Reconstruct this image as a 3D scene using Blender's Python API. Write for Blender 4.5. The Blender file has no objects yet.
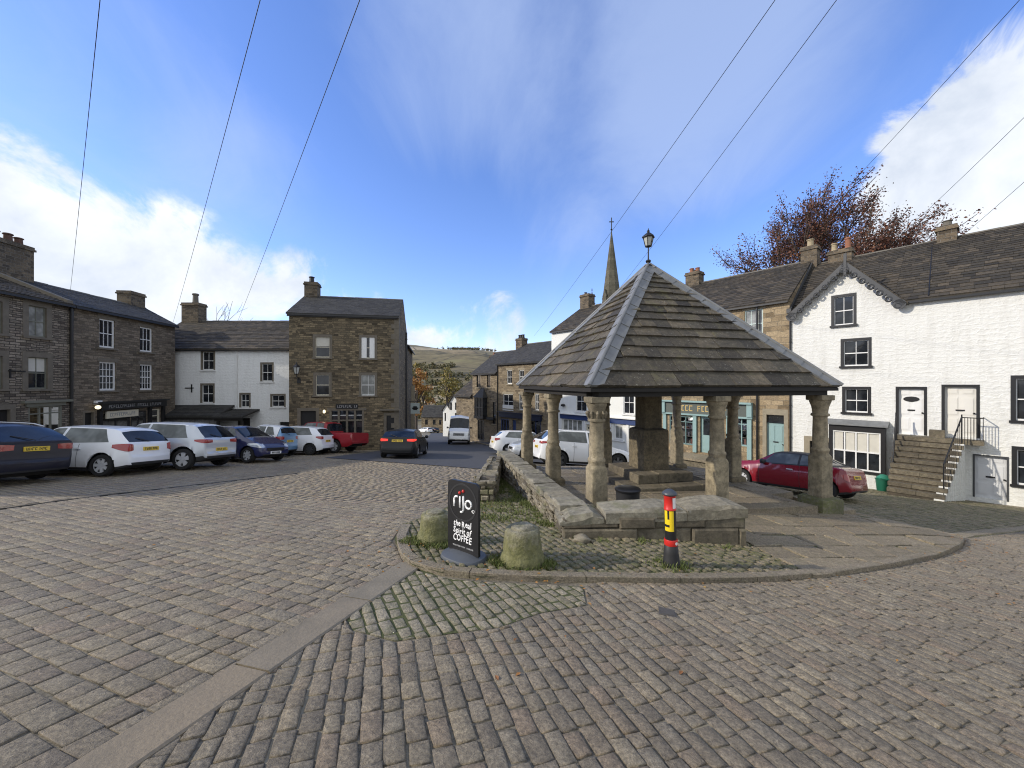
import bpy, bmesh, math, random
import numpy as np
from mathutils import Vector, Matrix
R = random.Random(7)
SC = bpy.context.scene
COL = SC.collection
FPX = 385.0
CAMZ = 1.6

# ------------------------------------------------------------------ basic maths
def smooth(t):
    t = max(0.0, min(1.0, t)); return t*t*(3-2*t)
def lerp(a, b, t): return a+(b-a)*t
def cross_fall(x):
    x = min(x, 24.0)
    return .0425*x + .0275*math.sqrt(x*x+4)-.055
def zg(x, y):
    """height of the steep market place (camera stands over the origin)"""
    yy = min(y, 110.0)
    z = -(.115*yy + cross_fall(x))
    if y < -8: z = .92-cross_fall(x)
    return z
def G(px, py):
    """point of the paved slope seen at a photograph position"""
    k = (px-512)/FPX; m = (py-384)/FPX
    y = 5.0
    for _ in range(60):
        y = lerp(y, (CAMZ+.115*y+cross_fall(k*y))/m, .5)
    return (k*y, y)
def P(px, py, y):
    return Vector(((px-512)/FPX*y, y, CAMZ-(py-384)/FPX*y))
def inside(pt, poly):
    x, y = pt; c = False; n = len(poly); j = n-1
    for i in range(n):
        xi, yi = poly[i]; xj, yj = poly[j]
        if (yi > y) != (yj > y) and x < (xj-xi)*(y-yi)/(yj-yi)+xi: c = not c
        j = i
    return c

# ------------------------------------------------------------------ mesh collector
class MB:
    def __init__(s): s.v = []; s.f = []; s.m = []
    def quad(s, a, b, c, d, m=0):
        i = len(s.v); s.v += [tuple(a), tuple(b), tuple(c), tuple(d)]; s.f.append((i, i+1, i+2, i+3)); s.m.append(m)
    def poly(s, pts, m=0):
        i = len(s.v); s.v += [tuple(p) for p in pts]; s.f.append(tuple(range(i, i+len(pts)))); s.m.append(m)
    def hexa(s, p, m=0):
        """p: 4 bottom points counter-clockwise, 4 top points"""
        i = len(s.v); s.v += [tuple(q) for q in p]
        for f in ((3,2,1,0),(4,5,6,7),(0,1,5,4),(1,2,6,5),(2,3,7,6),(3,0,4,7)):
            s.f.append(tuple(i+k for k in f)); s.m.append(m)
    def box(s, x0, x1, y0, y1, z0, z1, m=0):
        s.hexa([(x0,y0,z0),(x1,y0,z0),(x1,y1,z0),(x0,y1,z0),(x0,y0,z1),(x1,y0,z1),(x1,y1,z1),(x0,y1,z1)], m)
    def obox(s, c, ax, ay, az, m=0):
        """box from centre and three half-axes"""
        c, ax, ay, az = Vector(c), Vector(ax), Vector(ay), Vector(az)
        s.hexa([c-ax-ay-az, c+ax-ay-az, c+ax+ay-az, c-ax+ay-az, c-ax-ay+az, c+ax-ay+az, c+ax+ay+az, c-ax+ay+az], m)
    def tube(s, pts, rads, n=6, m=0, cap=True):
        pts = [Vector(p) for p in pts]; rings = []
        if not isinstance(rads, (list, tuple)): rads = [rads]*len(pts)
        for i, p in enumerate(pts):
            d = (pts[min(i+1, len(pts)-1)]-pts[max(i-1, 0)])
            if d.length < 1e-9: d = Vector((0,0,1))
            d.normalize()
            a = d.cross(Vector((0,0,1)) if abs(d.z) < .9 else Vector((1,0,0))).normalized(); b = d.cross(a)
            k = len(s.v); rings.append(k)
            for j in range(n):
                t = 2*math.pi*j/n
                s.v.append(tuple(p+a*math.cos(t)*rads[i]+b*math.sin(t)*rads[i]))
        for i in range(len(pts)-1):
            for j in range(n):
                s.f.append((rings[i]+j, rings[i]+(j+1) % n, rings[i+1]+(j+1) % n, rings[i+1]+j)); s.m.append(m)
        if cap:
            s.f.append(tuple(rings[0]+j for j in reversed(range(n)))); s.m.append(m)
            s.f.append(tuple(rings[-1]+j for j in range(n))); s.m.append(m)
    def lathe(s, prof, c=(0,0,0), n=20, m=0, sq=None, rot=0.0, jit=0.0, rnd=None):
        """prof: (radius, z) bottom to top; sq(z-index)->superellipse exponent"""
        rings = []
        for i, (r, z) in enumerate(prof):
            k = len(s.v); rings.append(k)
            for j in range(n):
                t = 2*math.pi*j/n+rot; ct, st = math.cos(t), math.sin(t); rr = r
                if sq:
                    e = sq[i] if isinstance(sq, (list, tuple)) else sq
                    if e > 2: rr = r/((abs(math.cos(t-rot))**e+abs(math.sin(t-rot))**e)**(1.0/e))
                if jit and rnd: rr *= 1+rnd.uniform(-jit, jit)
                s.v.append((c[0]+ct*rr, c[1]+st*rr, c[2]+z))
        for i in range(len(prof)-1):
            for j in range(n):
                s.f.append((rings[i]+j, rings[i]+(j+1) % n, rings[i+1]+(j+1) % n, rings[i+1]+j)); s.m.append(m)
        s.f.append(tuple(rings[0]+j for j in reversed(range(n)))); s.m.append(m)
        s.f.append(tuple(rings[-1]+j for j in range(n))); s.m.append(m)
    def build(s, name, mats, parent=None, smooth=False, sharp=None, merge=False):
        me = bpy.data.meshes.new(name)
        me.from_pydata(s.v, [], s.f)
        if not isinstance(mats, (list, tuple)): mats = [mats]
        for m in mats: me.materials.append(m)
        if len(mats) > 1: me.polygons.foreach_set('material_index', s.m)
        if merge:
            b = bmesh.new(); b.from_mesh(me); bmesh.ops.remove_doubles(b, verts=b.verts, dist=.0005)
            bmesh.ops.recalc_face_normals(b, faces=b.faces); b.to_mesh(me); b.free()
        me.update()
        if smooth:
            me.polygons.foreach_set('use_smooth', [True]*len(me.polygons))
            if sharp: me.set_sharp_from_angle(angle=math.radians(sharp))
        auto_uv(me)
        o = bpy.data.objects.new(name, me); COL.objects.link(o)
        if parent is not None: o.parent = parent
        return o

def auto_uv(me):
    nl = len(me.loops)
    if nl == 0: return
    co = np.empty(len(me.vertices)*3, 'f'); me.vertices.foreach_get('co', co); co = co.reshape(-1, 3)
    lv = np.empty(nl, 'i'); me.loops.foreach_get('vertex_index', lv)
    npoly = len(me.polygons)
    nr = np.empty(npoly*3, 'f'); me.polygons.foreach_get('normal', nr); nr = nr.reshape(-1, 3)
    lt = np.empty(npoly, 'i'); me.polygons.foreach_get('loop_total', lt)
    n = np.repeat(nr, lt, axis=0); p = co[lv]
    flat = np.abs(n[:, 2]) > .95
    t = np.stack([-n[:, 1], n[:, 0], np.zeros(nl)], 1)
    ln = np.linalg.norm(t, axis=1); ln[ln < 1e-6] = 1; t /= ln[:, None]
    b = np.cross(n, t)
    uv = np.stack([(p*t).sum(1), (p*b).sum(1)], 1)
    uv[flat] = p[flat][:, :2]
    l = me.uv_layers.new(name='UVMap'); l.data.foreach_set('uv', uv.astype('f').ravel())

# ------------------------------------------------------------------ naming
def tag(o, label, cat, group=None):
    o['label'] = label; o['category'] = cat
    if group: o['group'] = group
    return o
def thing(name, label, cat, loc=(0,0,0), group=None, mat=None):
    o = bpy.data.objects.new(name, None); COL.objects.link(o); o.empty_display_size = .2
    if mat is not None: o.matrix_world = mat
    else: o.location = loc
    return tag(o, label, cat, group)
def struct(o): o['kind'] = 'structure'; return o
def stuff(o): o['kind'] = 'stuff'; return o

# ------------------------------------------------------------------ materials
class N:
    def __init__(s, name):
        s.mat = bpy.data.materials.new(name); s.mat.use_nodes = True
        s.t = s.mat.node_tree; s.b = s.t.nodes['Principled BSDF']
    def new(s, ty, **kw):
        n = s.t.nodes.new(ty)
        for k, v in kw.items():
            if k.startswith('i_'): n.inputs[k[2:].replace('_', ' ')].default_value = v
            else: setattr(n, k, v)
        return n
    def l(s, a, b): s.t.links.new(a, b)
    def math(s, op, a, b=None, c=None, clamp=False):
        n = s.t.nodes.new('ShaderNodeMath'); n.operation = op; n.use_clamp = clamp
        for i, q in enumerate((a, b, c)):
            if q is None: continue
            if isinstance(q, (int, float)): n.inputs[i].default_value = q
            else: s.l(q, n.inputs[i])
        return n.outputs[0]
    def mix(s, fac, a, b, blend='MIX'):
        n = s.t.nodes.new('ShaderNodeMix'); n.data_type = 'RGBA'; n.blend_type = blend
        for i, q in ((0, fac), (6, a), (7, b)):
            if isinstance(q, (int, float)): n.inputs[i].default_value = q
            elif isinstance(q, (tuple, list)): n.inputs[i].default_value = (*q[:3], 1)
            else: s.l(q, n.inputs[i])
        return n.outputs[2]
    def ramp(s, fac, stops, interp='LINEAR'):
        n = s.t.nodes.new('ShaderNodeValToRGB'); n.color_ramp.interpolation = interp
        e = n.color_ramp.elements
        while len(e) < len(stops): e.new(.5)
        for i, (p, c) in enumerate(stops):
            e[i].position = p; e[i].color = (*c, 1) if isinstance(c, tuple) else (c, c, c, 1)
        s.l(fac, n.inputs[0]); return n.outputs[0]
    def noise(s, vec, scale, detail=4, rough=.55, dist=0):
        n = s.t.nodes.new('ShaderNodeTexNoise'); n.inputs['Scale'].default_value = scale
        n.inputs['Detail'].default_value = detail; n.inputs['Roughness'].default_value = rough
        n.inputs['Distortion'].default_value = dist
        if vec is not None: s.l(vec, n.inputs['Vector'])
        return n.outputs['Fac']
    def pos(s): return s.new('ShaderNodeNewGeometry').outputs['Position']
    def rpi(s): return s.new('ShaderNodeNewGeometry').outputs['Random Per Island']
    def bump(s, h, strength=.5, dist=.02):
        n = s.new('ShaderNodeBump'); n.inputs['Strength'].default_value = strength; n.inputs['Distance'].default_value = dist
        s.l(h, n.inputs['Height']); s.l(n.outputs[0], s.b.inputs['Normal'])
    def set(s, col=None, rough=None, metal=None, **kw):
        if col is not None:
            if isinstance(col, tuple): s.b.inputs['Base Color'].default_value = (*col, 1)
            else: s.l(col, s.b.inputs['Base Color'])
        if rough is not None:
            if isinstance(rough, (int, float)): s.b.inputs['Roughness'].default_value = rough
            else: s.l(rough, s.b.inputs['Roughness'])
        if metal is not None: s.b.inputs['Metallic'].default_value = metal
        for k, v in kw.items(): s.b.inputs[k.replace('_', ' ')].default_value = v
        return s.mat

def m_plain(name, col, rough=.6, metal=0, var=.12, scale=6, bump=0.0, **kw):
    n = N(name); p = n.pos(); f = n.noise(p, scale, 5)
    c = n.mix(n.math('MULTIPLY', f, 1.0), tuple(q*(1-var) for q in col), tuple(min(1, q*(1+var)) for q in col))
    if bump: n.bump(n.noise(p, scale*6, 4), bump, .01)
    return n.set(c, rough, metal, **kw)

def m_stone(name, cols, bw=.36, bh=.15, mortar=(.16,.145,.12), msize=.012, bumpd=.03, dirt=.35, dist=.05, lich=None):
    """coursed rubble / squared masonry on UV metres"""
    n = N(name)
    uv = n.new('ShaderNodeTexCoord').outputs['UV']
    sep = n.new('ShaderNodeSeparateXYZ'); n.l(uv, sep.inputs[0])
    cb = n.new('ShaderNodeCombineXYZ'); n.l(sep.outputs[1], cb.inputs[1])
    wob = n.noise(cb.outputs[0], 1.7, 2)
    nz = n.new('ShaderNodeTexNoise'); nz.inputs['Scale'].default_value = 4.5; nz.inputs['Detail'].default_value = 3
    n.l(uv, nz.inputs['Vector'])
    off = n.new('ShaderNodeVectorMath'); off.operation = 'MULTIPLY_ADD'
    n.l(nz.outputs['Color'], off.inputs[0]); off.inputs[1].default_value = (dist*1.6, dist, 0); n.l(uv, off.inputs[2])
    off2 = n.new('ShaderNodeVectorMath'); off2.operation = 'ADD'; n.l(off.outputs[0], off2.inputs[0])
    cb2 = n.new('ShaderNodeCombineXYZ'); n.l(n.math('MULTIPLY', wob, .22), cb2.inputs[1]); n.l(cb2.outputs[0], off2.inputs[1])
    def brick(w, h, vec):
        b = n.new('ShaderNodeTexBrick'); n.l(vec, b.inputs['Vector'])
        b.inputs['Scale'].default_value = 1; b.inputs['Brick Width'].default_value = w; b.inputs['Row Height'].default_value = h
        b.inputs['Mortar Size'].default_value = msize; b.inputs['Mortar Smooth'].default_value = .35; b.inputs['Bias'].default_value = 0
        b.offset = .43; b.inputs['Color1'].default_value = (0,0,0,1); b.inputs['Color2'].default_value = (1,1,1,1); b.inputs['Mortar'].default_value = (.5,.5,.5,1)
        return b
    b1 = brick(bw, bh, off2.outputs[0]); b2 = brick(bw*1.3, bh*1.22, off2.outputs[0])
    sel = n.ramp(n.noise(uv, .9, 1), [(.52, 0.0), (.54, 1.0)])
    rnd = n.mix(sel, b1.outputs['Color'], b2.outputs['Color'])
    fac = n.mix(sel, b1.outputs['Fac'], b2.outputs['Fac'])
    k = len(cols)
    col = n.ramp(rnd, [(i/(k-1), c) for i, c in enumerate(cols)])
    fine = n.noise(uv, 16, 6, .65)
    col = n.mix(.75, col, n.ramp(fine, [(.25, .25), (.72, 1.2)]), 'MULTIPLY')
    big = n.noise(uv, .55, 5, .6)
    col = n.mix(n.ramp(big, [(.42, 0.0), (.75, dirt)]), col, (.05,.045,.038))
    if lich: col = n.mix(n.ramp(n.noise(uv, 5, 5, .7), [(.6, 0.0), (.75, .6)]), col, lich)
    col = n.mix(fac, col, mortar)
    h = n.math('ADD', n.math('MULTIPLY', n.math('SUBTRACT', 1.0, fac), 1.0), n.math('ADD', n.math('MULTIPLY', fine, .5), n.math('MULTIPLY', rnd, .35)))
    n.bump(h, .8, bumpd)
    return n.set(col, .92)

def m_render(name, col, bw=.45, bh=.2, stain=(.45,.44,.40), amt=.35, rough_b=.6):
    """white limewash over lumpy rubble"""
    n = N(name); uv = n.new('ShaderNodeTexCoord').outputs['UV']
    nz = n.new('ShaderNodeTexNoise'); nz.inputs['Scale'].default_value = 3; n.l(uv, nz.inputs['Vector'])
    off = n.new('ShaderNodeVectorMath'); off.operation = 'MULTIPLY_ADD'
    n.l(nz.outputs['Color'], off.inputs[0]); off.inputs[1].default_value = (.55,.30,0); n.l(uv, off.inputs[2])
    b = n.new('ShaderNodeTexBrick'); n.l(off.outputs[0], b.inputs['Vector']); b.inputs['Scale'].default_value = 1
    b.inputs['Brick Width'].default_value = bw; b.inputs['Row Height'].default_value = bh; b.inputs['Mortar Size'].default_value = .05; b.inputs['Mortar Smooth'].default_value = 1
    b.inputs['Color1'].default_value = (0,0,0,1); b.inputs['Color2'].default_value = (1,1,1,1)
    mid = n.noise(uv, 8.5, 5, .62)
    h = n.math('ADD', n.math('MULTIPLY', n.math('SUBTRACT', 1.0, b.outputs['Fac']), .16), n.math('ADD', n.math('MULTIPLY', mid, 1.3), n.math('MULTIPLY', b.outputs['Color'], .12)))
    n.bump(h, rough_b, .045)
    mp = n.new('ShaderNodeMapping'); mp.inputs['Scale'].default_value = (2.2,.35,1); n.l(uv, mp.inputs[0])
    st = n.noise(mp.outputs[0], 1.6, 6, .65)
    c = n.mix(n.ramp(st, [(.48, 0.0), (.8, amt)]), col, stain)
    c = n.mix(n.ramp(n.noise(uv, 22, 3), [(.3, .12), (.6, 0.0)]), c, stain)
    return n.set(c, .85)

def m_slate(name, cols, lichen=(.30,.31,.26), lam=.45, moss=None, rough=.8, spots=.62):
    n = N(name); p = n.pos(); r = n.rpi(); k = len(cols)
    c = n.ramp(r, [(i/(k-1), q) for i, q in enumerate(cols)])
    f = n.noise(p, 9, 6, .7)
    c = n.mix(.8, c, n.ramp(f, [(.3, .28), (.7, 1.25)]), 'MULTIPLY')
    c = n.mix(n.ramp(n.noise(p, 20, 6, .8), [(spots, 0.0), (spots+.08, lam)]), c, lichen)
    c = n.mix(n.ramp(n.noise(p, 1.1, 5, .6), [(.45, 0.0), (.7, .5)]), c, (.03,.028,.024))
    if moss: c = n.mix(n.ramp(n.noise(p, 2.5, 6, .7), [(.55, 0.0), (.7, .7)]), c, moss)
    n.bump(n.noise(p, 22, 6, .7), .6, .02)
    return n.set(c, rough)

def m_setts(name, cols, moss=0.0, dusty=.35, rough=.75):
    n = N(name); p = n.pos(); r = n.rpi(); k = len(cols)
    c = n.ramp(r, [(i/(k-1), q) for i, q in enumerate(cols)])
    f = n.noise(p, 46, 8, .78); f2 = n.noise(p, 17, 6, .7, .6)
    c = n.mix(.95, c, n.ramp(f, [(.30, .18), (.5, .85), (.70, 1.7)]), 'MULTIPLY')
    c = n.mix(.6, c, n.ramp(f2, [(.32, .45), (.68, 1.4)]), 'MULTIPLY')
    c = n.mix(n.ramp(n.noise(p, 5.5, 6, .75), [(.5, 0.0), (.72, dusty)]), c, (.33,.30,.235))
    c = n.mix(n.ramp(n.noise(p, 90, 3, .6), [(.68, 0.0), (.74, .5)]), c, (.45,.42,.34)); c = n.mix(1.0, c, (1.0,.945,.855), 'MULTIPLY'); c = n.mix(.10, c, (.42,.37,.30))
    c = n.mix(n.ramp(n.noise(p, .5, 4, .6), [(.4, 0.0), (.7, .28)]), c, (.12,.10,.08))
    if moss: c = n.mix(n.ramp(n.noise(p, 7, 6, .7), [(.5-.1*moss, 0.0), (.62, moss)]), c, (.085,.105,.02))
    h = n.math('ADD', n.math('MULTIPLY', f, 1.5), n.math('MULTIPLY', f2, 1.6))
    n.bump(h, 1.0, .018)
    return n.set(c, n.ramp(n.noise(p, 3, 4), [(.3, rough-.18), (.7, min(1, rough+.12))]))

def m_glass(name, tint=(.012,.014,.017), rough=.04, spec=.6):
    n = N(name); p = n.pos()
    c = n.mix(n.ramp(n.noise(p, 2.5, 2), [(.4, 0.0), (.7, 1.0)]), tint, tuple(q*2.2+.004 for q in tint))
    n.bump(n.noise(p, 1.2, 2), .02, .05)
    return n.set(c, rough, 0, Specular_IOR_Level=spec)

def m_paint(name, col, rough=.28, metal=0.0, coat=.8):
    n = N(name); p = n.pos()
    c = n.mix(n.ramp(n.noise(p, 2.0, 4), [(.35, 0.0), (.8, .03)]), col, (.25,.24,.22))
    return n.set(c, rough, metal, Coat_Weight=coat, Coat_Roughness=.06, Specular_IOR_Level=.3)

M = {}
def mats():
    M['stone_dark'] = m_stone('dark sandstone rubble', [(.065,.05,.03),(.18,.14,.085),(.32,.25,.15),(.11,.088,.056),(.24,.19,.115)], .34, .13, mortar=(.09,.075,.05))
    M['stone_left'] = m_stone('grey brown sandstone', [(.10,.08,.06),(.25,.205,.155),(.40,.34,.26),(.17,.145,.11),(.31,.255,.19)], .30, .095, mortar=(.055,.045,.036), msize=.016)
    M['stone_left_two'] = m_stone('brown sandstone courses', [(.10,.08,.055),(.20,.16,.112),(.29,.235,.17),(.14,.115,.083)], .36, .115, mortar=(.10,.084,.064))
    M['stone_warm'] = m_stone('honey sandstone', [(.17,.125,.072),(.33,.25,.15),(.46,.355,.22),(.25,.19,.12)], .55, .24, mortar=(.2,.17,.12), dirt=.25)
    M['stone_street'] = m_stone('street sandstone', [(.13,.10,.065),(.26,.205,.13),(.35,.28,.185),(.19,.15,.10)], .38, .16, mortar=(.17,.14,.10))
    M['stone_wall'] = m_stone('old wall stone', [(.10,.088,.066),(.2,.175,.13),(.27,.235,.175)], .6, .25, mortar=(.1,.09,.06), dirt=.5, lich=(.33,.33,.27))
    M['chimney'] = m_stone('chimney stone', [(.07,.055,.038),(.15,.115,.075),(.22,.17,.11)], .3, .13)
    M['white_bright'] = m_render('white limewash', (.70,.70,.665), amt=.45, rough_b=.55)
    M['white_grey'] = m_render('weathered white limewash', (.80,.81,.80), amt=.3, rough_b=.4)
    M['white_smooth'] = m_render('white painted render', (.74,.75,.72), amt=.25, rough_b=.15)
    M['slate_blue'] = m_slate('grey slate', [(.026,.026,.027),(.044,.043,.041),(.062,.06,.055),(.036,.034,.031)], lam=.15)
    M['slate_stone'] = m_slate('sandstone roof slates', [(.024,.02,.015),(.05,.041,.029),(.10,.08,.055),(.035,.03,.022),(.068,.056,.04)], lam=.35, spots=.6)
    M['slate_shelter'] = m_slate('mossy sandstone flags', [(.035,.029,.02),(.085,.07,.045),(.165,.134,.086),(.05,.042,.029),(.12,.10,.066),(.068,.06,.042)], lichen=(.42,.41,.35), lam=.75, moss=(.115,.105,.045), spots=.585)
    M['ridge'] = m_plain('ridge stone', (.13,.12,.10), .9, var=.35, scale=4, bump=.4)
    M['lead'] = m_plain('weathered lead', (.175,.18,.18), .6, .1, var=.4, scale=5, bump=.15)
    M['timber'] = m_plain('dark tarred timber', (.012,.0105,.009), .75, var=.4, scale=8, bump=.3)
    M['black'] = m_plain('black paint', (.014,.014,.015), .4, var=.3)
    M['black_matt'] = m_plain('matt black', (.018,.018,.018), .8, var=.3)
    M['iron'] = m_plain('cast iron', (.02,.02,.021), .45, .3, var=.3)
    M['white_paint'] = m_plain('white gloss paint', (.74,.74,.72), .35, var=.05)
    M['cream_paint'] = m_plain('cream paint', (.62,.57,.44), .45, var=.08)
    M['teal'] = m_plain('pale teal paint', (.24,.36,.36), .45, var=.08)
    M['teal_dark'] = m_plain('sea green paint', (.12,.20,.205), .45, var=.1)
    M['navy'] = m_plain('navy paint', (.03,.055,.16), .45, var=.15)
    M['sage'] = m_plain('sage grey paint', (.17,.17,.135), .55, var=.15)
    M['fascia'] = m_plain('dark grey green board', (.085,.10,.09), .5, var=.15)
    M['gold'] = m_plain('gilt lettering', (.55,.40,.16), .4, .3, var=.2)
    M['quoin'] = m_plain('dressed sandstone', (.27,.235,.17), .88, var=.35, scale=5, bump=.4)
    M['quoin_dark'] = m_plain('sooty dressed sandstone', (.15,.13,.10), .88, var=.35, scale=5, bump=.4)
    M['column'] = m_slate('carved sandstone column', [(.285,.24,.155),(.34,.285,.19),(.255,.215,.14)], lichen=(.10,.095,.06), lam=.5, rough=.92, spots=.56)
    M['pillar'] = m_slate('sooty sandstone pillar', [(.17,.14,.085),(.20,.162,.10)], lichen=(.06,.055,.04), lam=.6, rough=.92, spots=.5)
    M['glass'] = m_glass('window glass')
    M['glass_lit'] = m_glass('window glass over pale blind', (.16,.165,.155), .12)
    M['glass_side'] = m_glass('car side glass', (.075,.082,.078), .06, spec=.4)  # paler base colour stands in for wall and sky reflected in side windows
    M['glass_car'] = m_glass('car glass', (.006,.009,.014), .03, spec=.4)
    M['blind'] = m_plain('pale blind', (.55,.53,.46), .7)
    M['asphalt'] = m_plain('asphalt', (.055,.056,.060), .85, var=.25, scale=3, bump=.3)
    M['pot'] = m_plain('terracotta', (.26,.11,.06), .8, var=.2)
    M['pot_buff'] = m_plain('buff fireclay', (.33,.27,.17), .8, var=.2)
    M['tyre'] = m_plain('tyre rubber', (.014,.014,.014), .85, var=.2)
    M['alloy'] = m_plain('alloy', (.50,.51,.53), .35, .1, var=.08)
    M['alloy_dark'] = m_plain('dark alloy', (.10,.10,.105), .35, .6, var=.1)
    M['plastic'] = m_plain('black car plastic', (.02,.02,.021), .6, var=.2)
    M['plate_y'] = m_plain('yellow plate', (.72,.50,.05), .4, var=.05)
    M['plate_w'] = m_plain('white plate', (.75,.75,.72), .4, var=.05)
    M['taillight'] = m_plain('red lens', (.30,.012,.012), .15, var=.2, Coat_Weight=1.0)
    M['headlight'] = m_plain('clear lens', (.55,.57,.58), .1, .3, var=.1, Coat_Weight=1.0)
    n = N('lit brake lamp'); M['brake'] = n.set((.5,.02,.015), .2, Emission_Color=(1,.05,.03,1), Emission_Strength=.7)
    n = N('lit wall lamp'); M['lamp'] = n.set((.8,.75,.6), .3, Emission_Color=(1,.85,.55,1), Emission_Strength=1.0)
    M['lamp_glass'] = m_plain('lantern glass', (.42,.43,.40), .15, var=.15)
    M['moss_stone'] = moss_stone()
    M['red'] = m_plain('red reflective', (.55,.025,.02), .35, var=.06)
    M['yellow'] = m_plain('yellow reflective', (.80,.58,.02), .35, var=.05)
    M['white_text'] = m_plain('white vinyl', (.85,.85,.84), .5, var=.03)
    M['grey_text'] = m_plain('grey vinyl', (.28,.28,.28), .5, var=.03)
    M['sign_black'] = m_plain('black sign panel', (.012,.012,.013), .42, var=.2)
    M['sign_ring'] = m_plain('satin sign ring', (.035,.035,.037), .3, var=.1)
    M['grey_plastic'] = m_plain('grey plastic base', (.075,.085,.10), .55, var=.1)
    M['green_plastic'] = m_plain('green plastic', (.010,.105,.062), .45, var=.15)
    M['bark'] = m_plain('bark', (.075,.06,.048), .9, var=.4, scale=10, bump=.5)
    M['leaf_copper'] = m_leaf('copper leaves', [(.045,.018,.016),(.09,.034,.022),(.16,.062,.030),(.06,.026,.022),(.20,.085,.035)])
    M['leaf_orange'] = m_leaf('autumn orange leaves', [(.30,.13,.03),(.38,.19,.04),(.22,.09,.03),(.30,.20,.05)])
    M['leaf_yellow'] = m_leaf('yellowing leaves', [(.16,.14,.03),(.26,.20,.04),(.10,.10,.03),(.30,.22,.06)])
    M['leaf_green'] = m_leaf('dark green leaves', [(.045,.06,.024),(.075,.09,.034),(.10,.105,.042),(.13,.115,.05)])
    M['grass'] = m_leaf('grass blades', [(.06,.09,.018),(.10,.13,.028),(.14,.165,.045),(.12,.11,.04)])
    M['bed'] = bed_mat('joint grit', (.21,.185,.135), (.05,.043,.030), None)
    M['bed_moss'] = bed_mat('mossy joints', (.085,.10,.022), (.05,.045,.03), (.07,.08,.024))
    M['sett_left'] = m_setts('large brown setts', [(.285,.25,.185),(.345,.30,.225),(.32,.285,.215),(.40,.35,.255),(.30,.26,.19),(.345,.28,.21),(.25,.22,.168)], dusty=.35)
    M['sett_right'] = m_setts('grey brown setts', [(.30,.26,.195),(.36,.31,.235),(.325,.295,.235),(.42,.365,.265),(.34,.27,.20),(.30,.265,.20),(.245,.215,.168),(.33,.29,.225)], dusty=.45)
    M['sett_moss'] = m_setts('mossy setts', [(.31,.285,.205),(.42,.385,.29),(.35,.325,.255),(.52,.475,.36)], moss=.35, dusty=.35)
    M['sett_island'] = m_setts('mossy island cobbles', [(.20,.175,.115),(.28,.25,.17),(.35,.31,.22),(.23,.205,.145)], moss=.7, dusty=.3)
    M['flag'] = m_setts('sandstone flags', [(.21,.18,.125),(.29,.25,.18),(.36,.31,.225),(.25,.21,.15)], moss=.15, dusty=.4)
    M['slab'] = m_slab()
    M['kerb'] = m_setts('kerb stone', [(.28,.245,.18),(.35,.305,.235),(.31,.27,.20)], moss=.2, dusty=.4)
    M['slate_paint'] = m_plain('dark grey joinery paint', (.045,.047,.05), .5, var=.25)
    M['hill'] = hill_mat()
def m_slab():
    n = N('smooth stone slab'); p = n.pos(); r = n.rpi()
    c = n.ramp(r, [(0, (.205,.19,.14)), (.35, (.30,.215,.13)), (.65, (.215,.195,.145)), (1, (.275,.215,.135))])
    f = n.noise(p, 45, 6, .7); c = n.mix(.4, c, n.ramp(f, [(.3, .5), (.7, 1.25)]), 'MULTIPLY')
    c = n.mix(n.ramp(n.noise(p, 2.2, 5, .6), [(.45, 0.0), (.7, .6)]), c, (.12,.105,.075))
    n.bump(f, .6, .01); return n.set(c, .75)
def moss_stone():
    n = N('mossy bollard stone'); p = n.pos(); sep = n.new('ShaderNodeSeparateXYZ')
    tc = n.new('ShaderNodeTexCoord').outputs['Object']; n.l(tc, sep.inputs[0])
    f = n.noise(p, 9, 6, .7)
    c = n.mix(.7, n.ramp(f, [(.3, (.13,.12,.08)), (.55, (.25,.23,.165)), (.75, (.38,.355,.28))]), n.ramp(n.noise(p, 33, 6, .75), [(.3, .35), (.7, 1.4)]), 'MULTIPLY')
    mk = n.math('SUBTRACT', n.math('ADD', n.math('MULTIPLY', n.noise(p, 7, 6, .75), .75), .12), sep.outputs[2])
    c = n.mix(n.ramp(mk, [(.0, 0.0), (.25, .75)]), c, n.ramp(n.noise(p, 20, 5), [(.3, (.075,.085,.022)), (.7, (.19,.185,.06))]))
    n.bump(n.math('ADD', f, n.noise(p, 40, 4)), .8, .02)
    return n.set(c, .95)
def m_leaf(name, cols):
    n = N(name); r = n.rpi(); k = len(cols)
    c = n.ramp(r, [(i/(k-1), q) for i, q in enumerate(cols)])
    return n.set(c, .7, Transmission_Weight=0.0, Subsurface_Weight=0.0)
def bed_mat(name, a, b, g):
    n = N(name); p = n.pos(); f = n.noise(p, 30, 6, .7)
    c = n.ramp(f, [(.3, b), (.65, a)])
    if g: c = n.mix(n.ramp(n.noise(p, 3.5, 6, .7), [(.38, 0.0), (.58, .9)]), c, g)
    else: c = n.mix(n.ramp(n.noise(p, 1.4, 5, .6), [(.48, 0.0), (.62, .8)]), c, (.30,.26,.18))
    n.bump(f, .7, .02); return n.set(c, .95)
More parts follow.
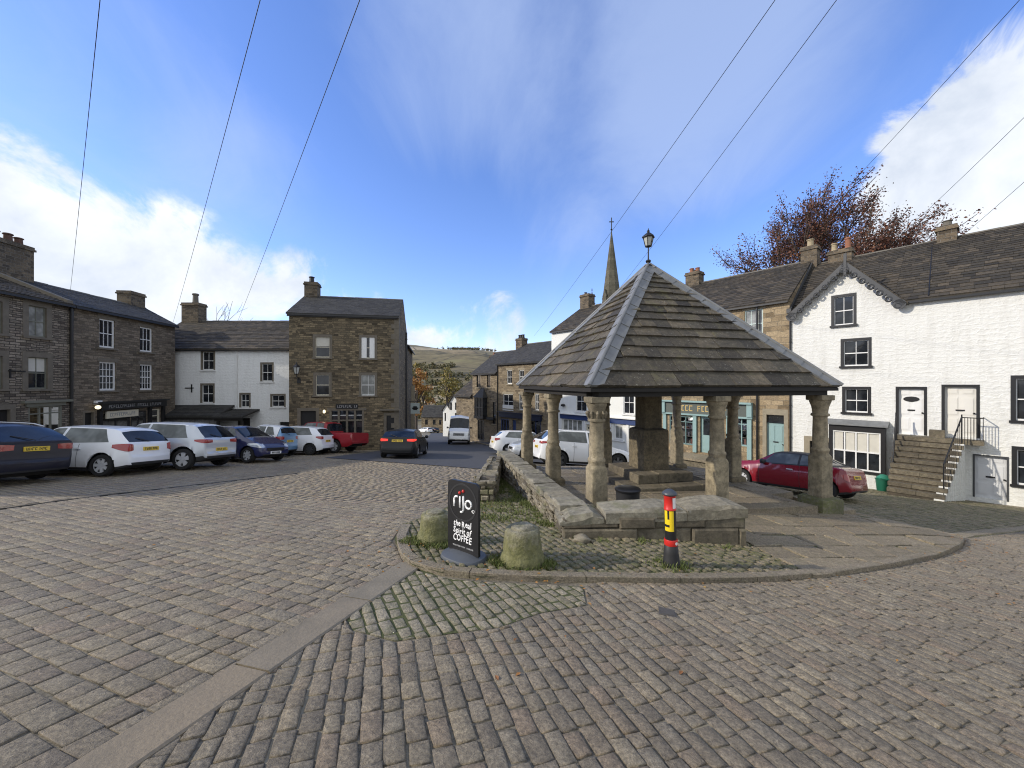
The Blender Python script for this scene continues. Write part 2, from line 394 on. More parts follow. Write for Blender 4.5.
def hill_mat():
    n = N('moorland hillside'); p = n.pos()
    mp = n.new('ShaderNodeMapping'); mp.inputs['Scale'].default_value = (.006,.0032,.004); n.l(p, mp.inputs[0])
    v = n.new('ShaderNodeTexVoronoi'); v.inputs['Scale'].default_value = 1.6; n.l(mp.outputs[0], v.inputs['Vector'])
    sp = n.new('ShaderNodeSeparateColor'); n.l(v.outputs['Color'], sp.inputs[0])
    c = n.ramp(sp.outputs[0], [(0.0, (.17,.14,.07)), (.3, (.25,.195,.105)), (.55, (.20,.165,.08)), (.75, (.40,.33,.21)), (1.0, (.17,.14,.08))], 'CONSTANT')
    v2 = n.new('ShaderNodeTexVoronoi'); v2.feature = 'DISTANCE_TO_EDGE'; v2.inputs['Scale'].default_value = 1.6; n.l(mp.outputs[0], v2.inputs['Vector'])
    c = n.mix(n.ramp(v2.outputs['Distance'], [(.012, .7), (.022, 0.0)]), c, (.05,.045,.03))
    f = n.noise(p, .03, 7, .7)
    c = n.mix(.9, c, n.ramp(f, [(.3, .35), (.7, 1.35)]), 'MULTIPLY')
    c = n.mix(n.ramp(n.noise(p, .0045, 4, .6), [(.56, 0.0), (.60, .8)]), c, (.19,.17,.075))
    c = n.mix(n.ramp(n.noise(p, .011, 6, .65), [(.54, 0.0), (.60, .85)]), c, (.045,.042,.022))
    return n.set(c, 1.0)
mats()
M['gap_shade'] = m_plain('painted gap shade', (.028,.025,.02), .9, var=.4)  # near-black colour stands for the shadow at the channel's stepped edge
# ================================================================== GROUND
U = Vector((.973, .23, 0)).normalized(); V = Vector((-.23, .973, 0)).normalized()
SB = Vector((1.58, 7.2, 0)); SU, SV = 5.3, 4.85
SCEN = SB+U*SU/2+V*SV/2
def shel(a, b, z=0.0):
    p = SB+U*a+V*b; return Vector((p.x, p.y, z))
def floor_z(x, y):
    d = Vector((x, y, 0))-SB; a = d.dot(U)/SU; b = d.dot(V)/SV
    return CAMZ-(2.32+.25*a+.27*b)
def xy(p): return (p[0], p[1])

kerb_px = [(398,550),(401,558),(412,567),(440,574.5),(480,578.5),(540,581),(600,582),(660,583),(720,583),(780,581),(840,575.5),(900,566),(940,557),(958,550),(963.5,545.5),(964,541.5),(959,538.5)]
kerb_pts = [G(*q) for q in kerb_px]
isl_back = [xy(shel(SU+1.15, .9)), xy(shel(SU+1.0, SV+1.0)), xy(shel(SU*.5, SV+1.0)), xy(shel(-.5, SV+1.2)), (-.62,13.2), (-1.02,11.2), (-1.14,8.2), (-1.3,7.3), (-1.72,6.1), (-1.62,5.3)]
ISL = kerb_pts+isl_back
SQ = [xy(shel(-.35,-.35)), xy(shel(SU-.5,-.35)), xy(shel(SU-.5,.75)), xy(shel(SU+.38,.95)), xy(shel(SU+.38,SV+.35)), xy(shel(-.35,SV+.35))]
def sq_dist(x, y):
    d = Vector((x, y, 0))-SB; a = d.dot(U); b = d.dot(V)
    dx = max(-.35-a, 0, a-SU-.38); dy = max(-.35-b, 0, b-SV-.35)
    return math.hypot(dx, dy)
def seg_dist(p, a, b):
    ax, ay = a; bx, by = b; px, py = p; dx, dy = bx-ax, by-ay
    t = max(0, min(1, ((px-ax)*dx+(py-ay)*dy)/(dx*dx+dy*dy+1e-9)))
    return math.hypot(px-ax-t*dx, py-ay-t*dy)
def zi(x, y):
    """island surface"""
    d = sq_dist(x, y)
    return zg(x, y)+.048+.17*smooth(1-d/2.2)*smooth((x+.2)/3.0)

# --- the one ground sheet (near, to the valley)
def ground():
    xs = [-160,-110,-80,-60,-48]+[-40+i*1.25 for i in range(65)]+[48,60,80,110,160]
    ys = [-40,-25,-15,-10]+[-8+i*1.0 for i in range(60)]+[55,60,66,73,80,90,100,110,120,135,150]
    mb = MB(); nx = len(xs)
    for y in ys:
        for x in xs:
            z = zg(x, y)-.011
            if y > 110: z -= .06*(y-110)
            mb.v.append((x, y, z))
    for j in range(len(ys)-1):
        for i in range(nx-1):
            k = j*nx+i; mb.f.append((k, k+1, k+nx+1, k+nx)); mb.m.append(0)
    struct(mb.build('ground', M['bed'], smooth=True))
    # hills
    mb = MB(); xs = [-1500+i*50 for i in range(61)]; ys = [148,165,190,220,260,310,370,440,520,600,690,780,880,980,1080,1180,1280,1400,1550,1750,2000]
    rr = random.Random(3); ph = [rr.uniform(0,6.28) for _ in range(12)]
    for y in ys:
        for x in xs:
            t = (y-148)/1250.0
            z = -17.5-8*smooth((y-148)/130.0)
            if y > 260: 
                s = (y-260)/1140.0
                z += (155+.0*x)*smooth(min(s,1)) *(1-.0000*x)
                z += (9*math.sin(x*.008+ph[0]+y*.002)+5*math.sin(x*.021+ph[1])+4*math.sin(y*.013+ph[2]+x*.004))*min(1, s*3)
                z -= .055*(x+350)*smooth(s)
            mb.v.append((x, y, z))
    nx = len(xs)
    for j in range(len(ys)-1):
        for i in range(nx-1):
            k = j*nx+i; mb.f.append((k, k+1, k+nx+1, k+nx)); mb.m.append(0)
    struct(mb.build('hills', M['hill'], smooth=True))
ground()

# --- setts
def clip_poly(subj, quad):
    # part of an outline that lies within one convex stone
    out = list(subj); n = len(quad)
    ar = sum(quad[i][0]*quad[(i+1) % n][1]-quad[(i+1) % n][0]*quad[i][1] for i in range(n))
    q = quad if ar > 0 else quad[::-1]
    for i in range(n):
        a, b = q[i], q[(i+1) % n]; inp = out; out = []
        if not inp: return []
        f = lambda p: (b[0]-a[0])*(p[1]-a[1])-(b[1]-a[1])*(p[0]-a[0])
        for k in range(len(inp)):
            p, r = inp[k-1], inp[k]; fp, fr = f(p), f(r)
            if (fp >= 0) != (fr >= 0): t = fp/(fp-fr); out.append((p[0]+(r[0]-p[0])*t, p[1]+(r[1]-p[1])*t))
            if fr >= 0: out.append(r)
    res = []
    for p in out:
        if not res or math.hypot(p[0]-res[-1][0], p[1]-res[-1][1]) > .006: res.append(p)
    if len(res) > 2 and math.hypot(res[0][0]-res[-1][0], res[0][1]-res[-1][1]) <= .006: res.pop()
    return res
def gen_setts(mb, poly, d, roww, lmin, lmax, gap, zf, holes=(), strict=False, hj=.004, bev=.0065, cj=.008, wander=.03, seed=1, fine_y=8.0, lift=0.0, wj=.12, clip=True):
    rnd = random.Random(seed); d = Vector((d[0], d[1])).normalized(); e = Vector((-d.y, d.x))
    A = [(p[0]*d.x+p[1]*d.y) for p in poly]; B = [(p[0]*e.x+p[1]*e.y) for p in poly]
    b = min(B)-roww; bmax = max(B)+roww; phs = [rnd.uniform(0, 6.28) for _ in range(3)]
    def wv(a, bb): return wander*(math.sin(a*.55+phs[0]+bb*.21)+.6*math.sin(a*1.3+phs[1]+bb*.4))
    while b < bmax:
        w = roww*(1+rnd.uniform(-wj, wj)); a = min(A)-rnd.uniform(0, lmax)
        while a < max(A)+lmax:
            L = rnd.uniform(lmin, lmax)
            if rnd.random() < .12: L *= .65
            ca, cb = a+L/2, b+w/2+wv(a+L/2, b)
            cx, cy = d.x*ca+e.x*cb, d.y*ca+e.y*cb
            ok = True; near_in = inside((cx, cy), poly)
            if not near_in and not any(inside((cx+d.x*L*.5*u+e.x*w*.5*v2, cy+d.y*L*.5*u+e.y*w*.5*v2), poly) for u in (-1,1) for v2 in (-1,1)): ok = False
            if ok:
                for h in holes:
                    if inside((cx, cy), h): ok = False; break
            if ok:
                g = gap*rnd.uniform(.6, 1.25)/2; cor = []
                for sa, sb in ((0,0),(1,0),(1,1),(0,1)):
                    aa = a+(g if sa == 0 else L-g); bb = b+(g if sb == 0 else w-g)
                    bb += wv(aa, b)
                    aa += rnd.uniform(-cj, cj); bb += rnd.uniform(-cj, cj)
                    cor.append((d.x*aa+e.x*bb, d.y*aa+e.y*bb))
                if not all(inside(q, poly) for q in cor):
                    if not clip: ok = near_in
                    else:
                        cor = clip_poly(poly, cor)
                        if len(cor) < 3: ok = False
                        else:
                            A2 = abs(sum(cor[i][0]*cor[(i+1) % len(cor)][1]-cor[(i+1) % len(cor)][0]*cor[i][1] for i in range(len(cor))))/2
                            if A2 < .0012: ok = False
                            cx = sum(q[0] for q in cor)/len(cor); cy = sum(q[1] for q in cor)/len(cor)
            if ok:
                h = rnd.uniform(-hj, hj)+lift; tx, ty = rnd.uniform(-.016, .016), rnd.uniform(-.016, .016); i = len(mb.v); nc = len(cor)
                def ring(sh, dz):
                    for q in cor:
                        dx, dy = q[0]-cx, q[1]-cy; ln = math.hypot(dx, dy); f = 1-sh/max(ln, sh*1.5, .012)
                        x, y = cx+dx*f, cy+dy*f
                        mb.v.append((x, y, zf(x, y)+h+dz+dx*tx+dy*ty))
                near = cy < fine_y
                ring(-.002, -.05)
                if near: ring(0, -bev*.9)
                ring(bev*1.1, -.002)
                nr = 3 if near else 2
                if near: ring(bev*2.4, .0015); nr = 4
                for r in range(nr-1):
                    for j in range(nc):
                        mb.f.append((i+r*nc+j, i+r*nc+(j+1) % nc, i+(r+1)*nc+(j+1) % nc, i+(r+1)*nc+j)); mb.m.append(0)
                mb.f.append(tuple(i+(nr-1)*nc+j for j in range(nc))); mb.m.append(0)
            a += L
        b += w

band_l = [(400,561),(300,622.5),(200,684),(70,765)]
bandL = [G(400,562.5), G(68,766)]
# stone band: near end beyond the frame
bd = (Vector(bandL[1])-Vector(bandL[0])).normalized(); bn = Vector((-bd.y, bd.x))  # points to the right of the walk
if bn.x < 0: bn = -bn
b_end = Vector(bandL[1])+bd*1.9
BW = .29
BAND = [tuple(Vector(bandL[0])-bd*.05), tuple(Vector(bandL[0])-bd*.05+bn*BW), tuple(b_end+bn*BW), tuple(b_end)]
band2_a = [G(956,541), G(975,536), G(1000,533), G(1024,530.5), G(1100,526), G(1250,521)]
MOSSY = [tuple(Vector(bandL[0])+bn*BW+bd*.02), G(412,569), G(440,577), G(480,581), G(540,584), G(583,586), G(586,604), G(540,612), G(500,626), G(440,634), G(395,640), G(352,629), G(345,615)]
LEFT = [(-26,1.0), tuple(b_end+bn*.02), tuple(Vector(bandL[0])-bd*.03+bn*.02), G(398,550), (-1.66,5.3), (-1.74,6.1), (-1.32,7.3), (-1.16,8.2), (-1.04,11.2), (-.65,13.2), (-.3,14.25), (-9.0,18.45), (-9.3,26.5), (-26,26.5)]
RIGHT = [tuple(b_end+bn*BW*.9), G(344,616.5), G(351,630.5), G(395,641.5), G(440,635.5), G(500,627.5), G(540,613.5), G(588,605.5), G(584,585)]+kerb_pts[6:]+[G(975,537.5), G(1000,534.5), G(1024,532), G(1100,527.5), G(1250,522.5), (16,3.0), (8,-1.0), (-1.5,-1.2)]
COURT = [G(956,540.5)]+[xy(shel(SU+1.15,.9)), xy(shel(SU+1.0,SV+1.0)), (4.5,14.8), (4.5,20), (9.5,24.4), (13.6,19.6), (17.3,14.6), (22,9.0)]+[G(1250,521.5), G(1100,526.5), G(1024,531), G(1000,533.5), G(975,536.5)]
CH = [(0,509.5),(60,501),(120,493.5),(180,486.5),(240,480),(300,473)]
chan = [G(*q) for q in CH]; chan = [(-17.5, chan[0][1]-(chan[1][1]-chan[0][1])*2.2)]+chan
def strip(pts, w):
    """polygon pieces of a strip of slabs w wide on the far side of a line"""
    out = []
    for i in range(len(pts)-1):
        a, b = Vector(pts[i]), Vector(pts[i+1]); d = (b-a).normalized(); n = Vector((-d.y, d.x))
        if n.y < 0: n = -n
        out.append((a, b, n*w))
    return out
CHAN = [tuple(Vector(p)) for p in chan]+[tuple(Vector(p)+Vector((-.1,.34))) for p in reversed(chan)]

mb = MB(); gen_setts(mb, LEFT, (1,-.42), .155, .15, .27, .010, zg, holes=[CHAN], seed=11, cj=.009, hj=.004, wander=.035)
struct(mb.build('large_sett_paving', M['sett_left'], smooth=True))
mb = MB(); gen_setts(mb, RIGHT, (-.34,1), .107, .13, .23, .011, zg, holes=[], seed=12, cj=.008, hj=.0035, wander=.03)
struct(mb.build('small_sett_paving', M['sett_right'], smooth=True))
mb = MB(); gen_setts(mb, MOSSY, (-.55,1), .102, .14, .235, .016, zg, seed=13, cj=.009, hj=.006, wander=.015, bev=.012)
struct(mb.build('mossy_sett_paving', M['sett_moss'], smooth=True))
mb = MB(); gen_setts(mb, COURT, (.9,.45), .13, .16, .28, .022, zg, seed=14, hj=.006)
struct(mb.build('courtyard_cobbles', M['sett_island'], smooth=True))
# moss bed under the mossy triangle
mb = MB(); mb.poly([(x, y, zg(x, y)-.008) for x, y in MOSSY]); struct(mb.build('mossy_joint_bed', M['bed_moss']))
mb = MB()
# slab bands
def slab_run(mb, pts, w_vec_fn, lens, zf, lift, gap=.008, th=.08, seed=5):
    rnd = random.Random(seed)
    P2 = [Vector(p) for p in pts]; cum = [0]
    for i in range(len(P2)-1): cum.append(cum[-1]+(P2[i+1]-P2[i]).length)
    def at(s):
        s = max(0, min(cum[-1]-1e-6, s))
        for i in range(len(P2)-1):
            if s <= cum[i+1]: 
                t = (s-cum[i])/(cum[i+1]-cum[i]); return P2[i].lerp(P2[i+1], t)
    def nrm(s):
        d = (at(s+.12)-at(s-.12)).normalized(); n = Vector((-d.y, d.x)); return n*w_vec_fn
    s = 0
    while s < cum[-1]-.05:
        L = min(rnd.uniform(*lens), cum[-1]-s); n = max(1, int(L/.35)+(1 if len(P2) > 3 else 0)); i0 = len(mb.v); h = rnd.uniform(-.004, .004)+lift
        for k in range(n+1):
            q = s+gap/2+(L-gap)*k/n; a = at(q); b = a+nrm(q)
            a2 = a.lerp(b, .05); b2 = a.lerp(b, .95)
            for pp, dz in ((a, -th), (a, -.008), (a2, 0), (b2, 0), (b, -.008), (b, -th)):
                mb.v.append((pp.x, pp.y, zf(pp.x, pp.y)+h+dz))
        for k in range(n):
            for j in range(5):
                o = i0+k*6+j; mb.f.append((o, o+6, o+7, o+1)); mb.m.append(0)
        mb.f.append(tuple(i0+j for j in range(6))); mb.m.append(0)
        mb.f.append(tuple(i0+n*6+5-j for j in range(6))); mb.m.append(0)
        s += L
mb = MB(); slab_run(mb, [tuple(Vector(bandL[0])-bd*.02), tuple(b_end)], (BW if Vector((-bd.y, bd.x)).x > 0 else -BW), (.7,1.15), zg, .006, gap=.016)
struct(mb.build('stone_slab_band', M['slab'], merge=False))
mb = MB(); slab_run(mb, band2_a, .24, (.6,1.1), zg, .012); struct(mb.build('courtyard_edge_band', M['kerb']))
mb = MB(); slab_run(mb, chan, .34, (.5,.95), zg, -.006, gap=.014); struct(mb.build('parking_channel', M['flag']))
mb = MB(); slab_run(mb, [(p[0], p[1]-.06) for p in chan], .055, (1.5,2.5), zg, .009, gap=.0, th=.05); struct(mb.build('parking_gap_shade', M['gap_shade']))  # thin strip painted dark as the shadow line beside the channel slabs
# island kerb (inner edge lies to the left of the walk)
kp = [(-1.70,5.95), (-1.60,5.3)]+kerb_pts
mb = MB(); slab_run(mb, kp, .135, (.75,1.25), lambda x, y: zg(x, y), .060, gap=.010, th=.14, seed=8)
struct(mb.build('island_kerb', M['kerb']))
mb = MB(); slab_run(mb, [kerb_pts[-1], (7.3,8.6), xy(shel(SU+1.15,.9)), xy(shel(SU+1.08,SV*.5)), xy(shel(SU+1.0,SV+1.0)), xy(shel(SU*.5,SV+1.05)), xy(shel(-.5,SV+1.2))], .2, (.7,1.2), lambda x, y: zg(x, y), .09, gap=.012, th=.16, seed=9)
struct(mb.build('island_back_kerb', M['kerb']))
# island bed
def island_surface():
    from mathutils.geometry import tessellate_polygon
    bm = bmesh.new(); vs = [bm.verts.new((x, y, 0)) for x, y in ISL]; bm.faces.new(vs)
    bmesh.ops.triangulate(bm, faces=bm.faces[:])
    for _ in range(4):
        es = [e for e in bm.edges if e.calc_length() > .6]
        if es: bmesh.ops.subdivide_edges(bm, edges=es, cuts=1)
        bmesh.ops.triangulate(bm, faces=[f for f in bm.faces if len(f.verts) > 3])
    for v in bm.verts: v.co.z = zi(v.co.x, v.co.y)-.022
    me = bpy.data.meshes.new('island_bed'); bm.to_mesh(me); bm.free()
    for p in me.polygons: p.use_smooth = True
    if me.polygons[0].normal.z < 0: me.flip_normals()
    me.materials.append(M['bed_moss']); auto_uv(me)
    o = bpy.data.objects.new('island_bed', me); COL.objects.link(o); struct(o)
island_surface()
FLAG_EDGE = [G(745,552), G(770,583)]
fl_a, fl_b = Vector(G(748,548)), Vector(G(815,579))
FLAGS = [tuple(fl_a), tuple(fl_b)]+[p for p in kerb_pts if p[0] > fl_b.x]+[xy(shel(SU+1.15,.9)), xy(shel(SU+1.0,SV+1.0)), xy(shel(-.4,SV+1.0)), xy(shel(-.4,-.3)), xy(shel(1.5,-.9))]
def shrink(poly, k=.985):
    cx = sum(p[0] for p in poly)/len(poly); cy = sum(p[1] for p in poly)/len(poly)
    return [(cx+(x-cx)*k, cy+(y-cy)*k) for x, y in poly]
mb = MB(); gen_setts(mb, FLAGS, (U.x,U.y), .50, .5, 1.05, .034, zi, holes=[], seed=21, cj=.02, hj=.009, wander=.0, bev=.01, wj=.2)
struct(mb.build('flagstone_paving', M['flag']))
COB = shrink(ISL, .985)
mb = MB(); gen_setts(mb, COB, (-.42,1), .105, .11, .19, .030, zi, holes=[FLAGS, SQ], seed=22, cj=.010, hj=.006, wander=.02, bev=.013)
struct(mb.build('island_cobbles', M['sett_island'], smooth=True))
# raised floor of the shelter
mb = MB(); fl = [Vector((x, y, floor_z(x, y)-.03)) for x, y in SQ]
mb.poly(fl); [mb.quad(Vector((fl[i].x,fl[i].y,zg(fl[i].x,fl[i].y)-.2)), Vector((fl[i-1].x,fl[i-1].y,zg(fl[i-1].x,fl[i-1].y)-.2)), fl[i-1], fl[i]) for i in range(len(fl))]
struct(mb.build('shelter_plinth', M['flag']))
mb = MB(); gen_setts(mb, SQ, (U.x,U.y), .52, .6, 1.2, .014, floor_z, seed=23, cj=.012, hj=.003, wander=.0, bev=.01, wj=.2)
struct(mb.build('shelter_floor_flags', M['flag']))
# lower steps beside the right-hand corner column
mb = MB()
for a0, a1, b0, dz in ((SU+.37, SU+.80, -.15, -.19),):
    p = [shel(a0,b0), shel(a1,b0), shel(a1,b0+1.1), shel(a0,b0+1.1)]
    zt = floor_z(*xy(shel(SU,0)))+dz
    mb.hexa([Vector((q.x,q.y,zg(q.x,q.y)-.05)) for q in p]+[Vector((q.x,q.y,zt)) for q in p])
struct(mb.build('shelter_steps', M['flag']))

# asphalt road down the hill
mb = MB()
rl = [(-.3,14.3), (-1.0,16.5), (-4.2,17.3), (-9.0,18.5)]
road_l = [(-9.0,18.5),(-8.4,24.6),(-9.2,30),(-10.4,40),(-12.5,55),(-16,75),(-22,100),(-26,118)]
road_r = [(-.3,14.3),(-.2,20),(-.5,26),(-1.4,32),(-3.2,38),(-6.0,46),(-9,58),(-12.5,75),(-17.5,100),(-20,118)]
n = 60
def samp(pl, t):
    f = t*(len(pl)-1); i = min(int(f), len(pl)-2); return Vector(pl[i]).lerp(Vector(pl[i+1]), f-i)
road_l2 = [(-9.0,18.5),(-8.5,22),(-8.4,25),(-9.2,30),(-10.4,40),(-12.5,55),(-16,75),(-20,95),(-24,118)]
road_r2 = [(-.3,14.3),(-.2,18),(-.35,22),(-.9,28),(-2.2,34),(-5.0,44),(-9.5,60),(-15,82),(-19.5,118)]
W_ = 10
for i in range(n+1):
    a, b = samp(road_l2, i/n), samp(road_r2, i/n)
    for j in range(W_+1):
        q = a.lerp(b, j/W_); mb.v.append((q.x, q.y, zg(q.x, q.y)+.010))
for i in range(n):
    for j in range(W_):
        k = i*(W_+1)+j; mb.f.append((k, k+1, k+W_+2, k+W_+1)); mb.m.append(0)
struct(mb.build('asphalt_road', M['asphalt'], smooth=True))
mb = MB(); slab_run(mb, [samp(road_r2, t/24) for t in range(3, 19)], -.16, (.8,1.0), zg, .11, th=.2, seed=31); struct(mb.build('road_kerb', M['kerb']))
# pavement between kerb and shops
mb = MB()
for i in range(3*4, 18*4):
    a = samp(road_r2, i/96); b = samp(road_r2, (i+1)/96)
    def fac(p): return Vector((29.7-.8*min(p.y+1.2, 60), p.y+1.2))
    c, d = fac(b), fac(a)
    if c.x < b.x+.1: continue
    mb.quad(*[(q.x, q.y, zg(q.x, q.y)+.095) for q in (a, d, c, b)])
struct(mb.build('street_pavement', M['asphalt']))

# grass tufts
def tufts(name, spots, mat, n, h, seed):
    rnd = random.Random(seed); mb = MB()
    for (x, y, r0, r1, z, k) in spots:
        for _ in range(int(n*k)):
            t = rnd.uniform(0, 6.28); r = rnd.uniform(r0, r1) if r0 else r1*math.sqrt(rnd.random())
            px, py = x+r*math.cos(t), y+r*math.sin(t); pz = z if z is not None else zi(px, py)-.02
            hh = h*rnd.uniform(.5, 1.2)*(1 if not r0 else max(.35, 1.2-(r-r0)/(r1-r0+.001))); w = rnd.uniform(.004, .009); lx, ly = rnd.uniform(-.6,.6)*hh, rnd.uniform(-.6,.6)*hh; a = rnd.uniform(0, 3.14); cx, cy = math.cos(a)*w, math.sin(a)*w
            i = len(mb.v); mb.v += [(px-cx,py-cy,pz),(px+cx,py+cy,pz),(px+lx*.6+cx*.6,py+ly*.6+cy*.6,pz+hh*.7),(px+lx,py+ly,pz+hh)]
            mb.f.append((i,i+1,i+2,i+3)); mb.m.append(0)
    o = stuff(mb.build(name, mat)); tag(o, 'short grass and moss tufts round stone bollards and walls', 'grass')
gs = []
BOL1 = (.12,4.48); BOL2 = (-1.04,5.22); HAZ = (1.94,4.68)
for q_ in range(3):
    gs.append((*BOL1, .235,.36,None,1.6)); gs.append((*BOL2,.215,.38,None,1.8))
gs.append((*HAZ,.08,.34,None,2.4)); gs.append((BOL1[0]+.27,BOL1[1]-.05,0,.14,None,1.6)); gs.append((BOL1[0]-.27,BOL1[1]-.02,0,.14,None,1.6)); gs.append((BOL2[0]-.28,BOL2[1]-.12,0,.16,None,2)); gs.append((BOL2[0]+.15,BOL2[1]-.25,0,.13,None,1.2))
rr = random.Random(4)
for i in range(150):
    t = rr.random(); y = lerp(6.3,12.5,t); x0 = lerp(-1.1,-.95,t)+.35; x1 = lerp(.72,-.45,t)-.03
    gs.append((lerp(x0,x1,rr.random()**.8), y, 0,.16,None,.22))
for i in range(40):
    t = rr.random(); gs.append((lerp(.72,-.45,t)-.06+rr.uniform(-.06,.03), lerp(5.75,12.8,t), 0,.1,None,.25))
for i in range(6):
    t = rr.random(); gs.append((lerp(.9,3.4,t), lerp(5.5,5.6,t)-.05+rr.uniform(-.05,.03), 0,.09,None,.14))
tufts('grass', gs, M['grass'], 210, .075, 5)
# ================================================================== MARKET SHELTER
def slates(mb, A, B, C, D, h0, h1, w0, w1, th, rnd, shear=0.0, lift=.0, skip=0.0, mat=0, clip=True):
    """courses of slates on the quad eave-left A, eave-right B, ridge-right C, ridge-left D"""
    A, B, C, D = map(Vector, (A, B, C, D))
    up = ((D-A)+(C-B))*.5; Ls = up.length; nrm = (B-A).cross(D-A).normalized()
    if nrm.z < 0: nrm = -nrm
    v = 0.0
    while v < Ls-.02:
        h = lerp(h0, h1, v/Ls)*rnd.uniform(.90, 1.10); t0 = v/Ls; t1 = min(1, (v+h*1.25)/Ls)
        l0, r0 = A.lerp(D, t0), B.lerp(C, t0); l1, r1 = A.lerp(D, t1), B.lerp(C, t1)
        W = (r0-l0).length; s = 0.0
        while s < W-.01:
            w = min(lerp(w0, w1, t0)*rnd.uniform(.65, 1.4), W-s)
            if W-s-w < .06: w = W-s
            a0, a1 = s/W, (s+w-.006)/W; th_ = th*rnd.uniform(.8, 1.35); drop = rnd.uniform(-.6, .6)*min(.03, th*.62)
            e = (D-A).normalized()*drop
            p0, p1 = l0.lerp(r0, a0)+e, l0.lerp(r0, a1)+e; q0, q1 = l1.lerp(r1, a0), l1.lerp(r1, a1)
            if (r1-l1).length < .02: q1 = q0.copy()
            W1 = (r1-l1).length
            if W1 < W-.01:   # tapering face: keep slate sides square to the eave
                dd = (B-A).normalized(); off = (l1-l0).dot(dd)
                k0, k1 = max(0, min(W1, s-off)), max(0, min(W1, s+w-.006-off))
                q0 = l1+dd*k0; q1 = l1+dd*k1
                if k1-k0 < .004: q1 = q0+dd*.004
            lf = nrm*(th_+lift+rnd.uniform(0, .004)); lo = nrm*(.002+lift)
            i = len(mb.v)
            mb.v += [tuple(p0+lf), tuple(p1+lf), tuple(q1+lo), tuple(q0+lo), tuple(p0+nrm*(lift-.01)), tuple(p1+nrm*(lift-.01))]
            for f in ((0,1,2,3),(4,5,1,0),(0,3,4),(1,5,2)): mb.f.append(tuple(i+k for k in f)); mb.m.append(mat)
            s += w
        v += h

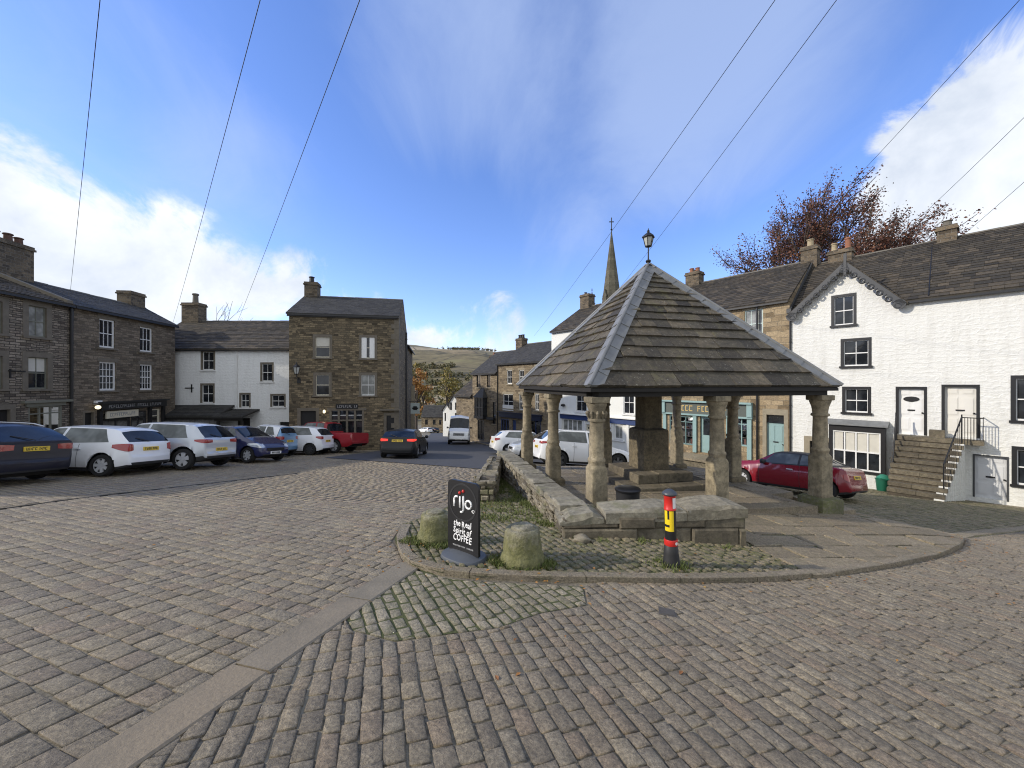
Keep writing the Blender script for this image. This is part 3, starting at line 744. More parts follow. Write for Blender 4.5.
def shelter():
    base = SCEN.copy(); base.z = 0
    t = thing('market_shelter', 'open stone market shelter with pyramid slate roof on eight columns', 'market cross', (0,0,0))
    rnd = random.Random(17)
    oh = .22; ze = 1.545; apex = Vector((SCEN.x, SCEN.y, 4.72))
    cor = [shel(-oh,-oh,ze), shel(SU+oh,-oh,ze), shel(SU+oh,SV+oh,ze), shel(-oh,SV+oh,ze)]
    mb = MB(); lining = MB()
    for i in range(4):
        a, b = cor[i], cor[(i+1) % 4]
        slates(mb, a, b, apex, apex, .37, .17, .55, .30, .046, rnd)
        lining.poly([a-Vector((0,0,.03)), b-Vector((0,0,.03)), apex-Vector((0,0,.05))])
    mb.build('roof', M['slate_shelter'], t)
    # lining has thickness: inner skin
    for i in range(4):
        a, b = cor[i], cor[(i+1) % 4]
        lining.poly([b-Vector((0,0,.09)), a-Vector((0,0,.09)), apex-Vector((0,0,.14))])
        lining.quad(a-Vector((0,0,.03)), a-Vector((0,0,.09)), b-Vector((0,0,.09)), b-Vector((0,0,.03)))
    lining.build('roof_boards', M['timber'], t)
    # lead hips in lapped sheets with a roll
    for i in range(4):
        a = cor[i]; l = cor[(i-1) % 4]; r = cor[(i+1) % 4]
        d = (apex-a); Ld = d.length; dn = d.normalized(); mb = MB()
        nl = (r-a).cross(d).normalized(); nl = nl if nl.z > 0 else -nl
        nr = (a-l).cross(d).normalized(); nr = nr if nr.z > 0 else -nr
        for side, nn in ((r, nl), (l, nr)):
            e = (side-a).normalized(); e = (e-dn*e.dot(dn)).normalized(); s = .0; k = 0
            while s < Ld-.02:
                s1 = min(Ld, s+.42); w0 = .195; lf = .064; q0, q1 = a+dn*(s-.015), a+dn*s1; ed = (side-a).normalized(); r0 = (a+ed*(w0/e.dot(ed))) if s == 0 else q0+e*w0
                if s == 0 and (r0-a).dot(dn) > .40: s1 = (r0-a).dot(dn)+.1; q1 = a+dn*s1
                mb.hexa([q0+nn*.01, r0+nn*.01, q1+e*w0+nn*.005, q1+nn*.005, q0+nn*(lf+.004), r0+nn*(lf-.004+rnd.uniform(-.002,.004)), q1+e*w0+nn*(lf-.016), q1+nn*(lf-.008)])
                s = s1
        up = (nl+nr).normalized(); mb.tube([a+up*.07-dn*.03, apex+up*.06], .036, 8)
        mb.build('lead_hip', M['lead'], t)
    # eaves beam and fascia
    mb = MB()
    for (a0, b0, a1, b1) in ((-.02,0,SU+.02,0), (SU,.141,SU,SV-.141), (SU+.02,SV,-.02,SV), (0,SV-.141,0,.141)):
        p, q = shel(a0,b0), shel(a1,b1); d = (q-p).normalized(); nn = Vector((-d.y, d.x, 0))*.14
        mb.hexa([v+Vector((0,0,z)) for z in (1.36,1.515) for v in (p-nn, q-nn, q+nn, p+nn)])
    mb.build('eaves_beam', M['timber'], t)
    mb = MB()
    for i in range(4):
        a, b = cor[i], cor[(i+1) % 4]; c = Vector((SCEN.x, SCEN.y, ze)); ia, ib = a.lerp(c, .012), b.lerp(c, .012); ja, jb = a.lerp(c, .022), b.lerp(c, .022)
        z0, z1 = Vector((0,0,-.075)), Vector((0,0,-.032))
        mb.hexa([ia+z0, ib+z0, jb+z0, ja+z0, ia+z1, ib+z1, jb+z1, ja+z1])
    mb.build('fascia_board', M['timber'], t)
    # columns
    ang = math.atan2(U.y, U.x)
    def column(a, b, plinth=0.0, carved=False, seed=0):
        p = shel(a, b); zt = 1.36; pz = CAMZ-2.45
        ped_top = rnd.uniform(.08, .12); zf = floor_z(p.x, p.y)
        e = bpy.data.objects.new('column', None); COL.objects.link(e); e.parent = t; e.location = p
        mb = MB()
        prof = [(.142, ped_top),(.144,ped_top+.05),(.154,ped_top+.065),(.154,ped_top+.10),(.130,ped_top+.135),(.126,.6),(.119,.88),(.126,.895),(.152,.905),(.158,.93),(.150,.955),(.128,.965),(.132,1.03),(.145,1.11),(.170,1.19),(.182,1.225),(.182,1.245)]
        sq = [2.6]*len(prof)
        mb.lathe(prof, n=28, sq=sq, rot=ang)
        shaft = mb.build('shaft', M['column'], e, smooth=True, sharp=35)
        mb = MB(); h = .188
        mb.lathe([(h*.93,1.246),(h,1.256),(h,1.345),(h*.97,1.358)], n=32, sq=14, rot=ang)
        if carved:
            for k in range(10):
                tt = k/10*6.283+.2; mb.tube([(math.cos(tt)*.155,math.sin(tt)*.155,.97),(math.cos(tt)*.185,math.sin(tt)*.185,1.06),(math.cos(tt)*.17,math.sin(tt)*.17,1.10)], [.02,.03,.012], 6)
        mb.build('capital', M['column'], e, smooth=True, sharp=35)
        mb = MB(); zb = zf-.02 if not plinth else pz
        mb.lathe([(.172,zb),(.175,zb+.03),(.165,zb+.06),(.162,ped_top-.09),(.155,ped_top-.05),(.142,ped_top-.002)], n=32, sq=[9,9,8,8,6,3], rot=ang)
        mb.build('pedestal', M['column'], e, smooth=True, sharp=35)
        if plinth:
            mb = MB(); mb.lathe([(.295,pz-.55),(.30,pz-.05),(.28,pz-.012),(.19,pz+.008)], n=32, sq=12, rot=ang)
            mb.build('plinth', M['moss_stone2'], e, smooth=True, sharp=35)
        elif b > 1:
            mb = MB(); mb.lathe([(.245,zf-.02),(.245,zf+.10),(.22,zf+.14),(.16,zf+.15)], n=32, sq=12, rot=ang)
            mb.build('plinth', M['pillar'], e, smooth=True, sharp=35)
    M['moss_stone2'] = m_slate('mossy plinth stone', [(.17,.16,.10),(.2,.185,.12)], lichen=(.12,.13,.04), lam=.8, rough=.95, spots=.45)
    column(0,0,0,True,1); column(SU/2,0,0,False,2); column(SU,0,.36,False,3); column(SU,SV/2,0,False,4)
    column(SU,SV,0,False,5); column(SU/2,SV,0,False,6); column(0,SV,0,False,7); column(0,SV/2,0,False,8)
    # the stump of the old cross on its steps
    cz = floor_z(SCEN.x, SCEN.y); e = bpy.data.objects.new('central_pillar', None); COL.objects.link(e); e.parent = t; e.location = (SCEN.x, SCEN.y, 0)
    def sqb(mb, prof, n=32, ex=16): mb.lathe(prof, n=n, sq=ex, rot=ang)
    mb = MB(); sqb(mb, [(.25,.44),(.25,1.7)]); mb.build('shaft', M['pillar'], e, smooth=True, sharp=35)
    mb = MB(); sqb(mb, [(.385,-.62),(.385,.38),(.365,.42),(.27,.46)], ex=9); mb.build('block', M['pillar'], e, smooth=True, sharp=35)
    for hw, z0, z1 in ((1.15,cz-.35,cz+.17),(.76,cz+.172,cz+.385)):
        mb = MB(); rnd2 = random.Random(int(hw*100))
        for i, (sx, sy, dx, dy) in enumerate(((-1,-1,1,0),(1,-1,0,1),(1,1,-1,0),(-1,1,0,-1))):
            nst = 2; L = 2*hw-.42
            for k in range(nst):
                s0 = L*k/nst+.004; s1 = L*(k+1)/nst-.004; c = U*(sx*hw)+V*(sy*hw); d = U*dx+V*dy; nin = U*(-dy)+V*dx
                nin = -nin if (nin.dot(-c) < 0) else nin; z1_ = z1+rnd2.uniform(-.012,.012); in_ = .42
                p = [c+d*s0, c+d*s1, c+d*s1+nin*in_, c+d*s0+nin*in_]
                q = [x.copy() for x in p]; bv = .02
                lo = [Vector((x.x,x.y,z0)) for x in p]; mid = [Vector((x.x,x.y,z1_-bv)) for x in p]; ctr = sum((x for x in p), Vector())/4
                top = [Vector((x.x,x.y,z1_))+(ctr-x).normalized()*bv for x in p]
                i0 = len(mb.v); mb.v += [tuple(x) for x in lo+mid+top]
                for r in (0, 4):
                    for j in range(4): mb.f.append((i0+r+j, i0+r+(j+1) % 4, i0+r+4+(j+1) % 4, i0+r+4+j)); mb.m.append(0)
                mb.f.append((i0+8,i0+9,i0+10,i0+11)); mb.m.append(0)
        hi = hw-.41; sqb(mb, [(hi,z0),(hi,z1-.01)], ex=30)
        mb.build('step', M['step_stone'], e)
    # lantern on the apex
    e = bpy.data.objects.new('lantern', None); COL.objects.link(e); e.parent = t; e.location = (SCEN.x, SCEN.y, 4.72); e.scale = (.86,.86,.80)
    mb = MB(); mb.lathe([(.13,-.03),(.10,.03),(.03,.06),(.03,.09),(.065,.11),(.082,.15),(.065,.19),(.022,.21),(.018,.60),(.05,.62),(.095,.63),(.10,.65)], n=14)
    mb.build('post', M['iron'], e, smooth=True, sharp=40)
    mb = MB()
    for k in range(6):
        a = k/6*6.283; mb.tube([(math.cos(a)*.095,math.sin(a)*.095,.645),(math.cos(a)*.16,math.sin(a)*.16,.93)], .011, 5)
    mb.lathe([(.19,.925),(.20,.94),(.195,.96),(.10,1.05),(.04,1.10),(.035,1.13),(.05,1.145),(.02,1.18),(.005,1.25)], n=6)
    mb.build('cage', M['iron'], e)
    mb = MB(); mb.lathe([(.088,.655),(.150,.922)], n=6); mb.build('glazing', M['lamp_glass'], e)
M['step_stone'] = m_slate('worn step sandstone', [(.13,.108,.075),(.19,.16,.11),(.155,.128,.088)], lichen=(.13,.14,.06), lam=.5, rough=.9, spots=.55)
shelter()

# ================================================================== LOW RUBBLE WALLS
def stones_face(mb, a, b, zb, zt, out, rnd, rh=(.09,.17), lw=(.14,.42), proud=.03, depth=.1, gp=.008):
    """rubble face between plan points a,b; zb/zt functions of t; out: outward plan normal"""
    a, b, out = Vector(a), Vector(b), Vector(out).normalized(); L = (b-a).length
    row = 0.0; Hm = max(zt(0)-zb(0), zt(1)-zb(1), zt(.5)-zb(.5))
    while row < Hm-.02:
        h = min(rnd.uniform(*rh), Hm-row); s = -rnd.uniform(0, .1)
        if Hm-row-h < .05: h = Hm-row
        while s < L:
            w = rnd.uniform(*lw); s0, s1 = max(0, s), min(L, s+w)
            if s1-s0 > .03:
                t = (s0+s1)/2/L; zB, zT = zb(t), zt(t); sc = (zT-zB)/Hm; z0 = zB+row*sc; z1 = zB+(row+h)*sc; g = .008; bv = min(.025, (z1-z0)*.25); g = gp
                pr = rnd.uniform(-.012, proud); i = len(mb.v)
                def pt(s_, z_, o_): q = a+(b-a)*(s_/L)+out*o_; return (q.x, q.y, z_)
                j = lambda: rnd.uniform(-.008, .008)
                back = [(s0+g,z0+g),(s1-g,z0+g),(s1-g,z1-g),(s0+g,z1-g)]
                back = [(x+j(), y+j()) for x, y in back]; cx = (s0+s1)/2; cz = (z0+z1)/2
                for x, y in back: mb.v.append(pt(x, y, -depth))
                for x, y in back: mb.v.append(pt(x, y, pr-.018))
                for x, y in back: mb.v.append(pt(x+(cx-x)*min(.35, bv/(abs(cx-x)+.001)), y+(cz-y)*min(.4, bv/(abs(cz-y)+.001)), pr+j()))
                for r in (0, 4):
                    for k in range(4): mb.f.append((i+r+k, i+r+(k+1) % 4, i+r+4+(k+1) % 4, i+r+4+k)); mb.m.append(0)
                mb.f.append((i+8,i+9,i+10,i+11)); mb.m.append(0)
            s += w
        row += h
def coping(mb, a0, a1, b0, b1, zt0, zt1, rnd, lens=(.5,.95), th=.11, rough=.012, fb=.02):
    """slabs laid across a wall top; a0->a1 one edge, b0->b1 the other (plan)"""
    a0, a1, b0, b1 = map(Vector, (a0, a1, b0, b1)); L = (a1-a0).length; s = 0
    while s < L-.03:
        w = min(rnd.uniform(*lens), L-s)
        if L-s-w < .25: w = L-s
        t0, t1 = (s+.005)/L, (s+w-.005)/L; N_ = 4; i = len(mb.v); hj = rnd.uniform(-.012, .012); tl = rnd.uniform(-.015,.015)
        for r in range(2):
            for u in range(N_+1):
                for v_ in range(4):
                    t = lerp(t0, t1, u/N_); q = a0.lerp(a1, t).lerp(b0.lerp(b1, t), (-.01,.06,.94,1.01)[v_]); z = lerp(zt0, zt1, t)+hj+tl*(u/N_-.5)
                    edge = v_ in (0,3) or u in (0,N_)
                    z += (rnd.uniform(-rough, rough) - (fb if edge else 0)) if r else -th+rnd.uniform(-.008,.008)
                    mb.v.append((q.x+rnd.uniform(-.006,.006), q.y+rnd.uniform(-.006,.006), z))
        n1 = (N_+1)*4
        for u in range(N_):
            for v_ in range(3):
                k = i+n1+u*4+v_; mb.f.append((k, k+4, k+5, k+1)); mb.m.append(0)
            for v_ in (0,):
                k = i+u*4; mb.f.append((k, k+4, k+n1+4, k+n1)); mb.m.append(0)
                k = i+u*4+3; mb.f.append((k+4, k, k+n1, k+n1+4)); mb.m.append(0)
        for u, fl in ((0, 1), (N_, 0)):
            for v_ in range(3):
                k = i+u*4+v_; q = (k, k+n1, k+n1+1, k+1); mb.f.append(q if not fl else tuple(reversed(q))); mb.m.append(0)
        s += w

M['rubble'] = m_slate('lichened rubble', [(.17,.145,.095),(.27,.235,.165),(.34,.30,.22),(.21,.18,.125),(.13,.11,.08)], lichen=(.38,.38,.33), lam=.55, moss=(.11,.12,.04), rough=.95, spots=.60)
M['rubble_dark'] = m_slate('dark wall stone', [(.12,.10,.07),(.17,.145,.10),(.22,.19,.135),(.145,.122,.085)], lichen=(.34,.34,.29), lam=.4, moss=(.08,.085,.03), rough=.95, spots=.63)  # darker stone tones than the side wall and the coping
M['coping'] = m_slate('lichened coping', [(.24,.22,.165),(.30,.275,.21),(.27,.24,.175)], lichen=(.46,.46,.41), lam=.55, moss=(.15,.15,.07), rough=.95, spots=.58)
def low_walls():
    rnd = random.Random(41)
    # long side wall: outer foot from (.80,5.62) to (-.50,13.0)
    o0, o1 = Vector((.80,5.66)), Vector((-.50,13.0)); d = (o1-o0).normalized(); nrm = Vector((-d.y, d.x)); nrm = nrm if nrm.x < 0 else -nrm
    i0, i1 = o0-nrm*.46, o1-nrm*.44
    t = thing('rubble_wall', 'long low rubble wall with broad lichened coping running back beside the shelter', 'wall', (0,0,0), 'low walls round the market shelter')
    zt0, zt1 = CAMZ-1.87, CAMZ-2.24
    mb = MB()
    stones_face(mb, o0, o1, lambda u: zi(*o0.lerp(o1,u))-.06, lambda u: lerp(zt0,zt1,u)-.08, nrm, rnd, (.07,.15), (.12,.36), .045)
    stones_face(mb, i1, i0, lambda u: zi(*i1.lerp(i0,u))-.06, lambda u: lerp(zt1,zt0,u)-.08, -nrm, rnd)
    stones_face(mb, o1, i1, lambda u: zi(*o1)-.06, lambda u: zt1-.08, d, rnd)
    c0, c1, e0, e1 = o0-nrm*.07, o1-nrm*.07-d*.05, i0+nrm*.07, i1+nrm*.07-d*.05
    lo = [(c0.x,c0.y,zi(*c0)-.1),(e0.x,e0.y,zi(*e0)-.1),(e1.x,e1.y,zi(*e1)-.1),(c1.x,c1.y,zi(*c1)-.1)]
    mb.hexa(lo+[(c0.x,c0.y,zt0-.1),(e0.x,e0.y,zt0-.1),(e1.x,e1.y,zt1-.1),(c1.x,c1.y,zt1-.1)])
    mb.build('face_stones', M['rubble'], t)
    mb = MB(); coping(mb, o0+d*.30, o1, i0+d*.30, i1, lerp(zt0,zt1,.04), zt1, rnd, (.4,.8), .10, .016, .02); mb.build('coping', M['coping'], t)
    # front wall of big blocks
    t = thing('block_wall', 'short front wall of big dark blocks with pale coping behind the striped bollard', 'wall', (0,0,0), 'low walls round the market shelter')
    f0, f1 = Vector((.74,5.58)), Vector((3.44,5.66)); d2 = (f1-f0).normalized(); n2 = Vector((d2.y,-d2.x)); b0, b1 = f0-n2*.56, f1-n2*.56
    za, zb_ = CAMZ-1.88, CAMZ-1.79
    mb = MB()
    stones_face(mb, f0+d2*.0, f1, lambda u: zi(*f0.lerp(f1,u))-.06, lambda u: lerp(za,zb_,u)-.10, n2, rnd, (.20,.34), (.5,1.4), .05, gp=.003)
    stones_face(mb, f1, b1, lambda u: zi(*f1)-.06, lambda u: zb_-.10, d2, rnd, (.22,.28), (.5,.6), .02)
    stones_face(mb, b1, b0, lambda u: zi(*b1.lerp(b0,u))-.06, lambda u: lerp(zb_,za,u)-.10, -n2, rnd, (.18,.26), (.4,.8), .02)
    stones_face(mb, b0, f0, lambda u: zi(*f0)-.06, lambda u: za-.10, -d2, rnd, (.1,.2), (.3,.5), .02)
    q = [f0-n2*.06+d2*.06, f1-n2*.06-d2*.06, b1+n2*.06-d2*.06, b0+n2*.06+d2*.06]
    mb.hexa([(p.x,p.y,zi(p.x,p.y)-.1) for p in q]+[(p.x,p.y,z-.1) for p, z in zip(q, (za,zb_,zb_,za))])
    mb.build('face_blocks', M['rubble_dark'], t)
    mb = MB(); coping(mb, f0+d2*.62, f1+d2*.03, b0+d2*.62, b1+d2*.03, lerp(za,zb_,.23)+.01, zb_, rnd, (.7,1.5), .19, .024, .05)
    coping(mb, f0-d2*.05, f0+d2*.6, b0-d2*.05, b0+d2*.6, za-.05, za-.01, rnd, (.6,.7), .13, .035, .05); mb.build('coping', M['coping'], t)
    # short mossy stub nearer the road
    t = thing('rubble_stub', 'stubby tumbledown mossy rubble wall end between the road and the grass strip', 'wall', (0,0,0), 'low walls round the market shelter')
    s0, s1 = Vector((-.80,8.05)), Vector((-.66,12.4)); d3 = (s1-s0).normalized(); n3 = Vector((-1,.03)); k0, k1 = s0-n3*.42, s1-n3*.3
    tz = lambda u: zi(*s0.lerp(s1,u))+lerp(.42,.66,u)+.04*math.sin(u*17)
    mb = MB(); zfoot = lambda u: zi(*s0.lerp(s1,u))-.08
    stones_face(mb, s0, s1, zfoot, tz, n3, rnd, (.07,.14), (.12,.34), .06)
    stones_face(mb, k1, k0, lambda u: zfoot(1-u), lambda u: tz(1-u), -n3, rnd, (.07,.14), (.12,.34), .06)
    stones_face(mb, k0, s0, lambda u: zfoot(0), lambda u: tz(0), -d3, rnd, (.07,.13), (.12,.25), .07)
    q = [s0+d3*.06-n3*.06, k0+d3*.06+n3*.06, k1+n3*.06, s1-n3*.06]
    mb.hexa([(p.x,p.y,zi(p.x,p.y)-.1) for p in q]+[(p.x,p.y,z-.05) for p, z in zip(q, (tz(0),tz(0),tz(1),tz(1)))])
    mb.build('face_stones', M['rubble'], t)
    mb = MB(); u = 0
    coping(mb, s0, s1, k0, k1, tz(0)-.02, tz(1)-.01, rnd, (.2,.42), .09, .025, .03); mb.build('coping', M['rubble'], t)
low_walls()
# loose boulder at the foot of the wall corner
def boulder(name, label, x, y, r, zs, seed, mat):
    rnd = random.Random(seed); bm = bmesh.new(); bmesh.ops.create_icosphere(bm, subdivisions=3, radius=1)
    ph = [rnd.uniform(0,6.28) for _ in range(6)]
    for v in bm.verts:
        c = v.co; k = 1+.12*math.sin(c.x*3+ph[0])+.10*math.sin(c.y*4+ph[1]+c.z*2)+.06*math.sin(c.z*6+ph[2]+c.x*5); c *= k
        c.x *= r*1.25; c.y *= r*.9; c.z *= r*zs
    me = bpy.data.meshes.new(name); bm.to_mesh(me); bm.free(); me.materials.append(mat)
    for p in me.polygons: p.use_smooth = True
    auto_uv(me); o = bpy.data.objects.new(name, me); COL.objects.link(o); o.location = (x, y, zi(x, y)+r*.1); tag(o, label, 'stone'); return o
boulder('loose_stone', 'small loose brown stone at the foot of the broken wall corner', 0.98, 5.44, .115, .5, 3, M['rubble'])

# ================================================================== STONE BOLLARDS, HAZARD POST, SIGN, BIN
def bollard(name, label, x, y, r, h, seed):
    rnd = random.Random(seed); mb = MB()
    mb.lathe([(r*1.10,-.06),(r*1.13,.03),(r*1.13,.09),(r*1.07,.14),(r*1.0,.16),(r*.98,h*.5),(r*.93,h*.78),(r*.90,h*.90),(r*.82,h*.97),(r*.66,h*.985),(r*.60,h*.985),(r*.57,h*1.04),(r*.42,h*1.06),(r*.1,h*1.055)], n=34, jit=.028, rnd=rnd)
    o = mb.build(name, M['moss_stone'], smooth=True, sharp=60); o.location = (x, y, zi(x, y)-.02)
    tag(o, label, 'bollard', 'old stone bollards on the island')
bollard('stone_bollard', 'squat mossy round stone bollard standing right of the coffee sign', *BOL1, .225, .43, 1)
bollard('stone_bollard', 'squat mossy round stone bollard half hidden behind the left edge of the coffee sign', *BOL2, .21, .40, 2)

M['cap_grey'] = m_plain('dark grey cap', (.05,.058,.07), .4)
def hazard_post():
    x, y = HAZ; z = zi(x, y)-.02
    t = thing('hazard_bollard', 'slim black bollard with red bands and yellow hook mark in front of block wall', 'bollard', (x, y, z)); t.rotation_euler = (0, math.radians(-1.5), math.radians(-20))
    mb = MB(); mb.lathe([(.105,-.03),(.105,.02),(.098,.05),(.085,.16),(.076,.26),(.066,.27)], n=24); mb.build('base', M['plastic'], t, smooth=True, sharp=40)
    mb = MB(); mb.lathe([(.066,.27),(.066,.28),(.066,.80)], n=24); mb.build('post', M['black'], t, smooth=True, sharp=40)
    mb = MB(); mb.lathe([(.076,.262),(.079,.27),(.079,.325),(.076,.333)], n=24); mb.build('lower_band', M['red'], t, smooth=True, sharp=40)
    mb = MB(); mb.lathe([(.071,.69),(.071,.705),(.067,.71),(.067,.845),(.071,.85),(.071,.865)], n=24); mb.build('upper_band', M['red'], t, smooth=True, sharp=40)
    mb = MB()
    def patch(a0, a1, z0, z1, r):
        n = max(2, int(abs(a1-a0)/8)); 
        for k in range(n):
            p, q = math.radians(lerp(a0,a1,k/n)), math.radians(lerp(a0,a1,(k+1)/n))
            mb.quad((math.cos(p)*r,math.sin(p)*r,z0),(math.cos(q)*r,math.sin(q)*r,z0),(math.cos(q)*r,math.sin(q)*r,z1),(math.cos(p)*r,math.sin(p)*r,z1))
    # hook mark facing the camera (towards -y in local after rotation)
    c = -104
    patch(c+4,c+48,.44,.685,.0672); patch(c-54,c+4,.44,.488,.0672); patch(c-54,c-16,.518,.685,.0672); patch(c-16,c+4,.518,.582,.0672)
    mb.build('hook_mark', M['yellow'], t)
    mb = MB(); patch(c+40,c+85,.715,.84,.0678); mb.build('reflector', M['white_paint'], t)
    mb = MB(); mb.lathe([(.0,.296-.0),(.018,.297),(.02,.3)], n=10); 
    o = mb.build('reflector', M['white_paint'], t); o.rotation_euler = (math.radians(90),0,math.radians(42)); o.location = (.0,.0,.0)
    o.matrix_local = Matrix.Rotation(math.radians(c+62+90), 4, 'Z')@Matrix.Translation((0,.218,.298))@Matrix.Rotation(math.radians(90), 4, 'X')
    mb = MB(); mb.lathe([(.074,.862),(.088,.872),(.090,.885),(.075,.903),(.052,.922),(.03,.934),(.01,.938)], n=24); mb.build('cap', M['cap_grey'], t, smooth=True, sharp=50)
hazard_post()

def text_mesh(name, body, size, mat, parent, loc, rot=(0,0,0), align='CENTER', shear=0.0, offset=0.0, extrude=.001, sx=1.0):
    cu = bpy.data.curves.new(name, 'FONT'); cu.body = body; cu.size = size; cu.align_x = align; cu.align_y = 'CENTER'; cu.shear = shear; cu.offset = offset; cu.extrude = extrude; cu.resolution_u = 3
    o = bpy.data.objects.new(name, cu); COL.objects.link(o)
    bpy.context.view_layer.update(); me = bpy.data.meshes.new_from_object(o.evaluated_get(bpy.context.evaluated_depsgraph_get()))
    COL.objects.unlink(o); bpy.data.objects.remove(o)
    me.name = name; me.materials.clear(); me.materials.append(mat)
    q = bpy.data.objects.new(name, me); COL.objects.link(q); q.parent = parent; q.location = loc; q.rotation_euler = rot; q.scale = (sx,1,1); return q

def hand_text(name, body, size, mat, parent, cz, width, rnd):
    """one line of uneven brush lettering on the sign face"""
    vs, fs = [], []; x = 0.0; adv = {' ':.26}
    for ch in body:
        a = adv.get(ch, .56)*size
        if ch != ' ':
            cu = bpy.data.curves.new('c', 'FONT'); cu.body = ch; cu.size = size*rnd.uniform(.92,1.15); cu.offset = .0020; cu.extrude = .001; cu.resolution_u = 2; cu.shear = rnd.uniform(-.05,.25)
            o = bpy.data.objects.new('c', cu); COL.objects.link(o); bpy.context.view_layer.update(); me = o.evaluated_get(bpy.context.evaluated_depsgraph_get()).to_mesh()
            r = rnd.uniform(-.08,.08); dy = rnd.uniform(-.007,.007)-.03; k = len(vs); a = max(v.co.x for v in me.vertices)+.05*size; x -= min(v.co.x for v in me.vertices); a2 = a
            for v in me.vertices: vs.append((x+v.co.x*math.cos(r)-v.co.y*math.sin(r), -v.co.z, dy+v.co.x*math.sin(r)+v.co.y*math.cos(r)))
            fs += [tuple(k+q for q in f.vertices) for f in me.polygons]
            a = a2+rnd.uniform(-.004,.004)
            o.to_mesh_clear(); bpy.data.objects.remove(o)
        x += a
    s = width/x; me = bpy.data.meshes.new(name); me.from_pydata([((q[0]-x/2)*s, q[1]-.0195, q[2]+cz) for q in vs], [], fs); me.materials.append(mat); auto_uv(me)
    o = bpy.data.objects.new(name, me); COL.objects.link(o); o.parent = parent; return o
def coffee_sign():
    """standing board; local x = along the panel, local -y = towards the viewer"""
    x, y = -.575, 4.58; z = zi(x, y)-.005
    t = thing('pavement_sign', 'black standing coffee sign with round white logo on grey foot', 'sign', (x, y, z)); t.rotation_euler = (0, 0, math.radians(-36))
    mb = MB(); n = 28; prof = []
    W, D = .29, .21
    pts = []
    for k in range(n):
        a = 2*math.pi*k/n; ca, sa = math.cos(a), math.sin(a); e = 2.6
        r = 1/((abs(ca)**e+abs(sa)**e)**(1/e)); pts.append((ca*r*W, sa*r*D))
    rings = []
    for sc, zz in ((1.0,-.03),(1.0,.018),(.95,.042),(.55,.07),(.3,.075)):
        rings.append(len(mb.v)); mb.v += [(px*sc, py*sc, zz) for px, py in pts]
    for r in range(4):
        for k in range(n): mb.f.append((rings[r]+k, rings[r]+(k+1) % n, rings[r+1]+(k+1) % n, rings[r+1]+k)); mb.m.append(0)
    mb.f.append(tuple(rings[4]+k for k in range(n))); mb.m.append(0)
    mb.build('foot', M['grey_plastic'], t, smooth=True, sharp=40)
    hw, h0, h1, rc = .245, .065, .905, .06
    out = [(-hw,h0),(hw,h0)]
    for k in range(6): a = math.pi/2*k/5; out.append((hw-rc+rc*math.cos(a), h1-rc+rc*math.sin(a)))
    for k in range(6): a = math.pi/2+math.pi/2*k/5; out.append((-hw+rc+rc*math.cos(a), h1-rc+rc*math.sin(a)))
    mb = MB(); i = 0; m = len(out)
    for yy in (-.018, .018): mb.v += [(px, yy, pz) for px, pz in out]
    mb.f.append(tuple(range(m))); mb.f.append(tuple(range(2*m-1, m-1, -1))); mb.m += [0,0]
    for k in range(m): mb.f.append((k, k+m, (k+1) % m+m, (k+1) % m)); mb.m.append(0)
    p = mb.build('panel', M['sign_black'], t)
    # satin ring around the logo
    mb = MB(); cz, cx = .655, .0; N2 = 40
    for k in range(N2):
        a, b = 2*math.pi*k/N2, 2*math.pi*(k+1)/N2
        def q(a, r, yy): return (cx+math.cos(a)*r, yy, cz+math.sin(a)*r)
        mb.quad(q(a,.205,-.0215), q(b,.205,-.0215), q(b,.225,-.0215), q(a,.225,-.0215)); mb.quad(q(b,.225,-.0215), q(a,.225,-.0215), q(a,.225,-.017), q(b,.225,-.017)); mb.quad(q(a,.205,-.0215), q(b,.205,-.0215), q(b,.205,-.017), q(a,.205,-.017))
    mb.build('logo_ring', M['sign_ring'], p)
    # logo: rounded strokes r i j o, two red dots
    mb = MB()
    def stroke(pts, w=.0125, n=10):
        mb.tube([(px, -.0195, pz) for px, pz in pts], w, 8)
        for px, pz in (pts[0], pts[-1]):
            mb.lathe([(.0,-w*.0)]+[(w*math.cos(-1.57+3.14*k/6), w*math.sin(-1.57+3.14*k/6)) for k in range(1, 6)], c=(px,-.0195,pz), n=8)
    arc = lambda cx, cz, r, a0, a1, n=12: [(cx+r*math.cos(math.radians(lerp(a0,a1,k/n))), cz+r*math.sin(math.radians(lerp(a0,a1,k/n)))) for k in range(n+1)]
    stroke([(-.135,.60),(-.135,.675)]+arc(-.095,.675,.04,180,75,8))
    stroke([(-.040,.60),(-.040,.715)])
    stroke([(.015,.725),(.015,.575)]+arc(-.02,.575,.035,0,-100,8))
    stroke(arc(.095,.645,.046,0,360,20))
    lg = mb.build('logo_lettering', M['white_text'], p, smooth=True); lg.scale = (1,1,1)
    mb = MB()
    for px, pz in ((-.045,.765),(.012,.790)): mb.lathe([(.0,-.02),(.012,-.016),(.02,0),(.012,.016),(.0,.02)], c=(px,-.0195,pz), n=12)
    mb.build('logo_dots', M['red'], p, smooth=True)
    rx = math.radians(90)
    text_mesh('small_number', '42', .055, M['white_text'], p, (.165,-.0195,.575), (rx,0,0))
    for (word, size, cz_, w_) in (('the Real', .100, .395, .29), ('Spirit of', .098, .31, .30), ('COFFEE', .105, .222, .30)):
        hand_text('slogan', word, size, M['white_text'], p, cz_, w_, random.Random(len(word)))
    mb = MB(); rnd = random.Random(2); s = -.16
    while s < .16:
        w = rnd.uniform(.010,.019)
        if rnd.random() > .14: mb.box(s, s+w, -.0195, -.0175, .122-rnd.uniform(0,.004), .137)
        s += w+.006
    mb.build('small_print', M['grey_text'], p)
coffee_sign()

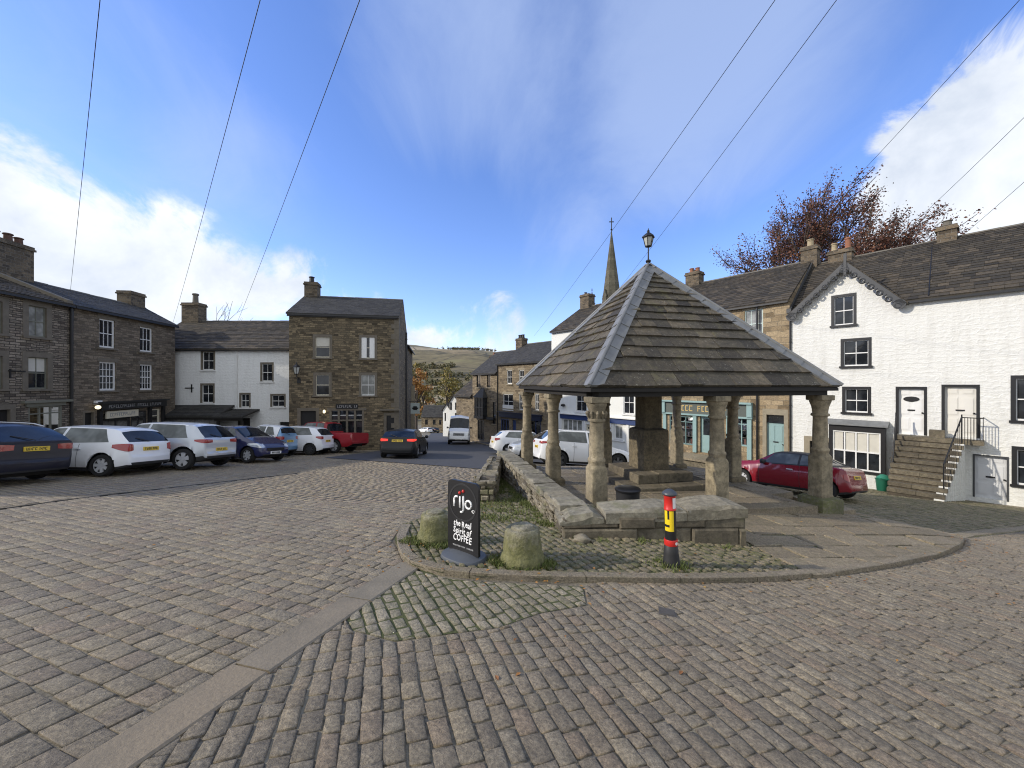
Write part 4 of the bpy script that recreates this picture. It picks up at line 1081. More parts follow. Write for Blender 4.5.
def bin_():
    x, y = 2.02, 6.72; z = floor_z(x, y)
    t = thing('litter_bin', 'low black round bin inside the shelter just behind the block wall', 'bin', (x, y, z))
    mb = MB(); mb.lathe([(.17,0),(.19,.02),(.20,.42),(.205,.44)], n=24); mb.build('body', M['plastic'], t, smooth=True, sharp=40)
    mb = MB(); mb.lathe([(.215,.44),(.222,.455),(.222,.475),(.20,.495),(.12,.51),(.02,.512)], n=24); mb.build('lid', M['black'], t, smooth=True, sharp=40)
bin_()

# small iron cover in the setts, a few fallen leaves
def cover():
    x, y = G(667.5, 612.5); t = thing('stopcock_cover', 'small square dark iron cover let into the small setts below the kerb', 'cover', (x, y, zg(x, y))); t.rotation_euler = (0,0,math.radians(-18))
    mb = MB(); sx, sy = -.115, 0
    mb.hexa([(a,b,-.03+sy*0-.115*b-.05*a) for a, b in ((-.075,-.075),(.075,-.075),(.075,.075),(-.075,.075))]+[(a,b,.006-.115*b-.05*a) for a, b in ((-.075,-.075),(.075,-.075),(.075,.075),(-.075,.075))]); mb.build('frame', M['cover'], t)
    mb = MB(); mb.hexa([(a,b,.0-.115*b-.05*a) for a, b in ((-.058,-.058),(.058,-.058),(.058,.058),(-.058,.058))]+[(a,b,.0095-.115*b-.05*a) for a, b in ((-.058,-.058),(.058,-.058),(.058,.058),(-.058,.058))]); mb.build('lid', M['cover'], t)
M['cover'] = m_plain('worn iron cover', (.085,.078,.068), .7, var=.4, scale=20, bump=.4)
cover()
def leaves():
    rnd = random.Random(77); mb = MB()
    for i in range(190):
        x, y = rnd.uniform(-5,7.5), rnd.uniform(2.2,9.5)
        if rnd.random() < .55: k = rnd.randrange(len(kerb_pts)); x, y = kerb_pts[k][0]+rnd.gauss(0,.3), kerb_pts[k][1]+rnd.gauss(-.05,.16)
        z = (zi(x,y)+.012 if inside((x,y), ISL) else zg(x,y)+.006); a = rnd.uniform(0,6.28); s = rnd.uniform(.012,.026); c, d = math.cos(a)*s, math.sin(a)*s
        mb.quad((x-c,y-d,z),(x+d*.6,y-c*.6,z+rnd.uniform(0,.01)),(x+c,y+d,z+rnd.uniform(0,.008)),(x-d*.6,y+c*.6,z+rnd.uniform(.002,.012)))
    o = stuff(mb.build('fallen_leaves', M['leaf_orange'])); tag(o, 'scattered small fallen autumn leaves on the setts', 'leaves')
leaves()
# ================================================================== BUILDINGS
class Fac:
    def __init__(s, o, e):
        s.o = Vector(o); s.e = Vector(e).normalized(); s.n = Vector((s.e.y, -s.e.x))
        if s.n.dot(-s.o) < 0: s.n = -s.n
    def pt(s, a, o, z): q = s.o+s.e*a+s.n*o; return Vector((q.x, q.y, z))
    def px(s, px, py):
        k = (px-512)/FPX     # x = k*y :  o.x+e.x*a = k*(o.y+e.y*a)
        a = (k*s.o.y-s.o.x)/(s.e.x-k*s.e.y); y = s.o.y+s.e.y*a
        return a, CAMZ-(py-384)/FPX*y
    def rect(s, x0, y0, x1, y1):
        xm, ym = (x0+x1)/2, (y0+y1)/2
        a0 = s.px(x0, ym)[0]; a1 = s.px(x1, ym)[0]; z1 = s.px(xm, y0)[1]; z0 = s.px(xm, y1)[1]
        return min(a0,a1), max(a0,a1), z0, z1
    def box(s, mb, a0, a1, z0, z1, o0, o1, m=0):
        p = [(a0,o0),(a1,o0),(a1,o1),(a0,o1)]
        mb.hexa([s.pt(a,o,z0) for a, o in p]+[s.pt(a,o,z1) for a, o in p], m)
    def ground(s, a, o=0): q = s.o+s.e*a+s.n*o; return zg(q.x, q.y)

def wall_holes(mb, F, a0, a1, z0, z1, holes, depth=.16, out=0.0):
    xs = sorted(set([a0,a1]+[h[0] for h in holes]+[h[1] for h in holes])); xs = [x for x in xs if a0 <= x <= a1]
    zs = sorted(set([z0,z1]+[h[2] for h in holes]+[h[3] for h in holes])); zs = [z for z in zs if z0 <= z <= z1]
    for i in range(len(xs)-1):
        for j in range(len(zs)-1):
            cx, cz = (xs[i]+xs[i+1])/2, (zs[j]+zs[j+1])/2
            if any(h[0] < cx < h[1] and h[2] < cz < h[3] for h in holes): continue
            mb.quad(F.pt(xs[i],out,zs[j]), F.pt(xs[i+1],out,zs[j]), F.pt(xs[i+1],out,zs[j+1]), F.pt(xs[i],out,zs[j+1]))
    for h in holes:
        b0, b1, c0, c1 = h; c0 = max(c0, z0)
        for (p, q) in (((b0,c0),(b1,c0)), ((b1,c0),(b1,c1)), ((b1,c1),(b0,c1)), ((b0,c1),(b0,c0))):
            mb.quad(F.pt(p[0],out,p[1]), F.pt(q[0],out,q[1]), F.pt(q[0],out-depth,q[1]), F.pt(p[0],out-depth,p[1]))

def house(name, label, F, a0, a1, D, ze, zr, wall, roof, holes=(), sl=(.22,.14,.34,.24,.022), eave=.2, verge=(.08,.08), skew=(0,0), zb=None, group='stone houses round the square', seed=1, gutter=True, back=True, cat='house'):
    rnd = random.Random(seed)
    h = thing(name, label, cat, F.pt(a0, 0, F.ground(a0)), group); h['group'] = group
    org = Vector(h.location)
    inv = Matrix.Translation(-org); h_m = inv
    if zb is None: zb = min(F.ground(a0), F.ground(a1), F.ground(a0,-D), F.ground(a1,-D))-.5
    mb = MB(); wall_holes(mb, F, a0, a1, zb, ze, holes)
    for a, sk in ((a0, skew[0]), (a1, skew[1])):
        mb.poly([F.pt(a,0,zb), F.pt(a+sk*2,-D,zb), F.pt(a+sk*2,-D,ze), F.pt(a+sk,-D/2,zr-.05), F.pt(a,0,ze)])
    mb.quad(F.pt(a0+skew[0]*2,-D,zb), F.pt(a1+skew[1]*2,-D,zb), F.pt(a1+skew[1]*2,-D,ze), F.pt(a0+skew[0]*2,-D,ze))
    part(mb, 'wall', wall, h)
    k = (zr-ze)/(D/2.0); v0, v1 = verge
    A = F.pt(a0-v0, eave, ze-eave*k+.05); B = F.pt(a1+v1, eave, ze-eave*k+.05); C = F.pt(a1+v1+skew[1], -D/2, zr+.05); Dp = F.pt(a0-v0+skew[0], -D/2, zr+.05)
    mb = MB(); slates(mb, A, B, C, Dp, *sl, rnd)
    dn = Vector((0,0,-.09)); mb.hexa([A+dn, B+dn, C+dn, Dp+dn]+[q+Vector((0,0,-.012)) for q in (A,B,C,Dp)])
    A2 = F.pt(a0-v0+2*skew[0], -D-eave, ze-eave*k+.05); B2 = F.pt(a1+v1+2*skew[1], -D-eave, ze-eave*k+.05)
    mb.hexa([A2+dn, B2+dn, C+dn, Dp+dn]+[A2, B2, C-Vector((0,0,.012)), Dp-Vector((0,0,.012))])
    ro = part(mb, 'roof', roof, h)
    mb = MB(); L = (C-Dp).length; n = max(2, int(L/.55)); up = Vector((0,0,.03))
    for i in range(n):
        p, q = Dp.lerp(C, i/n), Dp.lerp(C, (i+.985)/n); z = Vector((0,0,rnd.uniform(-.008,.012)))
        w = Vector((F.n.x, F.n.y, 0))*.16; d = Vector((0,0,-.16*k))
        mb.hexa([p+w+d, q+w+d, q-w+d, p-w+d, p+w*.55+d*.3+up+z, q+w*.55+d*.3+up+z, q-w*.55+d*.3+up+z, p-w*.55+d*.3+up+z])
    part(mb, 'ridge_tiles', M['ridge'], ro)
    if gutter:
        mb = MB(); F.box(mb, a0+.02, a1-.02, ze-eave*k-.10, ze-eave*k-.015, max(eave-.03,.03), max(eave-.03,.03)+.10); part(mb, 'gutter', M['black'], h)
    return h
def part(mb, name, mat, parent, **kw):
    """builds world-space geometry as a child (vertices shifted to the top thing's origin)"""
    top = parent
    while top.parent: top = top.parent
    o = Vector(top.location)
    mb.v = [(x-o.x, y-o.y, z-o.z) for x, y, z in mb.v]
    return mb.build(name, mat, parent, **kw)

def window(F, h, r, frame='white_paint', cols=2, rows=1, sash=True, surround=None, sill='quoin', glass='glass', blind=0.0, fw=.05, rec=.11, lintel=None, label=None, sw=.10, sillw=.08, bars=.022):
    a0, a1, z0, z1 = r; fr = M[frame]; mb = MB(); o1 = -rec+.05; o0 = -rec
    F.box(mb, a0, a0+fw, z0, z1, o0, o1); F.box(mb, a1-fw, a1, z0, z1, o0, o1)
    F.box(mb, a0+fw, a1-fw, z1-fw, z1, o0, o1); F.box(mb, a0+fw, a1-fw, z0, z0+fw*1.3, o0, o1)
    zm = (z0+z1)/2
    if sash: F.box(mb, a0+fw, a1-fw, zm-.022, zm+.022, o0+.004, o1-.004)
    for half in ((z0+fw, zm-.02), (zm+.02, z1-fw)) if sash else ((z0+fw, z1-fw),):
        for i in range(1, cols):
            a = lerp(a0+fw, a1-fw, i/cols); F.box(mb, a-bars/2, a+bars/2, half[0], half[1], o0+.008, o1-.012)
        for j in range(1, rows):
            z = lerp(half[0], half[1], j/rows); F.box(mb, a0+fw, a1-fw, z-bars/2, z+bars/2, o0+.010, o1-.010)
    w = part(mb, 'window', fr, h)
    if label: w['label'] = label
    mb = MB(); F.box(mb, a0+.01, a1-.01, z0+.01, z1-.01, o0-.03, o0+.012); part(mb, 'glass', M[glass], w)
    if blind:
        mb = MB(); F.box(mb, a0+fw+.003, a1-fw-.003, lerp(z1-fw, z0+fw, blind), z1-fw-.003, o0+.0125, o0+.017); part(mb, 'blind', M['blind'], w)
    if surround:
        mb = MB(); b = .014
        q = .022; F.box(mb, a0-sw, a0+q, z0-.0, z1+sw, -rec-.02, b); F.box(mb, a1-q, a1+sw, z0, z1+sw, -rec-.02, b); F.box(mb, a0+q, a1-q, z1-q, z1+sw, -rec-.02, b)
        part(mb, 'surround', M[surround], w)
    if lintel:
        mb = MB(); F.box(mb, a0-.12, a1+.12, z1+(0 if not surround else sw), z1+.2, -.01, .012); part(mb, 'lintel', M[lintel], w)
    if sill:
        mb = MB(); F.box(mb, a0-sw-.04, a1+sw+.04, z0-.09, z0, -rec, sillw); part(mb, 'sill', M[sill], w)
    return w

def door(F, h, r, mat='white_paint', surround='black', panels=((.08,.45,.08,.36),(.55,.92,.08,.36),(.08,.45,.42,.78),(.55,.92,.42,.78),(.08,.45,.84,.95),(.55,.92,.84,.95)), rec=.12, box_at=.52, glass=None, sw=.055, step=None, label=None, knob=.1):
    a0, a1, z0, z1 = r; mb = MB(); F.box(mb, a0, a1, z0, z1, -rec-.05, -rec)
    W, H = a1-a0, z1-z0
    for (p0,p1,q0,q1) in panels:
        F.box(mb, a0+W*p0, a0+W*p1, z0+H*q0, z0+H*q1, -rec-.003, -rec+.008); F.box(mb, a0+W*(p0+.04), a0+W*(p1-.04), z0+H*(q0+.018), z0+H*(q1-.018), -rec+.007, -rec+.02)
    d = part(mb, 'door', M[mat], h)
    if label: d['label'] = label
    mb = MB(); ac = a0+W*(knob if knob is not None else .1); mb.lathe([(.01,-.03),(.03,-.02),(.035,0),(.03,.02),(.01,.03)], c=F.pt(ac, -rec+.04, z0+H*.47), n=10); part(mb, 'handle', M['iron'], d)
    if box_at:
        mb = MB(); F.box(mb, a0+W*.36, a0+W*.64, z0+H*box_at-.03, z0+H*box_at+.03, -rec-.002, -rec+.026); part(mb, 'letterbox', M['iron'], d)
    if glass:
        p0,p1,q0,q1 = glass; mb = MB(); F.box(mb, a0+W*p0, a0+W*p1, z0+H*q0, z0+H*q1, -rec-.001, -rec+.012); part(mb, 'glass', M['glass'], d)
    if surround:
        mb = MB(); b = .016
        q = .03; F.box(mb, a0-sw, a0+q, z0, z1+sw, -rec-.06, b); F.box(mb, a1-q, a1+sw, z0, z1+sw, -rec-.06, b); F.box(mb, a0+q, a1-q, z1-q, z1+sw, -rec-.06, b)
        part(mb, 'frame', M[surround], d)
    return d
def pot(mb, c, r, h): mb.lathe([(r*1.15,0),(r*1.15,.06),(r*.95,.09),(r*.85,h*.8),(r*1.1,h*.86),(r*1.1,h*.95),(r*.9,h),(r*.7,h-.03)], c=c, n=12)
def chimney(h, F, a, o, zb, zt, wa, wo, pots=(), mat='chimney', cap=True, parent=None):
    mb = MB(); F.box(mb, a-wa/2, a+wa/2, zb, zt-.22, o-wo/2, o+wo/2)
    if cap:
        F.box(mb, a-wa/2-.06, a+wa/2+.06, zt-.22, zt-.12, o-wo/2-.06, o+wo/2+.06); F.box(mb, a-wa/2-.02, a+wa/2+.02, zt-.12, zt, o-wo/2-.02, o+wo/2+.02)
    c = part(mb, 'chimney', M[mat], h)
    for (da, r, ht, m) in pots:
        mb = MB(); pot(mb, F.pt(a+da, o, zt), r, ht); part(mb, 'chimney_pot', M[m], c)
    mb = MB(); F.box(mb, a-wa/2-.05, a+wa/2+.05, zb-.0, zb+.18, o-wo/2-.04, o+wo/2+.04)
    return c
def pipe(h, F, a, z0, z1, out=.06, r=.045, mat='black'):
    mb = MB(); mb.tube([F.pt(a,out,z1), F.pt(a,out,z0)], r, 8)
    z = z0+.5
    while z < z1: mb.tube([F.pt(a,out,z-.03), F.pt(a,out,z+.03)], r*1.35, 8); z += 1.6
    part(mb, 'drainpipe', M[mat], h)
def glass_clear():
    n = N('clear shop glass'); t = n.t; out = t.nodes['Material Output']
    tr = n.new('ShaderNodeBsdfTransparent'); gl = n.new('ShaderNodeBsdfGlossy'); gl.inputs['Roughness'].default_value = .02
    fr = n.new('ShaderNodeFresnel'); fr.inputs['IOR'].default_value = 1.5; mx = n.new('ShaderNodeMixShader')
    n.l(n.math('ADD', fr.outputs[0], .05), mx.inputs[0]); n.l(tr.outputs[0], mx.inputs[1]); n.l(gl.outputs[0], mx.inputs[2]); n.l(mx.outputs[0], out.inputs[0])
    return n.mat
M['glass_clear'] = glass_clear()
M['goods'] = m_slate('assorted goods', [(.5,.25,.1),(.6,.55,.45),(.12,.2,.3),(.5,.1,.1),(.3,.4,.2),(.65,.6,.5),(.1,.1,.1)], lam=0, rough=.5)
M['shop_dark'] = m_plain('dim shop interior', (.035,.03,.026), .9)
def shop_window(F, h, r, frame, cols, transom=.75, goods=26, seed=1, rec=.08, depth=.55, name='window'):
    a0, a1, z0, z1 = r; mb = MB(); fw = .06
    F.box(mb, a0, a0+fw, z0, z1, -rec, -rec+.07); F.box(mb, a1-fw, a1, z0, z1, -rec, -rec+.07); F.box(mb, a0+fw, a1-fw, z0, z0+.08, -rec, -rec+.09); F.box(mb, a0+fw, a1-fw, z1-fw, z1, -rec, -rec+.07)
    for i in range(1, cols): a = lerp(a0, a1, i/cols); F.box(mb, a-.025, a+.025, z0+.08, z1-fw, -rec, -rec+.06)
    if transom: z = lerp(z0, z1, transom); F.box(mb, a0+fw, a1-fw, z-.025, z+.025, -rec+.003, -rec+.055)
    w = part(mb, name, M[frame], h)
    mb = MB(); F.box(mb, a0+.02, a1-.02, z0+.02, z1-.02, -rec+.02, -rec+.026); part(mb, 'glass', M['glass_clear'], w)
    mb = MB(); d = -rec-depth
    mb.quad(F.pt(a0,d,z0),F.pt(a1,d,z0),F.pt(a1,d,z1),F.pt(a0,d,z1)); mb.quad(F.pt(a0,d,z0),F.pt(a1,d,z0),F.pt(a1,-rec,z0),F.pt(a0,-rec,z0)); mb.quad(F.pt(a0,d,z1),F.pt(a1,d,z1),F.pt(a1,-rec,z1),F.pt(a0,-rec,z1))
    mb.quad(F.pt(a0,d,z0),F.pt(a0,-rec,z0),F.pt(a0,-rec,z1),F.pt(a0,d,z1)); mb.quad(F.pt(a1,d,z0),F.pt(a1,-rec,z0),F.pt(a1,-rec,z1),F.pt(a1,d,z1))
    part(mb, 'display_recess', M['shop_dark'], w)
    rnd = random.Random(seed); mb = MB()
    for lev in range(3):
        zz = lerp(z0+.04, z1-.3, lev/3); a = a0+.12
        if lev: F.box(mb, a0+.05, a1-.05, zz-.03, zz-.005, d+.05, d+.35)
        while a < a1-.15 and goods:
            w_ = rnd.uniform(.06,.2); hh = rnd.uniform(.1,.34); o = rnd.uniform(d+.1, d+.28)
            if rnd.random() < .8: F.box(mb, a, a+w_, zz, zz+hh, o, o+.1)
            a += w_+rnd.uniform(.02,.1)
    if mb.v: part(mb, 'display_goods', M['goods'], w)
    return w
def glyphs(F, a0, a1, z0, z1, out, rnd, th=.006, flip=False):
    """lettering too small to read: upright strokes the size of the letters"""
    mb = MB(); a = a0; h = z1-z0
    while a < a1-.03:
        w = h*rnd.uniform(.42,.60); k = rnd.randint(0,3); s = h*.15
        if rnd.random() < .92:
            F.box(mb, a, a+s, z0, z1, out, out+th)
            if k in (0,1,2): F.box(mb, a+s, a+w, z1-s, z1, out, out+th)
            if k in (0,3): F.box(mb, a+s, a+w, z0, z0+s, out, out+th)
            if k in (1,2): F.box(mb, a+s, a+w*.85, (z0+z1)/2-s/2, (z0+z1)/2+s/2, out, out+th)
            if k == 2: F.box(mb, a+w-s, a+w, (z0+z1)/2+s/2, z1-s, out, out+th)
        a += w+h*.22
    if flip: mb.v = [tuple(Vector(v)+Vector((F.e.x,F.e.y,0))*((a0+a1)-2*((v[0]-F.o.x)*F.e.x+(v[1]-F.o.y)*F.e.y))) for v in mb.v]
    return mb

FR = Fac((29.7,0), (-.6247,.7809)); FL = Fac((-19.03,0), (-.1142,.9935)); FW = Fac((-22.9,25.6), (1,0)); FB = Fac((-13.9,24.0), (.98,.197)); FBs = Fac((-7.43,25.3), (-.197,.98))
sl_stone = (.26,.15,.42,.28,.026); sl_grey = (.22,.17,.30,.26,.014)
STONE_ROOF = M['slate_stone']; GREY_ROOF = M['slate_blue']
GRP = 'houses and shops round the market place'

# ---------------------------------------------------------------- right row
def s_at(px, py=384): return FR.px(px, py)[0]
s_R2a = 9.0*1.2806; s_R12 = s_at(893.5); s_RQ = s_at(789.5); s_QP = s_at(659.5); s_PS = s_at(551.5); s_S32 = s_at(497); s_S21 = s_at(472.5); s_S1e = s_at(456)

def white_cottage():
    ze, zr = CAMZ+3.60, CAMZ+6.80
    d1 = FR.rect(897.5,388,925,434.5); d2 = FR.rect(943.5,386,977.5,437); d3 = FR.rect(973.5,456,1008,506)
    d3 = (d3[0], d3[1], FR.ground(d3[0])+.12, d3[3])
    w1 = FR.rect(1015,378,1040,421); w2 = FR.rect(1016,450,1041,486); w1 = (w1[1]-1.0, w1[1], w1[2], w1[3]); w2 = (w2[1]-1.0, w2[1], w2[2], w2[3])
    h = house('white_cottage', 'long bright white cottage with stone outside steps and three white doors', FR, s_R2a, s_R12, 8.0, ze, zr, M['white_bright'], STONE_ROOF, [d1,d2,d3,w1,w2], sl=sl_stone, eave=.16, verge=(.1,.0), seed=3, group=GRP)
    door(FR, h, d1, label='white door with black oval plaque'); dd = door(FR, h, d2, mat='cream_door', label='plain cream panelled door'); door(FR, h, d3, mat='door_grey', surround='slate_paint', sw=.02, box_at=.5, label='low white panelled door', knob=.1)
    mb = MB(); a = (d1[0]+d1[1])/2; z = lerp(d1[2], d1[3], .76)
    ring = [FR.pt(a+.24*math.cos(t/20*6.283), -.085, z+.11*math.sin(t/20*6.283)) for t in range(20)]; r2 = [FR.pt(a+.24*math.cos(t/20*6.283), -.125, z+.11*math.sin(t/20*6.283)) for t in range(20)]
    mb.poly(ring); 
    for t in range(20): mb.quad(ring[t], r2[t], r2[(t+1) % 20], ring[(t+1) % 20])
    part(mb, 'plaque', M['black'], h)
    for w in (w1, w2): window(FR, h, w, cols=2, surround='black', sill='black', sw=.10)
    # chimney and the dark seam down the roof
    sc = s_at(930)-.9; chimney(h, FR, 19.9, -3.95, CAMZ+6.1, CAMZ+7.35, .62, .62, [(0,.17,.28,'ridge')])
    mb = MB(); k = (zr-ze)/4.0; a_ = 20.1
    mb.tube([FR.pt(a_+.1, .10, ze-.12*k+.10), FR.pt(a_+.25, -3.6, ze+3.6*k+.06)], .022, 6); part(mb, 'roof_pipe', M['black'], h)
    mb = MB(); FR.box(mb, s_R12-.05, s_R12+.0, ze-.3, ze-.05, .0, .05); part(mb, 'gutter_end', M['black'], h)
    # outside steps
    t = thing('outside_steps', 'flight of worn brown stone steps with black iron handrail to two front doors', 'steps', FR.pt(s_at(911), 1, FR.ground(s_at(911), 1)))
    L0, R0 = s_at(896.5), s_at(966.5); zt = FR.px(911,434.5)[1]-.02; land = .62; run = 1.85; n = 10; rnd = random.Random(5)
    zbm = FR.ground((L0+R0)/2, land+run); rise = (zt-zbm-.02)/n; tread = run/(n-1); mb = MB(); mw = MB()
    hiL = max(L0, R0); loR = min(L0, R0)   # larger s = left in view
    FR.box(mb, s_at(984.5), hiL, zt-.16, zt, -.10, land)
    FR.box(mw, loR+.1, hiL, zbm-.6, zt-.165, .0, land-.04)
    for i in range(1, n):
        o0, o1 = land+(i-1)*tread, land+i*tread; z = zt-rise*i; rr_ = lerp(loR, loR+.42, i/(n-1))
        FR.box(mw, rr_+.10, hiL-.03, zbm-.7, z-.045+rnd.uniform(-.004,.004), o0-.06, o1-.025)
        a = rr_
        while a < hiL-.05:
            w = min(rnd.uniform(.7,1.3), hiL-a)
            if hiL-a-w < .4: w = hiL-a
            FR.box(mb, a+.004, a+w-.004, z-.14, z+rnd.uniform(-.008,.008), o0-.05, o1+.015+rnd.uniform(-.01,.01)); a += w
    part(mb, 'treads', M['step_stone'], t)
    part(mw, 'risers', M['step_dark'], t)
    mb = MB()
    for i in range(n):   # white side wall, stepped
        o0, o1 = (0, land) if i == 0 else (land+(i-1)*tread, land+i*tread); z = zt-rise*i-.15; rr_ = loR if i == 0 else lerp(loR, loR+.42, i/(n-1))
        FR.box(mb, rr_+.03, rr_+.28, zbm-.7, z, o0, o1)
    part(mb, 'side_wall', M['white_bright'], t)
    mb = MB(); bar = lambda p, q, r=.014: mb.tube([p, q], r, 6)
    ra = lambda o: lerp(loR, loR+.42, max(0,(o-land)/run))+.10; zz = lambda o: zt-(max(0,o-land)/tread+.0)*rise
    for i in range(0, 10):
        o = land+i*tread*.88; bar(FR.pt(ra(o), o, zz(o)-.15), FR.pt(ra(o), o, zz(o)+.86), .011)
    bar(FR.pt(ra(land), land, zt+.88), FR.pt(ra(land+run*.88), land+run*.88, zz(land+run*.88)+.88), .024)
    bar(FR.pt(ra(land), land, zt-.1), FR.pt(ra(land), land, zt+.98), .022); oe = land+run*.88; bar(FR.pt(ra(oe), oe, zz(oe)-.3), FR.pt(ra(oe), oe, zz(oe)+.9), .022)
    e_ = s_at(983.5)
    for i in range(8):
        a = lerp(ra(land), e_, i/7); bar(FR.pt(a, land-.05, zt), FR.pt(a, land-.05, zt+.88), .011)
    bar(FR.pt(ra(land), land-.05, zt+.86), FR.pt(e_, land-.05, zt+.86), .02); bar(FR.pt(e_, land-.05, zt+.86), FR.pt(e_, .02, zt+.86), .02)
    bar(FR.pt(hiL-.06, land, zt-.3), FR.pt(hiL-.06, land, zt+.95), .03); bar(FR.pt(hiL-.06, land, zt+.8), FR.pt(hiL-.06, land+.9, zt-1.0), .03)
    part(mb, 'handrail', M['iron'], t)
    mb = MB(); FR.box(mb, s_at(938)-.2, s_at(938)+.22, zt, zt+.3, .12, .42); o = mb.build('stone_trough', M['step_stone']); tag(o, 'small rough stone trough standing on the landing between the two doors', 'trough')
M['door_grey'] = m_plain('greyed white door paint', (.60,.61,.62), .5, var=.06)
M['cream_door'] = m_plain('cream door paint', (.68,.66,.60), .45, var=.06)
M['step_dark'] = m_slate('worn dark risers', [(.09,.073,.05),(.12,.097,.066)], lam=.2, rough=.9)
white_cottage()

def gable_house():
    ze, zr = CAMZ+3.60, CAMZ+6.80
    w1 = FR.rect(833.5,296,854,325); w2 = FR.rect(843,340,869,366); w3 = FR.rect(844.5,388.5,868.5,412.5)
    dr = FR.rect(809,432,831,478); zd = FR.ground(dr[0]); dr = (dr[0], dr[1], zd+.1, zd+1.95)
    h = house('gabled_white_house', 'bright white gabled house with black scalloped bargeboards and slate bay window', FR, s_R12, s_RQ, 8.0, ze, zr, M['white_bright'], STONE_ROOF, [w1,w2,w3,dr], sl=sl_stone, eave=-.45, verge=(0,.12), seed=4, group=GRP, gutter=False)
    a0, a1 = s_at(903.5), s_RQ-.02; am = s_at(846.5); za = CAMZ+5.55; zl = CAMZ+3.42
    # gable wall
    mb = MB(); zs = ze
    kL = (za-zl)/(a1-am); kR = (za-zl)/(am-a0)
    def top(a): return za-kL*(a-am) if a > am else za-kR*(am-a)
    xs = [a0, w1[0], am, w1[1], a1]; xs = sorted(xs)
    for i in range(4):
        p, q = xs[i], xs[i+1]; mid = (p+q)/2; hole = w1[0] < mid < w1[1]
        lo = ze
        if hole:
            if w1[2] > ze: mb.quad(FR.pt(p,0,ze),FR.pt(q,0,ze),FR.pt(q,0,w1[2]),FR.pt(p,0,w1[2]))
            mb.quad(FR.pt(p,0,w1[3]),FR.pt(q,0,w1[3]),FR.pt(q,0,max(w1[3],top(q))),FR.pt(p,0,max(w1[3],top(p))))
        else: mb.quad(FR.pt(p,0,ze-.0),FR.pt(q,0,ze-.0),FR.pt(q,0,max(ze,top(q))),FR.pt(p,0,max(ze,top(p))))
    part(mb, 'gable_wall', M['white_bright'], h)
    k = (zr-ze)/4.0; zap = za+.12; ob = -(zap-ze)/k; rnd = random.Random(6)
    mb = MB(); ap_f, ap_b = FR.pt(am,.28,zap), FR.pt(am,ob,zap)
    for a in (a0-.15, a1+.1):
        e_f, e_b = FR.pt(a,.28,zl-.02), FR.pt(a,-.03,zl-.02)
        A, B, C, D = (e_f, e_b, ap_b, ap_f) if a < am else (e_b, e_f, ap_f, ap_b)
        slates(mb, A, B, C, D, .24,.15,.38,.26,.024, rnd); dn = Vector((0,0,-.07)); mb.hexa([q+dn for q in (A,B,C,D)]+[q-Vector((0,0,.012)) for q in (A,B,C,D)])
    part(mb, 'gable_roof', STONE_ROOF, h)
    # scalloped bargeboard
    mb = MB()
    for a_e, kk in ((a0-.12, kR), (a1+.08, kL)):
        p, q = Vector((am, za+.08)), Vector((a_e, zl-.02)); d = (q-p); L = d.length; d.normalize(); nn = Vector((d.y, -d.x)); nn = nn if nn.y < 0 else -nn
        def w3_(v, o): return FR.pt(v.x, o, v.y)
        c = [p, q, q+nn*.21, p+nn*.21]
        mb.hexa([w3_(v,.25) for v in c]+[w3_(v,.31) for v in c])
        n = 7
        for i in range(n):
            cc = p+d*(L*(i+.75)/n)+nn*.24; ring = [w3_(cc+Vector((math.cos(t/14*6.283), math.sin(t/14*6.283)))*.10, .28) for t in range(15)]
            mb.tube(ring, .045, 6, cap=False); 
            c2 = p+d*(L*(i+.25)/n)+nn*.2; mb.tube([w3_(c2-nn*.05,.28), w3_(c2+nn*.06,.28)], .045, 6)
        ce = q+nn*.18-d*.12; disc = [w3_(ce+Vector((math.cos(t/16*6.283), math.sin(t/16*6.283)))*.21, .25) for t in range(16)]; d2_ = [w3_(ce+Vector((math.cos(t/16*6.283), math.sin(t/16*6.283)))*.21, .31) for t in range(16)]
        mb.poly(disc); mb.poly(d2_)
        for t in range(16): mb.quad(disc[t], disc[(t+1) % 16], d2_[(t+1) % 16], d2_[t])
    FR.box(mb, am-.05, am+.05, za-.55, za+.42, .24, .32)
    part(mb, 'bargeboard', M['slate_paint'], h)
    for w in (w1,w2,w3): window(FR, h, w, cols=2, surround='black', sill='black', sw=.085, sillw=.1)
    door(FR, h, dr, mat='timber', surround='quoin', panels=(), box_at=None, sw=.2)
    # ground-floor bay
    b = FR.rect(834.5,431,882,469); z0 = b[2]; z1 = b[3]; out = .34; mb = MB()
    F2 = Fac(FR.pt(0,out,0).xy, FR.e)
    FR.box(mb, b[0]-.14, b[1]+.14, z0-.10, z0, 0, out+.06)
    for a in (b[0]-.14, b[1]): FR.box(mb, a, a+.14, z0, z1, 0, out)
    FR.box(mb, b[0]-.14, b[1]+.14, z1, z1+.26, 0, out)
    bay = part(mb, 'bay_window', M['black'], h)
    mb = MB(); fr = .05; A0, A1 = b[0], b[1]; zm = lerp(z0,z1,.48)
    for z_ in (z0, zm-.03, z1-.06): FR.box(mb, A0, A1, z_, z_+.06, out-.09, out-.03)
    for i in range(5): a = lerp(A0, A1-.05, i/4); FR.box(mb, a, a+.05, z0+.06, z1-.06, out-.088, out-.034)
    part(mb, 'sash', M['white_paint'], bay)
    mb = MB(); FR.box(mb, A0, A1, z0+.02, z1-.02, out-.13, out-.08); part(mb, 'glass', M['glass'], bay)
    mb = MB()
    for i in range(4): FR.box(mb, lerp(A0,A1,i/4)+.05, lerp(A0,A1,(i+1)/4)-.02, zm+.03, z1-.06, out-.0795, out-.075)
    part(mb, 'blind', M['blind'], bay)
